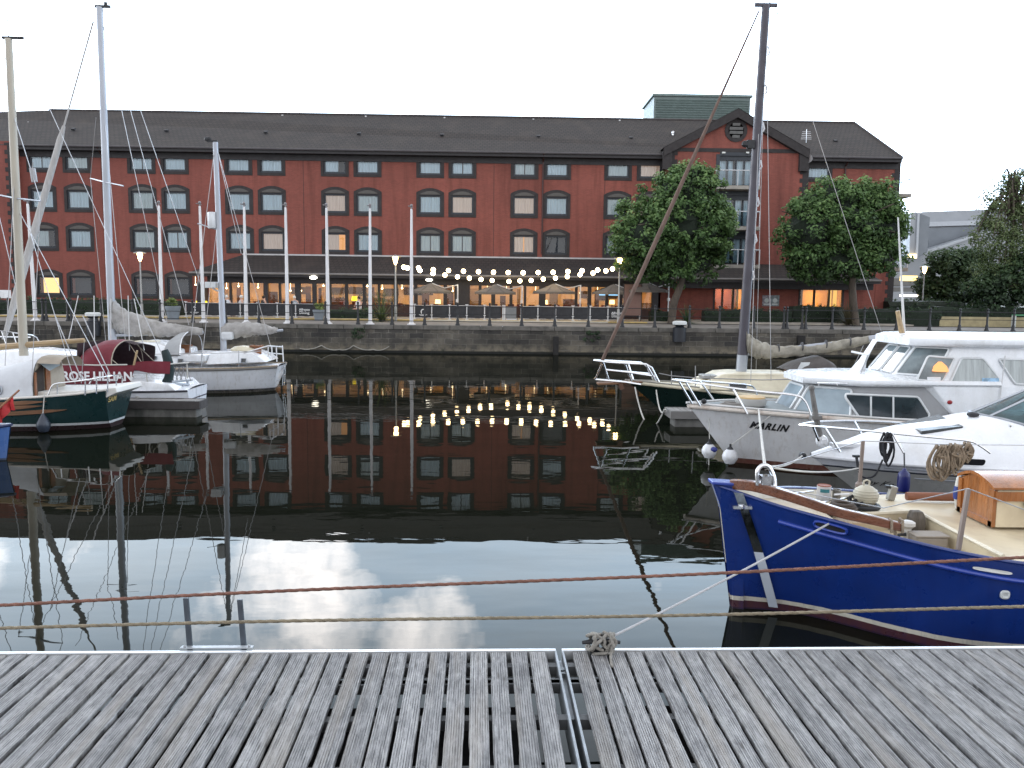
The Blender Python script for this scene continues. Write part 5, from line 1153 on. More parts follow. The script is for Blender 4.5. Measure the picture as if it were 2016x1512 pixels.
# tent
mb=MB(); rings=[]; nA=14
for px,pt,pb,f in ((122,738,740,.9),(138,710,738,.95),(158,682,737,.98),(182,671,736,1.0),(208,669,735,1.0),(222,671,734,1.02)):
    v=cr.L(px,pb,.95); tp=cr.L(px,pt,.3); h=tp.z-v.z
    rings.append([Vector((v.x,1.02*f*math.cos(PI*i/nA)*(1-.1*math.sin(PI*i/nA)),v.z+h*math.sin(PI*i/nA)**.55)) for i in range(nA+1)])
mb.loft(rings,False,False); tent=mb.build('cockpit_tent',BURG,cr.e,recalc=False,smooth=50)
mb=MB(); mb.loft([[Vector((q.x,q.y*.96,q.z-.03)) for q in r_] for r_ in rings],False,False); mb.build('tent_shade_lining',mat('shaded_burgundy_canvas',(.02,.005,.008),.9),tent,recalc=False,smooth=60)  # shade inside the tent put into the dark lining colour
mb=MB(); rl=rings[-1]; far=[Vector((q.x-.02,q.y*.98,q.z-.01)) for q in rl]; mb.loft([[Vector((q.x-.75,-.9,far[0].z)) if False else Vector((q.x-.02,q.y*.98,q.z-.012)) for q in rl[6:]],[Vector((q.x-.55*(1-abs(i-4)/9),q.y*.98,max(far[0].z-.1,q.z-.10))) for i,q in enumerate(rl[6:])]],False,False); mb.build('tent_flap',mat('shaded_burgundy_canvas',(.035,.008,.012),.9),tent,recalc=False,smooth=60)
mb=MB(); mb.quad(Vector((rl[0].x+1.0,-.95,.9)),Vector((rl[0].x+1.0,.95,.9)),Vector((rl[0].x+1.0,.8,rl[7].z-.05)),Vector((rl[0].x+1.0,-.8,rl[7].z-.05))); mb.build('tent_bulkhead',MATS['shaded_burgundy_canvas'],tent,recalc=False)  # bulkhead coloured dark to paint the shade behind the opening
mb=MB(); mb.tube([rl[1]+Vector((-.01,0,0)),rl[1]+Vector((-.5,-.2,-.5))],.012,5); mb.tube(rl,.016,5); mb.tube([rl[7],Vector((rl[7].x-.85,.6,far[0].z-.05))],.012,5); mb.tube([rl[9],Vector((rl[9].x-.6,-.8,far[0].z))],.012,5); mb.build('tent_frame',TANC,tent)
# weather cloth with the boat's name
yc=1.04; mb=MB(); n=16; r0=[];r1=[]
p_up=[(112,718),(180,719),(250,718),(292,712),(330,712),(366,716)]; 
top=[cr.L(x,y,yc) for x,y in ((108,719),(180,719),(250,719),(268,719))]; bot=[cr.L(x,y,yc) for x,y in ((108,757),(180,756),(240,755),(256,755))]
mb.loft([smooth_path(top,5),[a.lerp(b_,.5)+Vector((0,.015,0)) for a,b_ in zip(smooth_path(top,5),smooth_path(bot,5))],smooth_path(bot,5)],False,False)
t2=[cr.L(x,y,yc) for x,y in ((268,712),(300,711),(336,712))]; b2=[cr.L(x,y,yc) for x,y in ((262,728),(300,735),(334,736))]
mb.loft([smooth_path(t2,4),smooth_path(b2,4)],False,False)
wc=mb.build('weather_cloth',BURG,cr.e,recalc=False,smooth=60)
tb=text_mb('ROSE LILLIAN',.335,0,.012); a=cr.L(123,748,yc); xs=[v.x for v in tb.v]; k=(cr.L(123,748,yc).x-cr.L(261,748,yc).x)/max(xs)
tb.v=[Vector((a.x-v.x*k,yc+.022,a.z+v.y)) for v in tb.v]; tb.build('name_lettering',LETW,wc,recalc=False)
cr.tubes('guard_rail',ROPE_W,[[cr.L(120,717,yc),cr.L(190,719,yc),cr.L(250,718,yc)],[cr.L(292,760,.9),cr.L(288,737,.9),cr.L(300,722,.9),cr.L(330,717,.9),cr.L(372,714,.3)],[cr.L(368,716,.3),cr.L(369,745,.3)],[cr.L(340,717,.5),cr.L(340,752,.5)]],.02)
mb=MB(); mb.tube([cr.L(270,690,.95),cr.L(254,760,.95)],.03,6); mb.build('boathook',WOODL,cr.e)
mb=MB(); pth=[cr.L(324,689,.5),cr.L(329,705,.5),cr.L(334,730,.5),cr.L(330,756,.5)]; mb.tube(smooth_path(pth,4),[.09,.1,.11,.12,.12,.13,.13,.13,.12,.12,.13,.16,.17],10); mb.build('rolled_green_cover',mat('dark_green_canvas',(.012,.026,.028),.8,bump=.5,bs=9),cr.e,smooth=True)
pl=[cr.L(338,752,.6),cr.L(378,748,.0)]
cr.tubes('stern_platform',ALU,[[pl[0],pl[1]],[cr.L(340,757,.6),cr.L(372,757,.1)],[cr.L(360,756,.3),cr.L(362,792,.3)],[cr.L(369,750,.1),cr.L(371,788,.1)],[cr.L(358,780,.3),cr.L(372,782,.1)]],.035)
mb=MB(); 
for i in range(7): a=cr.L(342+4.2*i,722,.2); b_=cr.L(342+4.2*i,750,.2); mb.tube([a+Vector((0,0,.0)),b_+Vector((-.12*(-1)**i,0,0))],.012,4)
mb.build('pushpit_netting',WIRE,cr.e)
mb=MB(); a=cr.L(338,774,.8); mb.ball(a+Vector((0,.02,0)),.09,8,(1.2,.2,.8)); mb.ball(a+Vector((-.12,.02,.05)),.06,8,(.9,.2,1.2)); mb.ball(a+Vector((.1,.02,-.08)),.05,8,(1,.2,1)); mb.build('hull_emblem',mat('grey_emblem',(.1,.11,.13),.6),cr.e,smooth=True)
# its grp aerials
for a,b_ in (((105,620),(128,690)),((154,585),(135,675)),((185,585),(186,650)),((218,590),(222,690)),((252,590),(253,665)),((265,590),(283,668))):
    pass
# ---------------------------------------------------------------- green hulled boat, nearest on the left
X0=P(196,800,19.75).x; Y0=20.6
K=[(0,.78,.96,.30,-.08),(.5,.95,.88,.62,-.25),(1.5,1.08,.80,.95,-.4),(3,1.15,.74,1.05,-.5),(5,.9,.85,.7,-.5),(7,.02,1.1,.02,-.2)]
sm=Boat('motor_sailer',X0,Y0,K,'dark green hulled boat with teak strakes and white canvas cabin, stern with gold name lettering','boat',rake=.5,p=.7,srake=-.12)
HG=banded('green_hull_paint',[(-.5,(.03,.012,.014)),(.06,(.03,.012,.014)),(.115,(.55,.57,.58)),(.165,(.008,.028,.03))],dirt=((.03,.05,.05),.5))
sm.hull(HG); OFFW=mat('off_white_paint',(.62,.61,.58),.5,var=.06,dirt=((.4,.36,.3),.3,2.5,(1,1,1))); sm.deck(OFFW,.12,.04,.03); sm.rail(mat('cream_cap_rail',(.6,.58,.54),.6),.02,.03,'cap_rail',-.02)
TEAKG=mat('weathered_teak',(.17,.085,.045),.7,var=.3,vs=4,stretch=(.6,5,5))
for dz,xa,xb in ((-.1,1.15,5),(-.2,1.25,5),(-.34,.75,5)): 
    mb=MB(); n=24
    mb.loft([[sm.S(xa+(xb-xa)*i/n,sm.zs(xa+(xb-xa)*i/n)+dz+u*.05*min(1,(i+.3)/3),1,o) for u,o in ((-1,.004),(-.8,.035),(.8,.035),(1,.004))] for i in range(n+1)],False,True); mb.build('teak_strake',TEAKG,sm.e,recalc=True)
sm.hulltext('',0,0,1,LETW) if False else None
tb=text_mb('SAM',.17,.15,.005); xs=[v.x for v in tb.v]
def trz(y,z): return Vector((sm.shift(0,z)-.012,y,z))
tb.v=[trz(.62-v.x*1.35,.66+v.y) for v in tb.v]; tb.build('name_lettering',mat('gold_lettering',(.45,.33,.12),.5),sm.e,recalc=False)
def ls(px,py,yl=.7): v=sm.L(px,py,yl); return (v.x,v.z)
house([ls(235,772,.6),ls(232,762,.6),ls(150,770,.7),ls(40,772,.7),ls(-40,772,.7),ls(-40,795,.7),ls(200,788,.6)],lambda x,z:.72,OFFW,'coaming',sm.e,bevel=.02)
# canvas cabin
mb=MB(); rings=[]; nA=14; xa=sm.L(66,783,.85).x
for px,pt,pb in ((-120,742,790),(-60,728,788),(0,716,786),(40,706,784),(66,699,783)):
    v=sm.L(px,pb,.85); tp=sm.L(px,pt,0); h=tp.z-v.z
    rings.append([Vector((v.x,.14+.74*math.copysign(abs(math.cos(PI*i/nA))**.6,math.cos(PI*i/nA)),v.z+h*math.sin(PI*i/nA)**.75)) for i in range(nA+1)])
mb.loft(rings,False,False); ct=mb.build('canvas_cabin',WHITEC,sm.e,recalc=False,smooth=40)
mb=MB(); rl=[q+Vector((-.02,0,0)) for q in rings[-1]]; mb.add(rl,[tuple(range(len(rl)))]); aft=mb.build('aft_panel',TANC,ct,recalc=False)
mb=MB(); x_=rl[0].x-.015; zb=rl[0].z
mb.quad((x_,.80,zb+.02),(x_,.42,zb+.02),(x_,.42,zb+.78),(x_,.80,zb+.62)); mb.build('doorway',mat('dark_doorway',(.02,.012,.008),.8),ct,recalc=False)
mb=MB(); mb.cbox((x_-.02,.28,zb+.42),(.03,.2,.68)); mb.cbox((x_-.02,.83,zb+.3),(.03,.07,.6)); mb.build('cabin_door',TEAK,ct)
mb=MB(); mb.quad((x_-.02,.62,zb+.80),(x_-.02,.1,zb+.88),(x_-.25,.1,zb+.72),(x_-.25,.62,zb+.62)); mb.build('clear_flap',mat('clear_plastic',(.3,.34,.36),.15),ct,recalc=False)
mb=MB(); mb.loft([[rl[i]+Vector((-.0,0,.02)) for i in range(4,12)],[rl[i]+Vector((-.55,0,.0)) for i in range(4,12)]],False,False); mb.build('canopy_top',TANC,ct,recalc=False,smooth=60)
a=sm.L(0,768,.9); pane(roundpoly([(a.x+.5,.90,a.z-.1),(a.x-.03,.90,a.z-.1),(a.x-.03,.89,a.z+.1),(a.x+.5,.89,a.z+.1)],.08),'porthole',DARKG,ct,ALU,.02)
# tubular stern rail
sm.tubes('pushpit',CHROME,[smooth_path([sm.L(92,786,.95),sm.L(97,772,.95),sm.L(105,757,.95),sm.L(125,753,.95),sm.L(170,748,.92),sm.L(205,742,.75),sm.L(232,738,0),sm.L(240,741,-.7)],3),
  smooth_path([sm.L(176,756,.9),sm.L(184,744,.85),sm.L(200,742,.8)],3)]+[[sm.L(x,y0,.92),sm.L(x,y1,.92)] for x,y0,y1 in ((113,783,757),(168,778,750),(190,775,745),(212,772,741))]+[[sm.L(230,770,.2),sm.L(228,740,.2)],[sm.L(241,770,-.5),sm.L(240,742,-.5)]],.017)
mw=mat('varnished_mast_wood',(.40,.365,.30),.5,var=.15,vs=2,stretch=(3,3,.3))
ms,m0,mt=mast(sm,'mast',[(47,700),(17,76)],.108,mw)
mb=MB(); mb.cbox(mt+Vector((-.1,0,.02)),(.5,.06,.06)); mb.tube([mt,mt+Vector((0,0,.45))],.01,4); mb.tube([mt+Vector((-.15,0,.42)),mt+Vector((.1,0,.42))],.008,4); mb.build('masthead_fitting',IRON,ms)
mb=MB(); c=sm.L(28,390,0); mb.tube([c,sm.L(80,396,.5)],.02,6); mb.tube([c,sm.L(-12,382,-.5)],.02,6); mb.build('spreader',MASTA,ms)
mb=MB(); c=sm.L(66,345,.3); mb.tube([c+Vector((.02,0,.16)),c-Vector((.02,0,.16))],.07,10); mb.tube([c+Vector((.02,0,.16)),c+Vector((.0,0,.3))],.01,4); mb.build('hanging_lamp',mat('grey_lamp_tube',(.3,.3,.31),.4),ms)
mb=MB(); mb.tube([sm.L(-60,689,0),sm.L(-10,684,0),sm.L(100,675,0),sm.L(166,670,0)],[.075,.08,.07,.055],8); mb.build('boom',WOODL,sm.e,smooth=True)
sm.tubes('rigging',WIRE,[[mt,sm.L(-60,520,0)],[sm.L(80,396,.5),sm.L(62,760,.95)],[sm.L(80,396,.5),mt.lerp(m0,.22)],[sm.L(-12,382,-.5),sm.L(30,560,-.3)],[sm.L(60,460,.3),sm.L(148,755,.9)],[mt.lerp(m0,.52),sm.L(216,752,.8)],[sm.L(166,670,0),sm.L(160,755,0)],[mt.lerp(m0,.4),sm.L(10,720,.9)]],.009,4)
for a,b_ in (((109,623),(162,750)),((163,622),(217,738))):
    sm.tubes('stay',WIRE,[[sm.L(*a,.6),sm.L(*b_,.8)]],.013,5)
# whip aerials of the boats moored behind
AER=mat('white_fibreglass_rod',(.55,.55,.55),.5)
for i,(a,b_,lab) in enumerate((((154,582),(133,678),''),((185,582),(186,690),''),((218,588),(218,690),''),((252,582),(255,690),''),((264,588),(284,690),''))):
    cr.tubes('whip_aerial',AER,[[cr.L(*b_,-.3),cr.L(*a,-.3)]],.013,5)
# fender hung on the green boat
c=sm.L(90,834,1.08); fd=empty('fender',(X0-c.x,Y0-c.y-.1,c.z),'dark teardrop fender hanging on the green hull at the waterline','fender')
mb=MB(); mb.lathe([(.01,-.2),(.1,-.17),(.15,-.06),(.15,.02),(.1,.13),(.04,.22),(.03,.26)],(0,0,0),16); mb.build('ball',mat('slate_grey_vinyl',(.03,.038,.055),.4),fd,smooth=True); mb=MB(); mb.tube([(0,0,.24),(0,.12,.75)],.012,5); mb.build('lanyard',ROPE_W,fd)
# ---------------------------------------------------------------- blue boat tip at the left edge
X0=P(24,885,16.3).x
K=[(-5,.8,.6,.6,-.2),(-2.2,.85,.55,.65,-.3),(-1,.62,.60,.4,-.3),(-.3,.28,.66,.14,-.25),(0,.02,.70,.01,-.1)]
db=Boat('blue_dinghy',X0-.12,16.3,K,'bright blue bow of a small boat poking in at the left edge','boat',rake=.12,p=.9,bow=-1)
db.hull(banded('dinghy_paint',[(-.5,(.02,.03,.06)),(.03,(.06,.13,.34))],dirt=((.2,.25,.35),.4))); db.deck(mat('blue_deck',(.02,.04,.14),.5),.06,.03,.03); db.rail(mat('navy_gunwale',(.012,.02,.07),.4),0,.03)
mb=MB(); 
e3=P(38,768,17.6); o3=P(-40,838,17.0); en=empty('ensign',o3,'small red flag furled on a slanting staff at the left edge','flag')
mb.tube([o3,e3],.02,6); mb.build('staff',TEAK,en,origin=o3)
mb=MB(); n=8; A0=[o3.lerp(e3,.42+.42*i/n) for i in range(n+1)]; B0=[p+Vector((.02+.03*math.sin(i*1.7),.03*math.cos(i*1.2),-.27-.05*math.sin(i*.9))) for i,p in enumerate(A0)]
mb.loft([A0,[a.lerp(b_,.5)+Vector((0,.05*math.sin(i*1.5),0)) for i,(a,b_) in enumerate(zip(A0,B0))],B0],False,False); mb.build('flag_cloth',mat('red_flag_cloth',(.38,.02,.022),.8,var=.2,vs=5),en,origin=o3,recalc=False,smooth=60)
# ---------------------------------------------------------------- finger pontoon on the left
def finger(px,Ya,Yb,zt,pxb,label):
    xr=P(px,800,Ya).x; xl=P(pxb,800,Ya).x; o3=(xr,Ya,0); f=empty('finger_pontoon',o3,label,'pontoon','short finger pontoons between the boats')
    mb=MB(); x=xr
    while x>xl: mb.box(x-.135,Ya+.02,zt-.05,x-.01,Yb-.02,zt+R.uniform(-.003,.003)); x-=.145
    mb.build('decking',mat('grey_pontoon_wood',(.2,.19,.18),.85,var=.3,vs=3),f,origin=o3)
    mb=MB(); mb.box(xl,Ya-.04,zt-.2,xr+.04,Ya+.02,zt+.01); mb.box(xl,Yb-.02,zt-.2,xr+.04,Yb+.04,zt+.01); mb.box(xr-.0,Ya+.02,zt-.2,xr+.045,Yb-.02,zt+.01); mb.build('edge_beam',mat('dark_edge_beam',(.045,.04,.04),.7),f,origin=o3)
    mb=MB(); mb.box(xr-2.2,Ya+.05,-.3,xr-.08,Yb-.05,zt-.2); mb.build('concrete_float',mat('wet_concrete',(.13,.128,.12),.8,var=.35,vs=2,dirt=((.04,.045,.04),.8,1.5,(1,1,.5))),f,origin=o3,bevel=.03)
    return o3
finger(391,21.95,22.5,.43,-200,'grey finger pontoon with concrete float beside the dark green hull')
mb=MB(); 
for a,b_,s_ in (((258,770),(385,790),.45),((262,775),(382,793),.25)): mb.tube(arc(P(*a,22.7),P(*b_,22.0),s_,14),.02,6)
o=mb.build('mooring_line',ROPE_W,None,origin=P(320,790,22.3)); tag(o,'slack white mooring lines looping to the end of the left finger pontoon','rope')
# ---------------------------------------------------------------- green sloop with pulpit (right, rear)
BOATG='boats moored bow out on the right'
X0=P(1312,820,23.3).x
K=[(0,.02,.93,.01,-.2),(-.8,.5,.84,.28,-.4),(-2,.95,.72,.75,-.5),(-3.5,1.12,.63,1.05,-.5),(-6,1.1,.6,.95,-.4),(-7.5,.8,.65,.5,-.2)]
gs=Boat('sailing_yacht',X0,23.3,K,'dark green sailing yacht with dark mast, brown furled jib and tubular pulpit over its bow','sailing boat',rake=1.15,p=.9)
gs.hull(banded('dark_green_hull',[(-.5,(.02,.012,.012)),(.03,(.005,.016,.014))],coat=.6)); gs.deck(CREAM,.0,.02,.05)
gs.rail(CREAM,-.02,.05,'sheer_strake'); gs.rail(mat('grey_toe_rail',(.25,.24,.22),.6),.05,.02,'toe_rail',-.04)
def lg(px,py,yl=.8): v=gs.L(px,py,yl); return (v.x,v.z)
house([lg(1378,766),lg(1392,752),lg(1410,746),lg(1428,738),lg(1455,736),lg(1560,737),lg(1640,738),lg(1645,775)],lambda x,z:.88 if z<.95 else .62,CREAM,'coachroof',gs.e,bevel=.05,smooth=60)
a,b_=gs.L(1435,765,.83),gs.L(1469,755,.8); pane(roundpoly([(a.x,.86,a.z),(b_.x,.86,a.z),(b_.x,.80,b_.z),(a.x,.80,b_.z)],.09),'cabin_window',DARKG,gs.e,ALU,.015,off=(0,.03,0))
c=gs.L(1397,741,.2); mb=MB(); mb.cbox(c,(.5,.6,.1)); mb.build('fore_hatch',mat('grey_hatch',(.25,.25,.24),.5),gs.e,bevel=.03)
mb=MB(); c=gs.L(1600,733,0); mb.cbox((c.x+.2,.1,c.z),(1.0,1.0,.16)); mb.build('hatch_garage',TEAKG,gs.e,bevel=.02)
HOOD=mat('taupe_sprayhood',(.07,.062,.058),.9,bump=.4,bs=8,var=.2,vs=3)
mb=MB(); rings=[]
for px,pt,pb,f in ((1563,727,737,.8),(1585,713,737,.95),(1605,706,738,1),(1630,700,738,1),(1645,708,739,1),(1652,728,740,1)):
    v=gs.L(px,pb,.8); tp=gs.L(px,pt,0); h=tp.z-v.z; rings.append([Vector((v.x,.95*f*math.cos(PI*i/12),v.z+h*math.sin(PI*i/12)**.6)) for i in range(13)])
mb.loft(rings,False,False); hd=mb.build('sprayhood',HOOD,gs.e,recalc=False,smooth=60)
a=[gs.L(1567,727,.62),gs.L(1574,714,.55),gs.L(1592,714,.55),gs.L(1586,727,.62)]; pane(a,'hood_window',mat('clear_hood_plastic',(.45,.47,.48),.2),hd,off=(0,.12,.02))
MASTD=mat('dark_painted_mast',(.05,.045,.058),.45,.1,.15,2)
ms,m0,mt=mast(gs,'mast',[(1459,737),(1508,10)],.145,MASTD)
mb=MB(); mb.tube([m0+Vector((0,0,.02)),m0.lerp(mt,.055)],.15,12); mb.build('mast_step_sleeve',mat('pale_mast_sleeve',(.32,.34,.37),.4,.4),ms,smooth=True)
mb=MB(); mb.cbox(mt,(.62,.08,.09)); mb.tube([mt+Vector((.05,0,0)),mt+Vector((.05,0,.4))],.015,4); mb.tube([mt+Vector((-.1,0,0)),mt+Vector((-.1,0,.35))],.02,4); mb.tube([mt+Vector((-.25,0,0)),mt+Vector((-.35,0,-.3))],.012,4); mb.build('masthead_fitting',MASTD,ms)
mb=MB(); c=gs.L(1478,284,.1); mb.ball(c+Vector((.14,0,0)),.12,10,(1,.6,.8)); mb.cbox(c,(.2,.12,.22)); mb.build('deck_light',IRON,ms)
for k in range(7): mb=MB(); c=mt.lerp(m0,.12+.1*k); mb.tube([c+Vector((-.1,.12,.1)),c+Vector((-.14,.14,-.08)),c+Vector((-.1,.12,-.15))],.025,5); mb.build('mast_step',mat('white_mast_step',(.5,.5,.52),.4),ms)
SAILG=mat('olive_sail_cover',(.30,.28,.235),.9,var=.3,vs=3,bump=.8,bs=7,dirt=((.09,.085,.07),.6,2.5,(1,1,1)))
sail_bundle([gs.L(1466,650,0),gs.L(1470,672,0),gs.L(1490,686,0),gs.L(1530,692,0),gs.L(1600,687,0),gs.L(1660,678,0),gs.L(1714,668,0)],[.14,.34,.30,.17,.155,.15,.12],SAILG,'boom_cover',gs.e,9,1.1)
for f_ in (.22,.42,.62,.82): mb=MB(); c=gs.L(1480,692,0).lerp(gs.L(1714,670,0),f_); mb.lathe([(.135,-.012),(.135,.012)],c,12,(1,0,.06)); mb.build('sail_tie',STRAP,gs.e)
mb=MB(); mb.tube([gs.L(1462,697,0),gs.L(1737,665,0)],.06,10); mb.tube([gs.L(1708,668,0),gs.L(1737,665,0)],.1,12); mb.build('boom',MASTA,gs.e,smooth=True)
JIBC=mat('brown_furled_jib',(.13,.085,.068),.85,var=.25,vs=5,stretch=(2,2,.3),bump=.4,bs=10)
s0,s1=gs.L(1494,22,0),gs.L(1183,716,0)
n=26; mb=MB(); mb.tube([s0.lerp(s1,i/n) for i in range(n+1)],[.024 if i<2 else .028+.036*math.sin(PI*min(1,(i/n)**1.6*.95)) if i<24 else .05 for i in range(n+1)],10); mb.build('furled_jib',JIBC,gs.e,smooth=True)
gs.tubes('bow_pulpit',CHROME,[[gs.L(1169,709,0),gs.L(1200,713,.35),gs.L(1272,717,.45),gs.L(1283,724,.45),gs.L(1297,752,.5)],[gs.L(1169,709,0),gs.L(1215,711,-.35),gs.L(1262,714,-.45),gs.L(1274,722,-.45),gs.L(1285,748,-.5)],
  [gs.L(1172,747,0),gs.L(1230,752,.3),gs.L(1262,757,.4)],[gs.L(1172,747,0),gs.L(1225,751,-.3),gs.L(1250,752,-.4)],
  [gs.L(1187,712,.15),gs.L(1172,747,.0)],[gs.L(1187,712,.2),gs.L(1198,747,.15)],[gs.L(1230,715,.4),gs.L(1243,751,.3)],[gs.L(1236,713,-.4),gs.L(1247,750,-.3)],[gs.L(1272,717,.45),gs.L(1291,750,.5)],
  [gs.L(1193,728,.2),gs.L(1240,733,.42),gs.L(1290,741,.48)],[gs.L(1200,729,-.2),gs.L(1280,736,-.48)]],.028)
mb=MB(); a=gs.L(1176,749,0); b_=gs.L(1262,757,0); mb.cbox(a.lerp(b_,.5),((a-b_).length,.45,.05),Matrix.Rotation(.06,3,'Y')); mb.build('bowsprit_platform',TEAKG,gs.e,bevel=.01)
mb=MB(); c=gs.L(1222,760,.1); mb.tube([c+Vector((.2,0,.12)),c+Vector((-.1,0,-.02))],.05,6); mb.cbox(c,(.12,.4,.16),Matrix.Rotation(.4,3,'Y')); mb.build('anchor',mat('rusty_anchor',(.11,.055,.035),.7,.2),gs.e)
rp=[Vector((R.uniform(-.3,.3),R.uniform(-.25,.3),R.uniform(0,.09))) for _ in range(40)]; c=gs.L(1312,762,.1); mb=MB(); mb.tube(smooth_path([c+v for v in rp],3),.018,5); mb.build('rope_heap',ROPE_W,gs.e)
gs.tubes('guard_rail',WIRE,[[gs.L(1297,735,.5),gs.L(1322,740,.6),gs.L(1369,744,.95),gs.L(1500,748,1.1),gs.L(1640,745,1.1)],[gs.L(1322,758,.6),gs.L(1322,731,.6)],[gs.L(1369,762,.95),gs.L(1369,720,.95)],[gs.L(1398,772,1),gs.L(1398,738,1)]],.014,5)
gs.tubes('rigging',WIRE,[[mt,gs.L(1518,750,.9)],[mt.lerp(m0,.25),gs.L(1478,752,.95)],[mt,gs.L(1488,745,-.9)],[mt.lerp(m0,.34),gs.L(1452,740,-.5)],[mt+Vector((-.25,0,0)),gs.L(1740,668,0)],[gs.L(1700,680,0),gs.L(1672,740,.0)]],.009,4)
# ---------------------------------------------------------------- white cruiser with wheelhouse
X0=P(1440,915,16.6).x
K=[(0,.03,1.19,.012,-.3),(-.5,.56,1.18,.24,-.4),(-1.4,1.05,1.14,.70,-.4),(-3,1.36,1.07,1.1,-.4),(-5,1.46,1.02,1.3,-.4),(-9.5,1.46,1.0,1.3,-.3)]
mr=Boat('wheelhouse_cruiser',X0,16.6,K,'white motor cruiser with grey cabin sides, raised wheelhouse and black name lettering at the bow','boat',rake=.95,p=1.15,rk=2.6)
mr.hull(banded('cruiser_white_paint',[(-.5,(.02,.02,.02)),(-.05,(.09,.018,.016)),(.10,(.66,.66,.67))],rough=.3,dirt=((.34,.27,.2),.4)),n=44)
mr.deck(GREYD,.0,.03,.04); mr.rail(mat('cream_rub_rail',(.55,.50,.45),.5,dirt=((.25,.14,.09),.6,3,(2,2,2))),-.04,.045,'rubbing_strake',.01,n=60); mr.rail(mat('thin_white_rail',(.58,.58,.58),.5),.03,.02,'toe_rail',-.05)
tb=text_mb('MARLIN',.19,.35,.009,sp=1.18); a=mr.L(1486,842,.85); xs=[v.x for v in tb.v]; k_=(mr.L(1470,840,.8).x-mr.L(1550,845,1.1).x)/max(xs)
tb.v=[mr.SX(a.x-v.x*k_,.80+v.y-.00*v.x-.045*v.x,1,.008) for v in tb.v]; tb.build('name_lettering',LETB,mr.e,recalc=False)
GREYC=mat('grey_cabin_paint',(.27,.275,.285),.5,var=.06,vs=2,dirt=((.18,.17,.16),.3,3,(2,2,.6)))
WFR=mat('white_window_frame',(.6,.62,.63),.4)
CGL=mat('frosted_cabin_window',(.24,.30,.34),.12,var=.3,vs=1.2,spec=.6)
# trunk cabin, plan outlines at sill and roof
xf=mr.L(1553,800,.45).x; xb=mr.L(2150,800,1.05).x; z0,z1=1.06,1.70
def plan(xf,w0,xc,w1,xb,z): return [Vector((xf,-w0,z)),Vector((xf,w0,z)),Vector((xc,w1,z)),Vector((xb,w1,z)),Vector((xb,-w1,z)),Vector((xc,-w1,z))]
pb=plan(xf,.46,xf-1.0,1.12,xb,z0); pt_=plan(xf-.38,.44,xf-1.2,1.02,xb,z1)
mb=MB(); mb.loft([pb,pt_],True,True); tk=mb.build('trunk_cabin',GREYC,mr.e,bevel=.03)
def face(pb,pt_,i,u0,u1,v0,v1,off=.02,r=.07,name='cabin_window',m=CGL,parent=None,slant=0,fr=.024):
    a,b_,c,d=pb[i],pb[(i+1)%6],pt_[(i+1)%6],pt_[i]
    f=lambda u,v:a.lerp(b_,u).lerp(d.lerp(c,u),v); nrm=(b_-a).cross(d-a).normalized()
    ctr=sum(pb,Vector())/6
    if nrm.dot(a-ctr)<0: nrm=-nrm
    return pane(roundpoly([f(u0,v0)+nrm*off,f(u1-slant*0,v0)+nrm*off,f(u1-slant,v1)+nrm*off,f(u0,v1)+nrm*off],r),name,m,parent,WFR,fr)
face(pb,pt_,0,.06,.94,.12,.86,parent=tk); face(pb,pt_,1,.05,.95,.06,.88,parent=tk,slant=.12); face(pb,pt_,5,.05,.95,.06,.88,parent=tk)
wp=[mr.L(1690,821,1.09),mr.L(1822,827,1.09),mr.L(1829,817,1.08),mr.L(1806,781,1.05),mr.L(1664,775,1.05),mr.L(1663,782,1.055)]
for v in wp: v.y+=.03
DKW=mat('dark_saloon_window',(.018,.024,.028),.06,var=.6,vs=2.5,spec=.7)
wn=pane(roundpoly(wp,.05),'saloon_window',DKW,tk,WFR,.022)
for px in (1713,1757): 
    a,b_=mr.L(px,780,1.06),mr.L(px,823,1.09); mb=MB(); mb.tube([a+Vector((0,.035,0)),b_+Vector((0,.035,0))],.018,6); mb.build('window_bar',WFR,wn)
# cabin roof slab
def scalep(p,k,z,dx=0): return [Vector((v.x+dx,v.y*k,z)) for v in p]
xe=mr.L(1842,770,1.05).x
rp_=plan(xf-.22,.55,xf-1.15,1.15,xe-1.2,1.74)
mb=MB(); mb.loft([scalep(rp_,.97,1.70),scalep(rp_,1.02,1.755),scalep(rp_,1.0,1.82),scalep(rp_,.8,1.875,-.08),scalep(rp_,.3,1.90,-.3)],True,True); mb.build('cabin_roof',WHITE,mr.e,smooth=50)
mr.tubes('grab_rail',CHROME,[[mr.L(1608,754,1.0),mr.L(1757,756,1.0)]]+[[mr.L(x,754,1.0),mr.L(x,759,1.0)] for x in (1612,1648,1684,1720,1752)],.014)
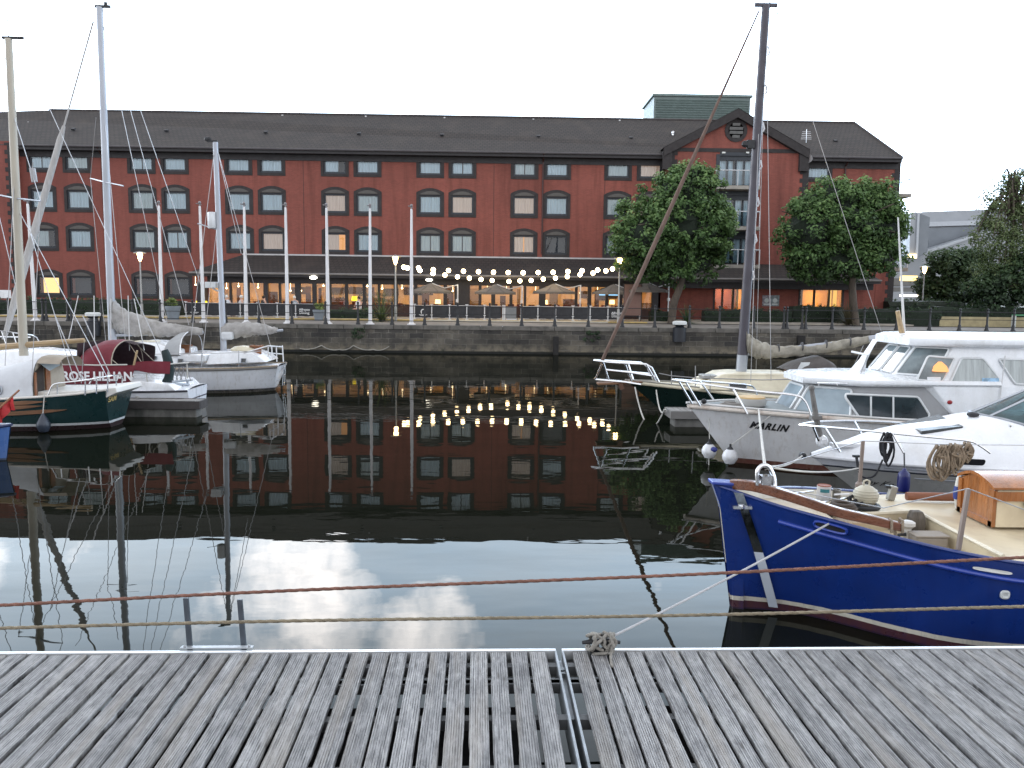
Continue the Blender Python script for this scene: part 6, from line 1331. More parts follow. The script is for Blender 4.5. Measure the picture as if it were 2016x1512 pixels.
# wheelhouse
zs_,zt_=1.80,2.50
xw=mr.L(1757,757,.6).x; xwb=mr.L(2250,757,1.1).x
pb2=plan(xw+.12,.55,xw-.52,1.13,xwb,1.72); pm2=plan(xw,.55,xw-.60,1.10,xwb,1.86); pt2=plan(xw-.48,.50,xw-.95,.98,xwb,zt_)
mb=MB(); mb.loft([scalep(pb2,1.0,1.02,-.55),pb2,pm2,pt2],True,True); wh=mb.build('wheelhouse',WHITE,mr.e,bevel=.02)
WGL=glass('wheelhouse_glass',(.6,.72,.74),.5,1.5,.02)
INT=mat('wheelhouse_interior',(.16,.15,.14),.7,var=.4,vs=2)
def wface(i,u0,u1,v0,v1,su0=0,su1=0,m=None,off=.022,r=.05):
    a,b_,c,d=pm2[i],pm2[(i+1)%6],pt2[(i+1)%6],pt2[i]; f=lambda u,v:a.lerp(b_,u).lerp(d.lerp(c,u),v); nrm=(b_-a).cross(d-a).normalized()
    if nrm.dot(a-sum(pm2,Vector())/6)<0: nrm=-nrm
    return pane(roundpoly([f(u0,v0)+nrm*off,f(u1,v0)+nrm*off,f(u1+su1,v1)+nrm*off,f(u0+su0,v1)+nrm*off],r),'wheelhouse_window',m or CGW,wh,WFR,.02)
CGW=mat('wheelhouse_window_tint',(.12,.15,.16),.05,var=.7,vs=1.6,spec=.8); CGC=mat('curtained_window',(.34,.37,.37),.25,var=.25,vs=2,stretch=(6,1,.5))
wface(0,.06,.46,.08,.86); wface(0,.52,.95,.08,.86); wface(1,.06,.95,.06,.88); wface(5,.06,.95,.06,.88)
L_=(pm2[2]-pm2[3]).length
def side_pane(pts,m):
    q=[]
    for px,py in pts:
        v=mr.L(px,py,1.05); t_=(v.z-1.86)/(zt_-1.86); v.y=1.10+(.98-1.10)*t_+.024; q.append(v)
    return pane(roundpoly(q,.05),'wheelhouse_window',m,wh,WFR,.02)
side_pane([(1801,747),(1851,751),(1880,705),(1827,701)],CGW); side_pane([(1866,752),(1962,757),(1964,746),(1936,706),(1893,705)],CGC); side_pane([(1993,755),(2080,760),(2080,710),(1966,707)],CGC)
mb=MB(); c=mr.L(1835,722,.8); mb.lathe([(.16,-.06),(.12,.04),(.03,.12)],(c.x,1.075,c.z),14,None); lp=mb.build('lamp_shade',emission('cabin_lamp_glow',(1,.45,.18),1.6),wh,smooth=True)
mb=MB(); c=mr.L(1836,747,1.08); mb.cbox((c.x,1.125,c.z),(.26,.02,.1)); mb.build('white_box',WHITE,wh,bevel=.008)
mb=MB(); c=mr.L(1948,748,1.08); mb.cbox((c.x,1.13,c.z),(.34,.012,.08)); mb.build('window_sticker',mat('blue_white_sticker',(.25,.4,.55),.5,var=.6,vs=9),wh)
rp2=plan(xw-.22,.72,xw-.85,1.16,xwb-.3,2.5)
mb=MB(); mb.loft([scalep(rp2,.96,2.47),scalep(rp2,1.02,2.53),scalep(rp2,1.0,2.62),scalep(rp2,.8,2.68,-.1),scalep(rp2,.2,2.70,-.4)],True,True); mb.build('wheelhouse_roof',WHITE,mr.e,smooth=50)
mb=MB()
for a,b_ in ((1782,1836),(1868,1918)): q0,q1=mr.L(a,671,.3),mr.L(b_,673,.3); mb.tube([q0-Vector((0,0,.06)),q0,q1,q1-Vector((0,0,.06))],.02,6)
mb.build('roof_hatch_rail',WHITE,mr.e)
mb=MB(); pf=[mr.L(1665,738,0),mr.L(1692,708,0),mr.L(1712,680,0),mr.L(1719,668,0)]; pr_=[mr.L(1702,738,0),mr.L(1705,712,0),mr.L(1718,682,0),mr.L(1728,668,0)]
mb.loft([[Vector((a.x,.12*s_,a.z)) if True else a for a,s_ in ((f_,.2),(f_,-.2),((f_+r_)/2,-1),(r_,-.2),(r_,.2),((f_+r_)/2,1))] for f_,r_ in zip(pf,pr_)],True,True)
mb.tube([mr.L(1676,692,0),mr.L(1710,699,.2)],.02,6); mb.build('mast_fin',WHITE,mr.e,smooth=50)
mr.tubes('rigging',WIRE,[[mr.L(1708,700,.2),mr.L(1693,740,.6)]],.01,4)
mb=MB(); mb.tube([mr.L(1778,668,.1),mr.L(1767,612,.1)],[.06,.045],8); mb.build('flagstaff',WOODL,mr.e,smooth=True)
mb=MB(); mb.tube([mr.L(1781,672,0),mr.L(1768,428,0)],[.03,.014],8); mb.tube(arc(mr.L(1768,668,.2),mr.L(1786,664,.0),-.1,8),.012,4); mb.build('whip_aerial',AER,mr.e,smooth=True)
mb=MB(); mb.tube([mr.L(1968,790,1.16),mr.L(1979,700,1.14)],.012,6); mb.build('short_aerial',AER,mr.e)
mb=MB(); c=mr.L(1870,792,1.14); mb.ball((c.x,1.14,c.z),.045,10,(1.2,.6,.9)); mb.build('side_light',mat('red_lens',(.25,.01,.015),.2),mr.e,smooth=True)
mb=MB(); c=mr.L(1876,820,1.12); mb.add([(c.x+.1,1.28,c.z-.12),(c.x-.35,1.28,c.z-.16),(c.x-.28,1.16,c.z+.08),(c.x+.12,1.16,c.z+.06)],[(0,1,2,3)]); mb.build('step_board',mat('dark_step',(.06,.06,.065),.6),mr.e,recalc=False)
c=mr.L(1478,790,.25); mb=MB(); mb.lathe([(.30,-.07),(.31,.03),(.29,.07),(.05,.085)],(c.x,.25,c.z),24); hc=mb.build('hatch_rim',mat('grey_hatch_rim',(.3,.3,.29),.5),mr.e,smooth=True); mb=MB(); mb.lathe([(.285,.072),(.27,.1),(.02,.108)],(c.x,.25,c.z),24); mb.build('hatch_cushion',mat('tan_plywood',(.45,.30,.13),.6,var=.12,vs=3),hc,smooth=True)
c=mr.L(1440,797,.2); mb=MB(); mb.tube(smooth_path([c+Vector((R.uniform(-.25,.25),R.uniform(-.1,.3),R.uniform(-.02,.05))) for _ in range(12)],4),.03,6); mb.build('canvas_bundle',mat('grey_cloth',(.2,.19,.18),.9),mr.e,smooth=True)
for px,py in ((1386,790),(1404,805),(1415,806)): c=mr.L(px,py,.2); mb=MB(); mb.ball((c.x,c.y,c.z),.05,8,(1.2,1,1.1)); mb.build('deck_fitting',IRON,mr.e,smooth=True)
mr.tubes('bow_rail',CHROME,[smooth_path([mr.L(1324,747,0),mr.L(1420,761,.7),mr.L(1500,771,1.0),mr.L(1560,777,1.12),mr.L(1583,787,1.15),mr.L(1594,808,1.2),mr.L(1600,828,1.25)],4),smooth_path([mr.L(1324,747,0),mr.L(1400,752,-.6),mr.L(1470,758,-.9),mr.L(1486,766,-1),mr.L(1492,788,-1.05)],4),
 [mr.L(1350,752,.2),mr.L(1378,799,.25)],[mr.L(1336,750,.1),mr.L(1363,795,.1)],[mr.L(1442,764,.75),mr.L(1472,815,.9)],[mr.L(1378,750,-.4),mr.L(1407,790,-.45)]],.02)
# ball fenders
def ballfender(bt,px,py,r,lab,yl,topc):
    c=bt.L(px,py,yl); wpos=Vector((bt.X0-c.x,bt.Y0-c.y,c.z)); f=empty('ball_fender',wpos,lab,'fender','ball fenders on the cruiser bow')
    mb=MB(); mb.lathe([(.01,-r),(r*.6,-r*.85),(r*.95,-r*.3),(r,.1*r),(r*.8,.6*r),(r*.45,.95*r)],(0,0,0),18); mb.build('ball',mat('white_vinyl',(.6,.61,.64),.35,var=.06,dirt=((.3,.28,.25),.4,4,(1,1,1))),f,smooth=True)
    mb=MB(); mb.lathe([(r*.47,.9*r),(r*.3,1.15*r),(r*.14,1.3*r),(r*.14,1.6*r),(.01,1.65*r)],(0,0,0),14); mb.build('neck',topc,f,smooth=True)
    return f,wpos
f1,w1=ballfender(mr,1396,888,.15,'white ball fender with a blue patch, leftmost of the two at the cruiser bow',.30,BLACK)
mb=MB(); mb.ball((.06,-.11,.05),.08,10,(1,.6,.7)); mb.build('blue_patch',mat('blue_vinyl',(.02,.03,.18),.4),f1,smooth=True)
mb=MB(); mb.tube([(0,0,-.14),(0.01,0,-.36)],.012,5); mb.tube([(0,0,.2),mr.e.matrix_basis@Vector((0,0,0))*0+Vector((.02,.2,.75))],.008,5); mb.build('lanyard',ROPE_W,f1)
f2,w2=ballfender(mr,1437,899,.155,'plain white ball fender with black neck, right of the blue patched one',.62,BLACK)
q_=mr.S(-.9,1.12,1,.03); qq=Vector((mr.X0-q_.x,mr.Y0-q_.y,q_.z))-w2; mb=MB(); mb.tube([(0,0,.22),qq],.009,5); mb.build('lanyard',ROPE_W,f2)
finger(1322,21.0,21.6,.40,1700,'finger pontoon with concrete float between the green yacht and the white cruiser') if False else None
xl_=P(1324,808,21.0).x
f=empty('finger_pontoon',(xl_,21,0),'grey finger pontoon end between the green yacht and the white wheelhouse cruiser','pontoon','short finger pontoons between the boats')
mb=MB()
for i in range(60): mb.box(xl_+.145*i,21.02,.36,xl_+.145*i+.13,21.7,.41+R.uniform(-.003,.003))
mb.build('decking',MATS['grey_pontoon_wood'],f,origin=(xl_,21,0)); mb=MB(); mb.box(xl_-.05,20.96,.22,xl_+8,21.02,.42); mb.box(xl_-.05,21.02,.22,xl_,21.7,.42); mb.box(xl_-.05,21.7,.22,xl_+8,21.75,.42); mb.build('edge_beam',mat('grey_edge_beam',(.16,.155,.15),.7),f,origin=(xl_,21,0)); mb=MB(); mb.box(xl_+.08,21.05,-.3,xl_+2.2,21.65,.22); mb.build('concrete_float',MATS['wet_concrete'],f,origin=(xl_,21,0),bevel=.03)
mb=MB(); 
for a,b_,s_ in (((1250,762),(1308,806),.75),((1292,768),(1310,806),.3)): mb.tube(arc(P(*a,22.9),P(*b_,21.2),s_,12),.02,6)
o=mb.build('mooring_line',ROPE_W,None,origin=P(1290,790,22)); tag(o,'slack white mooring lines from the green yacht bow to the finger pontoon','rope')
# ---------------------------------------------------------------- white speedboat
X0=P(1745,1022,12.6).x
K=[(0,.03,.93,.012,-.2),(-.7,.62,.92,.30,-.3),(-1.8,1.0,.92,.75,-.4),(-3.3,1.18,.93,1.05,-.4),(-7,1.2,.95,1.05,-.3)]
sp=Boat('speedboat',X0,12.6,K,'sleek white speedboat with teal windscreen, grey lower hull and coiled ropes on its rail','boat',rake=1.25,p=1.05,rk=3.2)
sp.hull(banded('speedboat_paint',[(-.5,(.03,.03,.03)),(.06,(.40,.40,.38)),(.765,(.05,.055,.07)),(.79,(.62,.64,.68))],rough=.22,coat=.6),n=44)
zc=interp(sorted([(1.3,.96),(.9,1.10),(.2,1.34),(-.73,1.52),(-1.23,1.62),(-2.2,1.66),(-7,1.5)]),1)
mb=MB(); rings=[]; n=40
for i in range(n+1):
    x=-6.5+6.5*i/n; e_=sp.S(x,sp.zs(x)); zm=max(sp.zs(x)+.005,zc(e_.x)); r_=[]
    for k in range(-10,11): u=k/10; r_.append(Vector((e_.x,e_.y*.985*-u,sp.zs(x)+(zm-sp.zs(x))*(1-abs(u)**2.6))))
    rings.append(r_)
mb.loft(rings,False,False); mb.build('deck_moulding',WHITE,sp.e,recalc=False,smooth=50)
sp.rail(mat('black_white_rub_strip',(.45,.46,.48),.4),-.01,.022,'rubbing_strake',n=60)
def dk(px,py,yl): return sp.L(px,py,yl)
def on_deck(x,y,off=.01):   # height of the moulded deck
    best=min(range(n+1),key=lambda i:abs(rings[i][10].x-x)); rr_=rings[best]; hw=abs(rr_[0].y); u=min(1,abs(y)/max(hw,.01)); zz=rr_[0].z; return zz+(rr_[10].z-zz)*(1-u**2.6)+off
hx=[dk(1783,847,.1).x,dk(1872,846,.1).x]
mb=MB(); q=[(hx[0],-.15),(hx[0]-.1,.38),(hx[1],.42),(hx[1]+.08,-.15)]; mb.add([(x,y,on_deck(x,y,.03)) for x,y in q]+[(x,y,on_deck(x,y,-.02)) for x,y in q],[(0,1,2,3),(0,4,5,1),(1,5,6,2),(2,6,7,3),(3,7,4,0)]); mb.build('deck_hatch',mat('smoked_hatch',(.05,.055,.06),.25),sp.e)
# hull port, grooves, script lettering
pt=[]; c0,c1=sp.L(1890,912,1.16),sp.L(1957,913,1.16); mb=MB(); zc0=(c0.z+c1.z)/2-.03
mb.add([sp.SX(x,z,1,.02) for x,z in [(v.x,v.y) for v in roundpoly([(c0.x,zc0-.05,0),(c1.x,zc0-.05,0),(c1.x,zc0+.05,0),(c0.x,zc0+.05,0)],.05)]],[tuple(range(20))]); mb.build('hull_port',BLACK,sp.e,recalc=False)
mb=MB(); mb.tube([sp.S(x,.845,1,.0) for x in [-.5-.25*i for i in range(24)]],.012,5); mb.tube([sp.S(x,.70,1,.0) for x in [-.7-.25*i for i in range(24)]],.012,5); mb.build('moulding_line',mat('grey_moulding',(.3,.32,.35),.5),sp.e)
tb=text_mb('Way Kn',.14,.5,.0); a=sp.L(1722,948,.75); tb.v=[sp.SX(a.x-v.x*1.0,.52+v.y-.02*v.x,1,.012) for v in tb.v]; tb.build('name_lettering',LETB,sp.e,recalc=False)
# windscreen
WSG=glass('teal_windscreen',(.35,.62,.66),.75,1.6,.02)
cb0=[];ct0=[]; 
for k in range(-8,9):
    u=k/8; y=1.0*u; xb_=-1.22-1.5*abs(u)**1.7; zb=on_deck(xb_,y,.0) if abs(u)<.99 else on_deck(xb_,.97,.0)
    cb0.append(Vector((xb_,y,max(zb,1.30)))); ct0.append(Vector((-2.12-1.25*abs(u)**1.8,.82*u,2.02-.05*abs(u))))
mb=MB(); mb.loft([cb0,ct0],False,False); ws=mb.build('windscreen',WSG,sp.e,recalc=False,smooth=60)
mb=MB(); mb.tube(cb0,.022,6); mb.tube(ct0,.02,6)
for k in (3,8,10,13): mb.tube([cb0[k],ct0[k]],.018,6)
mb.build('windscreen_frame',ALU,ws,smooth=True)
mb=MB(); ct1=[v+Vector((-1.6,0,.16)) for v in ct0]; mb.loft([ct0,[v+Vector((-.5,0,.13)) for v in ct0],ct1],False,False); mb.build('canvas_top',mat('navy_canvas',(.012,.015,.045),.8,bump=.4,bs=8),sp.e,recalc=False,smooth=60)
mb=MB(); mb.loft([[v+Vector((-.35,0,-.12)) for v in cb0],[v+Vector((-1.2,0,-.1)) for v in cb0]],False,False); mb.build('dashboard',mat('grey_dashboard',(.2,.24,.25),.6),sp.e,recalc=False)
mb=MB(); c=dk(1917,812,.3); mb.ball((c.x-.05,.2,on_deck(c.x-.05,.2)+.03),.07,8,(1.5,1,.6)); mb.build('search_light',BLACK,sp.e,smooth=True)
mb=MB(); c=dk(1989,838,.9); mb.ball(c,.025,8); mb.build('deck_fitting',CHROME,sp.e)
rl_=[sp.L(1574,836,0),sp.L(1640,842,.55),sp.L(1747,852,.85),sp.L(1850,862,1.0),sp.L(1908,868,1.05),sp.L(1930,878,1.08),sp.L(1950,892,1.1)]
sp.tubes('bow_rail',CHROME,[smooth_path(rl_,4),smooth_path([sp.L(1574,836,0),sp.L(1610,830,-.4),sp.L(1680,828,-.7),sp.L(1770,832,-.9),sp.L(1805,842,-1.0)],4),[sp.L(1624,842,.4),sp.L(1654,890,.5)],[sp.L(1758,854,.87),sp.L(1780,892,.98)],[sp.L(1600,838,.2),sp.L(1612,868,.15)],[sp.L(1682,829,-.7),sp.L(1698,858,-.7)]],.017)
mb=MB(); mb.tube([sp.L(1616,868,.1),sp.L(1607,822,.1),sp.L(1598,766,.1)],[.05,.045,.035],8); mb.ball(sp.L(1598,764,.1),.05,8); mb.cbox(sp.L(1606,822,.1),(.16,.12,.06)); mb.build('bow_post',mat('weathered_grey_post',(.14,.135,.13),.7,var=.3,vs=8),sp.e)
mb=MB(); c=sp.L(1618,868,.1); mb.lathe([(.02,-.06),(.08,-.06),(.095,0),(.08,.06),(.02,.06)],c,16,(.2,1,.1)); mb.cbox(c+Vector((0,.06,.0)),(.07,.06,.08)); mb.cbox(c+Vector((-.35,.05,-.05)),(.45,.16,.06)); mb.build('windlass',WHITE,sp.e,bevel=.01)
mb=MB(); mb.cbox(sp.L(1686,898,.75),(.1,.06,.03)); mb.tube([sp.L(1686,898,.78),sp.L(1690,925,.8)],.02,6); mb.build('bow_cleat',BLACK,sp.e)
mb=MB(); c=sp.L(1580,897,.05); mb.lathe([(.02,-.05),(.05,-.04),(.05,.04),(.02,.05)],c,10,(0,1,0)); mb.build('bow_roller',BLACK,sp.e)
def to_world(bt,v): return Vector((bt.X0-v.x,bt.Y0-v.y,v.z))
# blue cylinder fender and black rope coil hanging from the rail
c=to_world(sp,sp.L(1779,949,1.18)); fd=empty('fender',c,'dark blue cylindrical fender hanging over the speedboat side','fender')
mb=MB(); mb.lathe([(.02,-.15),(.075,-.13),(.085,-.08),(.085,.08),(.075,.13),(.03,.17),(.025,.2)],(0,0,0),16); mb.build('body',mat('navy_vinyl',(.008,.012,.10),.35),fd,smooth=True); q=to_world(sp,sp.L(1780,892,1.02))-c; mb=MB(); mb.tube([(0,0,.18),q],.012,5); mb.build('lanyard',BLACK,fd)
def coil(pts,top,label,m,seed,w,h,nn,r,name='rope_coil'):
    rr=random.Random(seed); o=empty(name,top,label,'rope'); mb=MB()
    for k in range(nn):
        ww=w*rr.uniform(.5,1); hh=h*rr.uniform(.65,1.05); x0=rr.uniform(-.3,.3)*w; y0=rr.uniform(-.05,.05); path=[]
        for i in range(17): a=2*PI*i/16; path.append((x0+ww*.5*math.sin(a)*(.55+.45*(1-math.cos(a))/2),y0+.02*math.sin(3*a),-hh*(1-math.cos(a))/2))
        mb.tube(path,r,6)
    mb.tube(smooth_path([(0,0,-.02),(w*.3,-.04,-.08),(-w*.3,-.05,-.11),(w*.3,-.05,-.14),(-w*.2,.0,-.1)],4),r,6)
    mb.build('loops',m,o,smooth=True); return o
BLKROPE=mat('black_rope',(.02,.02,.024),.9,bump=.5,bs=100); TANROPE=mat('tan_rope',(.24,.19,.14),.95,var=.35,vs=12,bump=.8,bs=90)
coil(None,to_world(sp,sp.L(1747,852,.88)),'black mooring rope coiled over the speedboat rail',BLKROPE,4,.17,.5,7,.014)
mb=MB(); mb.tube(smooth_path([to_world(sp,sp.L(1738,905,.95)),to_world(sp,sp.L(1722,936,1.0)),to_world(sp,sp.L(1700,940,.95)),to_world(sp,sp.L(1690,928,.85))],5),.014,5); o=mb.build('rope_tail',BLKROPE,None,origin=to_world(sp,sp.L(1722,936,1.0))); tag(o,'loose black rope tail sagging below the speedboat bow cleat','rope')
# ---------------------------------------------------------------- blue wooden fishing boat (right, near)
Y0=8.72; X0=P(1438,1190,Y0).x
K=[(0,.05,1.36,.03,-.3),(-.35,.34,1.25,.09,-.4),(-.6,.56,1.20,.17,-.4),(-.91,.80,1.15,.37,-.5),(-1.36,1.06,1.075,.78,-.5),(-1.8,1.24,1.01,1.12,-.5),(-2.4,1.35,.94,1.28,-.5),(-4,1.42,.88,1.36,-.5),(-6.5,1.36,.92,1.25,-.4)]
bb=Boat('wooden_fishing_boat',X0,Y0,K,'royal blue wooden boat with varnished bow rail and cream deck, moored beside the near pontoon','boat',rake=.20,p=1.0,rk=1.2)
bb.hull(banded('royal_blue_hull',[(-.5,(.03,.012,.010)),(.015,(.075,.026,.018)),(.095,(.62,.58,.48)),(.135,(.005,.024,.15))],rough=.3,coat=.5,var=.16,dirt=((.006,.014,.10),.6)),n=60)
mb=MB() # stem post
pr=[(1401,951,.0),(1413,985,0),(1424,1025,0),(1432,1065,0),(1437,1110,0),(1439,1160,0),(1439,1200,0),(1440,1240,0)]
wd=[.2,.19,.17,.15,.13,.12,.12,.12]
rings=[]
for (px,py,yl),w_ in zip(pr,wd):
    c=bb.L(px,py,0); rings.append([Vector((c.x,.05,c.z)),Vector((c.x,-.05,c.z)),Vector((c.x-w_,-.085,c.z)),Vector((c.x-w_,.085,c.z))])
mb.loft(rings,True,True); mb.build('stem_post',MATS['royal_blue_hull'],bb.e,bevel=.012)
BLUEL=mat('lighter_blue_moulding',(.014,.042,.28),.35,var=.12,vs=4,coat=.4)
mb=MB(); c=bb.L(1401,951,0); mb.cbox((c.x-.1,0,c.z+.012),(.24,.19,.03),Matrix.Rotation(-.06,3,'Y')); mb.build('stem_cap',BLUEL,bb.e,bevel=.008)
bb.rail(BLUEL,-.17,.022,'rub_moulding',.012,xa=-6.5,xb=-.42,n=60); bb.rail(MATS['royal_blue_hull'],0,.02,'gunwale',-.01,n=60)
# inside of the bulwark, deck with forward well
INW=mat('white_bulwark_paint',(.58,.56,.50),.5,var=.08,dirt=((.35,.28,.2),.4,3,(1,1,1)))
mb=MB(); rg=[]
for i in range(41):
    x=-6.5+6.5*i/40; r_=[]
    for sd in (1,-1):
        pass
    a=bb.S(x,bb.zs(x)-.005); b2=bb.S(x,.5); wa=max(.004,a.y-.045); wb_=max(.004,b2.y-.05)
    rg.append([Vector((a.x,wa,a.z)),Vector((b2.x,wb_,.5)),Vector((b2.x,-wb_,.5)),Vector((a.x,-wa,a.z))])
mb.loft(rg,False,False); mb.build('bulwark_lining',INW,bb.e,recalc=False)
mb=MB(); rg=[]
for i in range(41):
    x=-6.5+6.5*i/40; a=bb.S(x,bb.zs(x)+.004); rg.append([[Vector((a.x,sd*max(.003,a.y),a.z)),Vector((a.x,sd*max(.002,a.y-.05),a.z))] for sd in (1,-1)])
for k in (0,1): mb.loft([r_[k] for r_ in rg],False,False)
mb.build('cap_rail',mat('blue_cap_paint',(.01,.03,.2),.4),bb.e,recalc=False)
def lw(v): return Vector((X0-v.x,Y0-v.y,v.z))
DECKC=mat('cream_deck_paint',(.55,.47,.33),.55,var=.1,vs=2,dirt=((.33,.25,.16),.45,2.2,(1,1,1)))
zd=.955
bb.deck(mat('tan_bow_deck',(.42,.34,.24),.6,var=.2,vs=3,dirt=((.25,.18,.12),.5,3,(1,1,1))),.10,.06,.02,'bow_deck',12,-1.0,-.03,wall=False)
pts=[lw(G(px,py,zd)) for px,py in ((1640,1003),(1692,1013),(1805,1008),(1940,1078),(1975,1096))]
far=[]
for i in range(12):
    x=-6.4+5.75*i/11; b2=bb.SX(x,zd,1,-.055); far.append(Vector((x,-max(.01,b2.y),zd)))
near=[Vector((x,max(.01,bb.SX(x,zd,1,-.055).y) if bb.zs(x)>zd else bb.hs(x)-.05,min(zd,bb.zs(x)-.02))) for x in (-2.3,-2.6,-3.2,-4,-5,-6.4)]
poly=[p for p in pts if True]+near+far
mb=MB(); mb.add(poly+[Vector((p.x,p.y,.5)) for p in poly],[tuple(range(len(poly)))]+[(i,i+1,len(poly)+i+1,len(poly)+i) for i in range(4)]); mb.build('foredeck',DECKC,bb.e,recalc=False)
mb=MB(); fl=[Vector((p.x,p.y,.76)) for p in pts]+[Vector((x,bb.SX(x,.76).y-.052,.76)) for x in (-2.1,-1.9,-1.7,-1.5,-1.3,-1.1,-.9,-.75)]; mb.add(fl,[tuple(range(len(fl)))]); mb.build('well_floor',DECKC,bb.e,recalc=False)
mb=MB(); mb.tube([p+Vector((0,0,.005)) for p in pts],.022,6); mb.build('deck_edge',mat('pale_cream_edge',(.6,.54,.42),.5),bb.e)
# curved varnished bow rail
mb=MB(); rp=smooth_path([bb.L(1441,953,.02),bb.L(1480,956,.22),bb.L(1519,966,.36),bb.L(1580,985,.52),bb.L(1650,1008,.66),bb.L(1720,1024,.74),bb.L(1776,1038,.76)],6)
rg=[]
for i,c in enumerate(rp):
    tg=(rp[min(i+1,len(rp)-1)]-rp[max(i-1,0)]).normalized(); sd=tg.cross(Vector((0,0,1))).normalized(); hh=.055-.012*i/len(rp); ww=.045
    rg.append([c+sd*ww+Vector((0,0,hh)),c-sd*ww+Vector((0,0,hh)),c-sd*ww-Vector((0,0,hh)),c+sd*ww-Vector((0,0,hh))])
mb.loft(rg,True,True); mb.build('varnished_bow_rail',mat('dark_varnished_mahogany',(.13,.045,.02),.3,var=.35,vs=3,stretch=(.8,8,8),coat=.5),bb.e,bevel=.01)
# polished bobstay plate from the stem to the waterline, lower half painted with its sky reflection
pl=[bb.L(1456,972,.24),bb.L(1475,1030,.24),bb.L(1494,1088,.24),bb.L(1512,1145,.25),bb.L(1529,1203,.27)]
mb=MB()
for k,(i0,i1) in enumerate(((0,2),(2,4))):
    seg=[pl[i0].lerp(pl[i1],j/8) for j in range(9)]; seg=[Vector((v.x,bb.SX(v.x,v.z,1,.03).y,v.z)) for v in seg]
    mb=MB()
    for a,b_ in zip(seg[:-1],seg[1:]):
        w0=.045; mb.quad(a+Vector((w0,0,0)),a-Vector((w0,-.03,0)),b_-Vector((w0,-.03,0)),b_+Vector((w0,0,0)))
    mb.build('bow_plate',mat('polished_plate',(.34,.36,.38),.14,1,.05,5) if k==0 else mat('plate_sky_reflection',(.42,.46,.52),.4,var=.08),bb.e,recalc=False)
mb=MB(); c=bb.SX(bb.L(1466,1003,.3).x,bb.L(1466,1003,.3).z,1,.05); mb.cbox(c,(.2,.05,.03)); mb.ball(c,.035,8); mb.build('plate_clamp',CHROME,bb.e)
# stainless hoop standing on the bow
mb=MB(); c=bb.L(1506,948,.3); hp=[bb.L(1492,955,.3),bb.L(1491,930,.3),bb.L(1499,917,.3),bb.L(1512,918,.3),bb.L(1522,935,.32),bb.L(1526,958,.34),bb.L(1519,972,.36)]; mb.tube(smooth_path(hp,4),.022,8); mb.cbox(c+Vector((0,0,.02)),(.1,.12,.09)); mb.build('mooring_hoop',CHROME,bb.e,smooth=True)
# oval fairlead, scupper and skin fitting on the topside
def oval(px,py,w,h,m,name,rim=None,tilt=.0):
    c=bb.L(px,py,.9); 
    for _ in range(6): c=bb.L(px,py,bb.SX(c.x,c.z).y)
    n=20; mb=MB(); pts=[]
    for j in range(n):
        a=2*PI*j/n; u=math.copysign(abs(math.cos(a))**.6,math.cos(a))*w/2; v=math.copysign(abs(math.sin(a))**.6,math.sin(a))*h/2; pts.append(bb.SX(c.x-u,c.z+v-tilt*u,1,.012))
    mb.add(pts,[tuple(range(n))]); o=mb.build(name,m,bb.e,recalc=False)
    if rim: mb=MB(); mb.tube(pts+[pts[0],pts[1]],.014,6,cap=False); mb.build('rim',rim,o,smooth=True)
    return c
cf=oval(1634,1038,.26,.075,BLACK,'fairlead_slot',BLUEL,.14); oval(1953,1123,.34,.035,mat('white_scupper',(.62,.62,.6),.4),'scupper',None,.10); oval(1977,1170,.06,.06,mat('pale_fitting',(.5,.52,.52),.4),'skin_fitting',mat('pale_fitting',(.5,.52,.52),.4))
# companionway box with varnished front
c0=lw(G(1954,1038,zd)); c1=lw(G(1890,1006,zd)); xh=c0.x; y0_,y1_=c0.y,c1.y; H=.40
VARN=mat('orange_varnished_wood',(.28,.10,.025),.3,var=.3,vs=2.5,stretch=(5,5,.7),coat=.5)
prof=[(y0_,zd),(y0_,zd+H-.02)]+[(y0_+(y1_-y0_)*i/8,zd+H+.10*math.sin(PI*i/8)) for i in range(9)]+[(y1_,zd+H-.02),(y1_,zd)]
mb=MB(); mb.prism(prof,lambda u,v,w:(w,u,v),xh-.03,xh-2.4); hs_=mb.build('companionway',DECKC,bb.e)
mb=MB(); mb.prism(prof,lambda u,v,w:(w,u,v),xh,xh-.028); mb.build('front_panel',VARN,hs_,bevel=.004)
mb=MB(); mb.loft([[Vector((xh+.03-dx,u+.02*(1 if u>0 else -1),v+dz)) for u,v in prof[1:-1]] for dx,dz in ((0,.0),(0,.035),(2.4,.035),(2.4,0))],False,False)
mb.cbox((xh+.008,y0_-.03,zd+H/2),(.02,.07,H)); mb.cbox((xh+.008,y1_+.03,zd+H/2),(.02,.07,H)); mb.cbox((xh+.008,(y0_+y1_)/2,zd+.03),(.02,abs(y0_-y1_),.06)); mb.cbox((xh-1.2,y0_+.012,zd+H-.06),(2.4,.025,.1)); mb.build('trim',VARN,hs_,smooth=40)
# stanchions and wires
mb=MB(); a,b_=bb.L(1886,1086,1.16),bb.L(1906,962,1.12); mb.tube([a,b_],.026,8); s2=bb.L(1692,957,-1.0),bb.L(1699,868,-1.0); mb.build('stanchion',mat('brown_stanchion',(.2,.16,.14),.5,.3),bb.e,smooth=True)
mb=MB(); mb.tube(s2,.024,8); mb.lathe([(.05,-.02),(.05,.03),(.02,.06)],s2[0],10); mb.build('stanchion',MATS['brown_stanchion'],bb.e,smooth=True)
bb.tubes('guard_wire',WIRE,[[bb.L(1506,925,.3),s2[1],bb.L(1860,875,-1.05),bb.L(2100,877,-1.05)],[bb.L(1515,958,.35),bb.L(1690,995,.95) if False else bb.L(1740,1000,.7),b_,bb.L(2100,1035,1.2)]],.006,4)
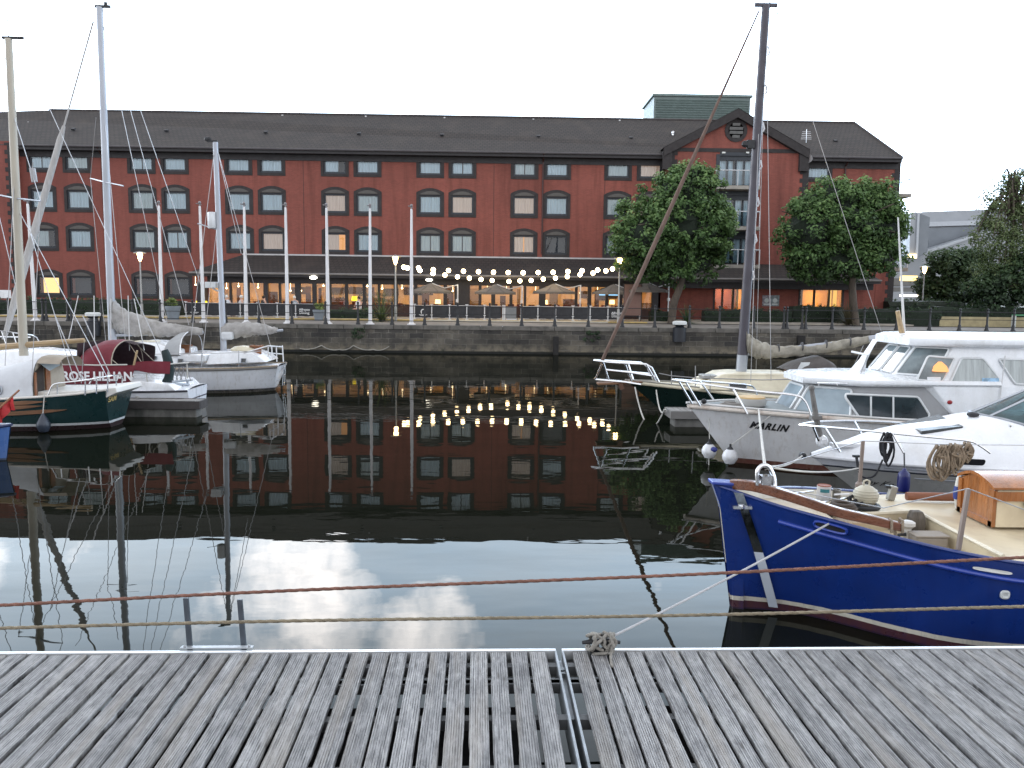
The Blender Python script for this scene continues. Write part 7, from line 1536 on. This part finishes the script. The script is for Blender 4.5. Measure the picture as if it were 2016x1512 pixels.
# things lying on the blue boat's deck
def on(px,py,z=zd): return G(px,py,z)
w=on(1621,986,1.09); r=empty('paint_tin',w,'white paint tin with rusty lid standing on the blue boat foredeck','tin')
mb=MB(); mb.lathe([(.075,0),(.078,.005),(.078,.17),(.08,.175)],(0,0,0),24); mb.build('tin',mat('white_tin',(.55,.55,.56),.4,var=.08,dirt=((.3,.28,.25),.5,6,(1,1,1))),r,smooth=True); mb=MB(); mb.lathe([(.078,.176),(.07,.185),(.065,.18),(.01,.18)],(0,0,0),24); mb.build('lid',mat('rusty_lid',(.2,.06,.03),.7),r,smooth=True)
mb=MB(); mb.loft([[(.0795*math.sin(a),-.0795*math.cos(a),z) for a in [-.9+.15*i for i in range(10)]] for z in (.11,.15)],False,False); mb.build('tin_label',mat('teal_label',(.03,.16,.18),.5),r,recalc=False,smooth=True)
w=on(1646,987,1.08); r=empty('metal_can',w,'dull grey metal can beside the paint tin','tin'); mb=MB(); mb.lathe([(.045,0),(.045,.13),(.05,.14),(.045,.14),(.04,.02)],(0,0,0),18); mb.build('can',mat('dull_metal',(.3,.28,.25),.4,.7),r,smooth=True); mb=MB(); mb.tube([(-.05,-.05,.09),(.12,-.06,.1)],.012,6); mb.build('handle',WHITE,r)
w=on(1703,1001,.97); r=empty('round_buoy',w,'ribbed cream buoy resting on a black rope ring on the blue boat deck','buoy')
mb=MB(); mb.lathe([(.03,.03),(.10,.06),(.135,.12),(.14,.17),(.12,.22),(.07,.26),(.03,.275)],(0,0,0),24); 
for z,q in ((.1,.128),(.13,.14),(.16,.143),(.19,.137),(.22,.122)): mb.lathe([(q-.006,z-.007),(q+.004,z),(q-.006,z+.007)],(0,0,0),24)
mb.build('ball',mat('aged_cream_plastic',(.42,.39,.31),.6,var=.15,vs=6,dirt=((.2,.17,.12),.5,5,(1,1,1))),r,smooth=True); mb=MB(); mb.tube([(.03,0,.27),(.035,0,.32),(0,.0,.335),(-.035,0,.32),(-.03,0,.27)],.012,6); mb.build('eye',MATS['aged_cream_plastic'],r)
mb=MB(); mb.tube([(.14*math.cos(2*PI*i/20),.14*math.sin(2*PI*i/20),.03) for i in range(21)],.03,8,cap=False); mb.build('rope_ring',BLACK,r,smooth=True)
a,b_=on(1784,988),on(1893,990); o3=a.copy(); mb=MB(); mb.tube([a+Vector((0,0,.07)),b_+Vector((0,0,.07))],.05,14); o=mb.build('wooden_fender',mat('red_brown_wood',(.23,.09,.05),.7,var=.3,vs=3,stretch=(1,6,6)),None,origin=o3,smooth=True); tag(o,'red brown wooden roller lying along the blue boat foredeck','fender')
w=on(1884,1002); r=empty('float',w,'small blue and white net float hung by the varnished hatch','float'); mb=MB(); mb.lathe([(.02,.0),(.035,.1),(.05,.2),(.03,.36),(.01,.42)],(0,0,0),14); mb.build('body',mat('white_float',(.55,.54,.5),.5),r,smooth=True); mb=MB(); mb.lathe([(.047,.12),(.055,.2),(.045,.27)],(0,0,0),14); mb.build('band',mat('blue_float',(.02,.04,.2),.5),r,smooth=True)
w=on(1755,985); r=empty('vent_cowl',w,'small grey metal vent post by the far bulwark of the blue boat','vent'); mb=MB(); mb.cbox((0,0,.09),(.09,.07,.18),Matrix.Rotation(.25,3,'Y')); mb.build('body',mat('grey_metal_box',(.3,.29,.26),.5,.5),r,bevel=.015); mb=MB(); mb.cbox((-.06,0,.17),(.05,.06,.03)); mb.build('flap',BLACK,r)
w=on(1802,1052,.762); r=empty('wooden_chock',w,'dark weathered wooden chock standing in the blue boat well','chock'); mb=MB(); mb.loft([[(-.09,-.06,0),(.09,-.06,0),(.09,.06,0),(-.09,.06,0)],[(-.085,-.06,.2),(.08,-.06,.2),(.08,.06,.2),(-.085,.06,.2)],[(-.06,-.05,.27),(.05,-.05,.27),(.05,.05,.27),(-.06,.05,.27)]],True,True); mb.build('block',mat('weathered_dark_wood',(.10,.085,.07),.8,var=.5,vs=5,stretch=(4,4,.8)),r,bevel=.012); mb=MB(); mb.cbox((0,-.07,.02),(.24,.05,.05)); mb.build('foot',BLACK,r)
w=on(1785,1070,.762); r=empty('deck_bollard',w,'small white mushroom bollard inside the blue boat bulwark','bollard'); mb=MB(); mb.lathe([(.05,0),(.035,.12),(.04,.17),(.075,.2),(.075,.235),(.05,.25)],(0,0,0),18); mb.build('post',mat('scuffed_white_paint',(.52,.5,.47),.5,var=.12,vs=6),r,smooth=True); mb=MB(); mb.tube([(-.12,-.02,.02),(-.1,-.02,.1),(-.03,-.03,.11)],.02,6); mb.build('hose',BLACK,r)
w=on(1826,1077,.762); r=empty('storage_box',w,'low grey wooden box in the blue boat well','box'); mb=MB(); mb.box(-.17,-.1,0,.17,.1,.13); mb.build('body',mat('grey_wood_box',(.27,.235,.2),.7,var=.2),r,bevel=.02); mb=MB(); mb.box(-.18,-.11,.13,.18,.11,.15); mb.build('lid',MATS['grey_wood_box'],r,bevel=.008)
mb=MB(); a,b_=on(1565,1000,1.0),on(1690,985,1.02); mb.tube([on(1610,996,1.08)+Vector((0,0,.03)),on(1690,986,1.02)+Vector((0,0,.06))],.014,6); mb.tube([on(1535,978,1.17)+Vector((0,0,.02)),on(1600,972,1.12)+Vector((0,0,.03))],.014,6); o=mb.build('aluminium_pole',CHROME,None,origin=on(1650,988,1.0)); tag(o,'thin silver poles lying across the blue boat bow','pole')
w=on(1658,1004,1.05); mb=MB(); 
for k in range(3): mb.tube([w+Vector(((.15-.02*k)*math.cos(2*PI*i/18),(.09)*math.sin(2*PI*i/18),.02+.025*k)) for i in range(19)],.022,6,cap=False)
o=mb.build('hose_coil',mat('brown_hose',(.06,.045,.035),.8),None,origin=w,smooth=True); tag(o,'dark brown hose coiled by the paint tin on the blue boat','hose')
w=on(1690,994,1.02); mb=MB(); mb.tube(smooth_path([w+Vector((R.uniform(-.12,.1),R.uniform(-.08,.08),R.uniform(.02,.12))) for _ in range(9)],4),.015,6); o=mb.build('black_rope',BLKROPE,None,origin=w,smooth=True); tag(o,'tangle of black rope beside the ribbed buoy','rope')
# wood plank end and gear in the bow of the well
mb=MB(); q=on(1680,1030,.9); mb.cbox(q+Vector((0,0,.02)),(.35,.22,.03),Matrix.Rotation(.15,3,'Z')); o=mb.build('loose_board',mat('raw_board',(.4,.3,.2),.7,var=.2),None,origin=q); tag(o,'pale loose board wedged under the varnished rail of the blue boat','board')
mb=MB(); a=to_world(bb,rp[int(len(rp)*.93)]); b_=on(1752,1062,.75)
for dx in (-.06,.05): mb.tube([a+Vector((dx,-.06,-.06)),a+Vector((dx,-.05,.06)),a+Vector((dx+.02,.05,.06)),a+Vector((dx+.03,.05,-.06))],.014,6)
mb.tube([a+Vector((0,0,-.05)),a+Vector((.05,-.02,-.28))],.016,6); o=mb.build('rope_lashing',TANROPE,None,origin=a,smooth=True); tag(o,'tan rope lashing round the end of the varnished bow rail','rope')
mb=MB(); q=on(2005,1010,1.05); mb.tube([lw(Vector((0,0,0)))*0+Vector((X0-(xh-.45)+.13*math.cos(2*PI*i/20),Y0-y0_-.04-.02*math.sin(i),zd+.26+.07*math.sin(2*PI*i/20))) for i in range(41)],.014,6); o=mb.build('green_hose',mat('sea_green_rope',(.06,.22,.15),.7),None,origin=(X0-(xh-.45),Y0-y0_,zd+.26)); tag(o,'sea green rope coiled against the cream hatch side at the right edge','rope')
# coils hung on the far guard wire
for i,(px,pt_y,w_,h_,nn,lab,sd) in enumerate(((1853,877,.24,.42,13,'thick tan rope coil hanging lowest, left of the hanging row',11),(1880,875,.20,.36,12,'tan rope coil in the middle of the hanging row',12),(1906,872,.13,.25,9,'short dark tan rope coil at the right of the hanging row',13))):
    coil(None,to_world(bb,bb.L(px,pt_y,-1.05)),lab,TANROPE,sd,w_,h_,nn,.0125)
# mooring lines at the blue bow
hoop=to_world(bb,bb.L(1506,918,.3))
for a,b_,lab,rr_ in ((to_world(mr,mr.L(1446,800,.3)),None,'white rope from the cruiser foredeck down to the blue boat hoop',.018),(to_world(sp,sp.L(1580,897,0)),None,'white rope from the speedboat bow roller to the hoop',.016),(to_world(sp,sp.L(1690,922,.8)),None,'pale rope from the speedboat cleat to the blue boat hoop',.012)):
    mb=MB(); pth=arc(a,hoop,.06,12)
    if 'cruiser' in lab: q=to_world(mr,mr.S(-.75,1.2,1,.02)); pth=[a,q]+arc(q,hoop,.03,8)[1:]
    mb.tube(pth,rr_,6); o=mb.build('mooring_line',ROPE_W,None,origin=a); tag(o,lab,'rope')
# brown windbreak panel on the far terrace
a,b_=P(1228,621,53),P(1263,560,53); mb=MB(); mb.box(a.x,53,a.z,b_.x,53.08,b_.z); r=empty('windbreak',(a.x,53,ZT),'plain brown windbreak panel behind the brown furled jib','screen'); mb.build('panel',mat('brown_windbreak',(.17,.10,.085),.7,var=.08),r,origin=(a.x,53,ZT)); mb=MB(); mb.box(a.x-.04,53.0,ZT,a.x-.001,53.08,b_.z+.05); mb.box(b_.x+.001,53.0,ZT,b_.x+.05,53.08,b_.z+.05); mb.build('post',IRON,r,origin=(a.x,53,ZT))
# ---------------------------------------------------------------- near pontoon
ZD=.60
m,t,b=nt('weathered_decking'); tc=nd(t,'ShaderNodeTexCoord'); sx=nd(t,'ShaderNodeSeparateXYZ'); lk(t,tc.outputs['UV'],sx.inputs[0])
at=nd(t,'ShaderNodeAttribute'); at.attribute_name='rnd'
def uvv(su,sv,off=0):
    cb=nd(t,'ShaderNodeCombineXYZ'); lk(t,math2(t,'MULTIPLY',sx.outputs[0],su),cb.inputs[0]); lk(t,math2(t,'MULTIPLY',sx.outputs[1],sv),cb.inputs[1]); lk(t,math2(t,'MULTIPLY',at.outputs['Fac'],37.0),cb.inputs[2]); return cb.outputs[0]
warp=math2(t,'MULTIPLY',math2(t,'SUBTRACT',noisen(t,uvv(1.2,1.6),1.0,3),.5),.5)
uw=math2(t,'ADD',sx.outputs[0],warp)
gr=math2(t,'SINE',math2(t,'MULTIPLY',sx.outputs[0],2*PI*8))
groove=rng(t,gr,-.98,-.55,1,0)
worn=rng(t,noisen(t,uvv(3.2,2.6),1.6,6,.65),.40,.58,.08,1)
groove=math2(t,'MULTIPLY',groove,worn)
f1=noisen(t,uvv(9,.9),1.6,8,.7); f2=noisen(t,uvv(34,1.6),1.7,6,.7)
cbw=nd(t,'ShaderNodeCombineXYZ'); lk(t,math2(t,'MULTIPLY',uw,16.0),cbw.inputs[0]); lk(t,math2(t,'MULTIPLY',sx.outputs[1],.8),cbw.inputs[1]); lk(t,math2(t,'MULTIPLY',at.outputs['Fac'],11.0),cbw.inputs[2])
grain=noisen(t,cbw.outputs[0],1.2,7,.72)
c=mixc(t,rng(t,f1,.33,.67,0,1),(.125,.123,.127),(.335,.33,.328))
c=mixc(t,rng(t,grain,.52,.66,0,.75),c,(.06,.057,.058))
c=mixc(t,rng(t,f2,.5,.64,0,.55),c,(.40,.395,.39))
c=mixc(t,rng(t,f2,.46,.34,0,.5),c,(.05,.047,.047))
c=mixc(t,math2(t,'MULTIPLY',groove,.92),c,(.03,.028,.029))
blot=noisen(t,uvv(1.6,3.4),1.5,8,.72); c=mixc(t,rng(t,blot,.50,.64,0,.42),c,(.42,.415,.405)); c=mixc(t,rng(t,blot,.47,.35,0,.65),c,(.085,.082,.085))
crk=rng(t,noisen(t,uvv(14,26),1.0,5,.7),.60,.68,0,.6); c=mixc(t,math2(t,'MULTIPLY',crk,rng(t,blot,.42,.55,0,1)),c,(.05,.048,.048))
tan_=rng(t,noisen(t,uvv(.8,.5),1.0,3),.5,.68,0,.5); c=mixc(t,tan_,c,(.25,.22,.185))
vo=nd(t,'ShaderNodeTexVoronoi'); vo.inputs['Scale'].default_value=1.0; lk(t,uvv(2.0,2.2),vo.inputs['Vector']); kn=rng(t,vo.outputs['Distance'],.05,.16,1,0); kn=math2(t,'MULTIPLY',kn,rng(t,at.outputs['Fac'],.45,.5,0,.7)); c=mixc(t,kn,c,(.05,.04,.033))
c=mixc(t,1.0,c,rng(t,at.outputs['Fac'],0,1,.86,1.14),'MULTIPLY')
lk(t,c,b.inputs['Base Color']); b.inputs['Roughness'].default_value=.8; b.inputs['Specular IOR Level'].default_value=.3
h=math2(t,'SUBTRACT',math2(t,'ADD',math2(t,'MULTIPLY',grain,.5),math2(t,'MULTIPLY',f2,.5)),math2(t,'MULTIPLY',groove,1.1)); bumpn(t,b,h,1.0,.009)
DECKW=m
EDGE=mat('bright_aluminium_edge',(.62,.64,.66),.35,.5,.06,3,dirt=((.3,.29,.27),.4,3,(1,1,1)))
FRM=mat('galvanised_frame',(.22,.235,.25),.5,.4,.2,4)
pA=G(0,1283,ZD); pB=G(2016,1272,ZD); dE=(pB-pA).normalized(); nE=Vector((dE.y,-dE.x,0))  # along edge, towards viewer
ANG=math.atan2(dE.y,dE.x)
pJl,pJr=G(1094,1278,ZD),G(1106,1277,ZD)
def pontoon(name,s0,s1,pitch,gap,label,seed,skip=None):
    """s measured along the edge from pA; planks run back towards the viewer"""
    o3=pA+dE*((s0+s1)/2); r=empty(name,o3,label,'pontoon','sections of the near timber pontoon',rotz=ANG)
    rr=random.Random(seed); L=(s1-s0); half=L/2; V=[];Fc=[];UV=[];RN=[]
    D=4.6; n=int(L/pitch); off=(L-n*pitch)/2
    for i in range(n):
        x0=-half+off+i*pitch+gap/2; x1=x0+pitch-gap; rnd=rr.random(); vo_=rr.uniform(0,50); zt=rr.uniform(-.003,.003); tilt=rr.uniform(-.002,.002); ns=46; dx=rr.uniform(-.004,.004); sk=rr.uniform(-.006,.006)
        st=rr.uniform(.0,.012); prevl=prevr=0; rows=[]; nl=nr=0
        for j in range(ns+1):
            y=-.042-st-(D*j/ns)
            if rr.random()<.22: nl=rr.choice((0,0,0,.002,.004,.007))
            if rr.random()<.22: nr=rr.choice((0,0,0,.002,.004,.007))
            rows.append((y,x0+dx+sk*j/ns+nl+rr.uniform(0,.0015),x1+dx+sk*j/ns-nr-rr.uniform(0,.0015)))
        W=x1-x0
        for j,(y,a,bq) in enumerate(rows):
            k=len(V); bv=.004
            prof=[(a,-.032),(a,-bv),(a+bv,0),((a+bq)/2,0.0008),(bq-bv,0),(bq,-bv),(bq,-.032)]
            for x,z in prof: V.append((x,y,z+zt+tilt*(x-x0)/W-.004)); UV.append(((x-x0)/W,y+vo_)); RN.append(rnd)
            if j:
                for q in range(6): Fc.append((k-7+q,k-7+q+1,k+q+1,k+q))
        k=len(V)-7*len(rows); Fc.append(tuple(k+q for q in range(6,-1,-1)))
    me=bpy.data.meshes.new('decking'); me.from_pydata(V,[],[f[::-1] for f in Fc]); me.materials.append(DECKW)
    ul=me.uv_layers.new(name='UVMap')
    vi=[0]*len(me.loops); me.loops.foreach_get('vertex_index',vi); flat=[]
    for q in vi: flat+=UV[q]
    ul.data.foreach_set('uv',flat); a_=me.attributes.new('rnd','FLOAT','POINT'); a_.data.foreach_set('value',RN); me.update()
    o=bpy.data.objects.new('decking',me); C.objects.link(o); o.parent=r
    mb=MB(); mb.box(-half,-.038,-.075,half,-.0,.003); mb.box(-half,-.004,-.24,half,.02,-.008); mb.build('edge_trim',EDGE,r,bevel=.004)
    mb=MB()
    for y in (-.16,-.42,-.44,-.95,-1.55,-2.2): mb.box(-half+.01,y-.07,-.115,half-.01,y,-.042)
    mb.build('joist',mat('grey_timber_joist',(.10,.105,.11),.8,var=.25,vs=4),r)
    for x in (-half+.004,half-.004): mb=MB(); mb.box(x-.008,-4.6,-.2,x+.008,-.04,-.0); mb.build('end_frame',FRM,r)
    mb=MB(); mb.box(-half+.3,-3.8,-.9,half-.3,-.35,-.30); mb.build('float_tank',mat('black_float_tank',(.01,.01,.011),.9),r)
    return r
sl_,sr_=(pJl-pA).dot(dE),(pJr-pA).dot(dE)
pontoon('pontoon',sl_-9.2,sl_,.1535,.0225,'weathered grey timber pontoon section on the left of the joint',31)
pontoon('pontoon',sr_,sr_+8.6,.1435,.0205,'weathered grey timber pontoon section on the right of the joint, with the mooring cleat',32)
mb=MB(); jm=(pJl+pJr)/2; mb.cbox(Vector((0,-.5,-.1)),(.05,.9,.05)); mb.cbox(Vector((0,-.25,-.06)),(.06,.05,.03)); mb.cbox(Vector((0,-.32,-.06)),(.06,.03,.03)); o=mb.build('pontoon_coupling',FRM,None,origin=(0,0,0)); o.location=jm; o.rotation_euler=(0,0,ANG); tag(o,'grey steel coupling in the gap between the two pontoon sections','coupling')
# ladder stiles standing at the edge
lad=empty('ladder',G(428,1276,ZD)+Vector((0,.02,0)),'two flat grey metal uprights of a safety ladder bolted to the pontoon edge','ladder',rotz=ANG)
lo=lad.location
for px0,py0,px1,py1 in ((378,1272,366,1177),(486,1270,472,1180)):
    a=G(px0,py0+4,ZD)+nE*-.02; top=P(px1,py1,a.y)
    Rm=Matrix.Rotation(-ANG,3,'Z'); mb=MB(); A_=Rm@(a-lo); T_=Rm@(top-lo)
    ax=Vector((.0,0,1)); wv=Vector((1,0,0))*.022; dv=Vector((0,1,0))*.012
    mb.loft([[A_-wv-dv-Vector((0,0,.5)),A_+wv-dv-Vector((0,0,.5)),A_+wv+dv-Vector((0,0,.5)),A_-wv+dv-Vector((0,0,.5))],[T_-wv*.9-dv,T_+wv*.9-dv,T_+wv*.9+dv,T_-wv*.9+dv]],True,True); mb.build('stile',mat('galvanised_upright',(.085,.10,.12),.45,.5,.3,5),lad,bevel=.003)
mb=MB(); mb.cbox((0,-.03,.012),(.56,.05,.010)); 
for x in (-.25,.25): mb.lathe([(.012,0),(.012,.008),(.006,.012)],(x,-.03,.017),8)
mb.build('bracket',mat('dull_bracket_metal',(.33,.35,.37),.45,.4),lad,bevel=.003)
# cleat with the line to the blue boat
cw=G(1183,1283,ZD)+Vector((0,0,.0)); cl=empty('mooring_cleat',cw,'black iron cleat wrapped in grey rope on the edge of the right pontoon section','cleat',rotz=ANG)
mb=MB(); mb.tube([(-.15,0,.075),(-.07,0,.085),(.07,0,.085),(.15,0,.075)],[.014,.02,.02,.014],8); mb.tube([(-.04,0,-.01),(-.035,0,.08)],.022,8); mb.tube([(.04,0,-.01),(.035,0,.08)],.022,8); mb.cbox((0,-.01,.005),(.17,.07,.014)); mb.build('horn',IRON,cl,smooth=True)
GROPE=mat('grey_cleat_rope',(.25,.235,.21),.95,var=.3,vs=20,bump=.8,bs=140)
rr=random.Random(5); mb=MB(); pth=[]
for i in range(70):
    a=i*.62; k=1 if (i//5)%2 else -1
    pth.append(Vector((.095*math.sin(a*.37)+rr.uniform(-.022,.022),.055*math.cos(a)+rr.uniform(-.014,.014),.075+.068*math.sin(a)+rr.uniform(-.014,.014))))
mb.tube(smooth_path(pth,3),.0135,7)
mb.tube(smooth_path([Vector((.06,-.02,.10)),Vector((.075,-.07,.06)),Vector((.06,-.11,.012)),Vector((.05,-.2,.008)),Vector((.052,-.24,-.02))],5),.011,7)
mb.tube(smooth_path([Vector((-.07,-.04,.0)),Vector((-.03,-.065,.012)),Vector((.03,-.06,.012)),Vector((.075,-.04,.01))],5),.012,7)
mb.build('rope_wrap',GROPE,cl,smooth=True)
e_=to_world(bb,bb.SX(bb.L(1655,1045,1.0).x,bb.L(1655,1045,.95).z,1,.03)); s_=cw+Vector((.05,.01,.10)); mb=MB(); mb.tube(arc(s_,e_,.02,20),.0105,8); o=mb.build('mooring_line',mat('taut_grey_rope',(.42,.42,.43),.85,bump=.6,bs=150),None,origin=s_); tag(o,'taut grey mooring line from the pontoon cleat up to the blue boat fairlead','rope')
# two hand ropes strung in front of the viewer
def hand_rope(a,b_,col,label,nm,Yr):
    A_,B_=P(a[0],a[1],Yr),P(b_[0],b_[1],Yr+.12); d=B_-A_; A2=A_-d*1.2; B2=B_+d*1.0
    n=220; mb=MB(); r=.0056; N=10; rings=[]; mm_=Vector((0,1,0)); L=(B2-A2).length
    tg=(B2-A2).normalized(); u=tg.orthogonal().normalized(); w=tg.cross(u); n=int(L/.008)
    for i in range(n+1):
        c=A2.lerp(B2,i/n); tw=2*PI*(i/n)*L/.040
        s1=(i/n)*L; c=c+Vector((0,0,-.010*math.sin(s1*2.1)*.4))
        rings.append([c+(u*math.cos(2*PI*j/N)+w*math.sin(2*PI*j/N))*r*(1+.16*math.cos(3*(2*PI*j/N)-tw)) for j in range(N)])
    mb.loft(rings,True,True); o=mb.build('hand_rope',mat(nm,col,.9,var=.25,vs=30,bump=.6,bs=200,stretch=(1,1,1)),None,origin=A_,smooth=80,recalc=False); tag(o,label,'rope'); return o
hand_rope((0,1191,),(2016,1099),(.20,.095,.07),'upper reddish brown rope stretched right across the view','red_brown_rope',2.75)
hand_rope((0,1236),(2016,1196),(.24,.20,.14),'lower tan rope stretched right across the view','tan_hand_rope',2.75)
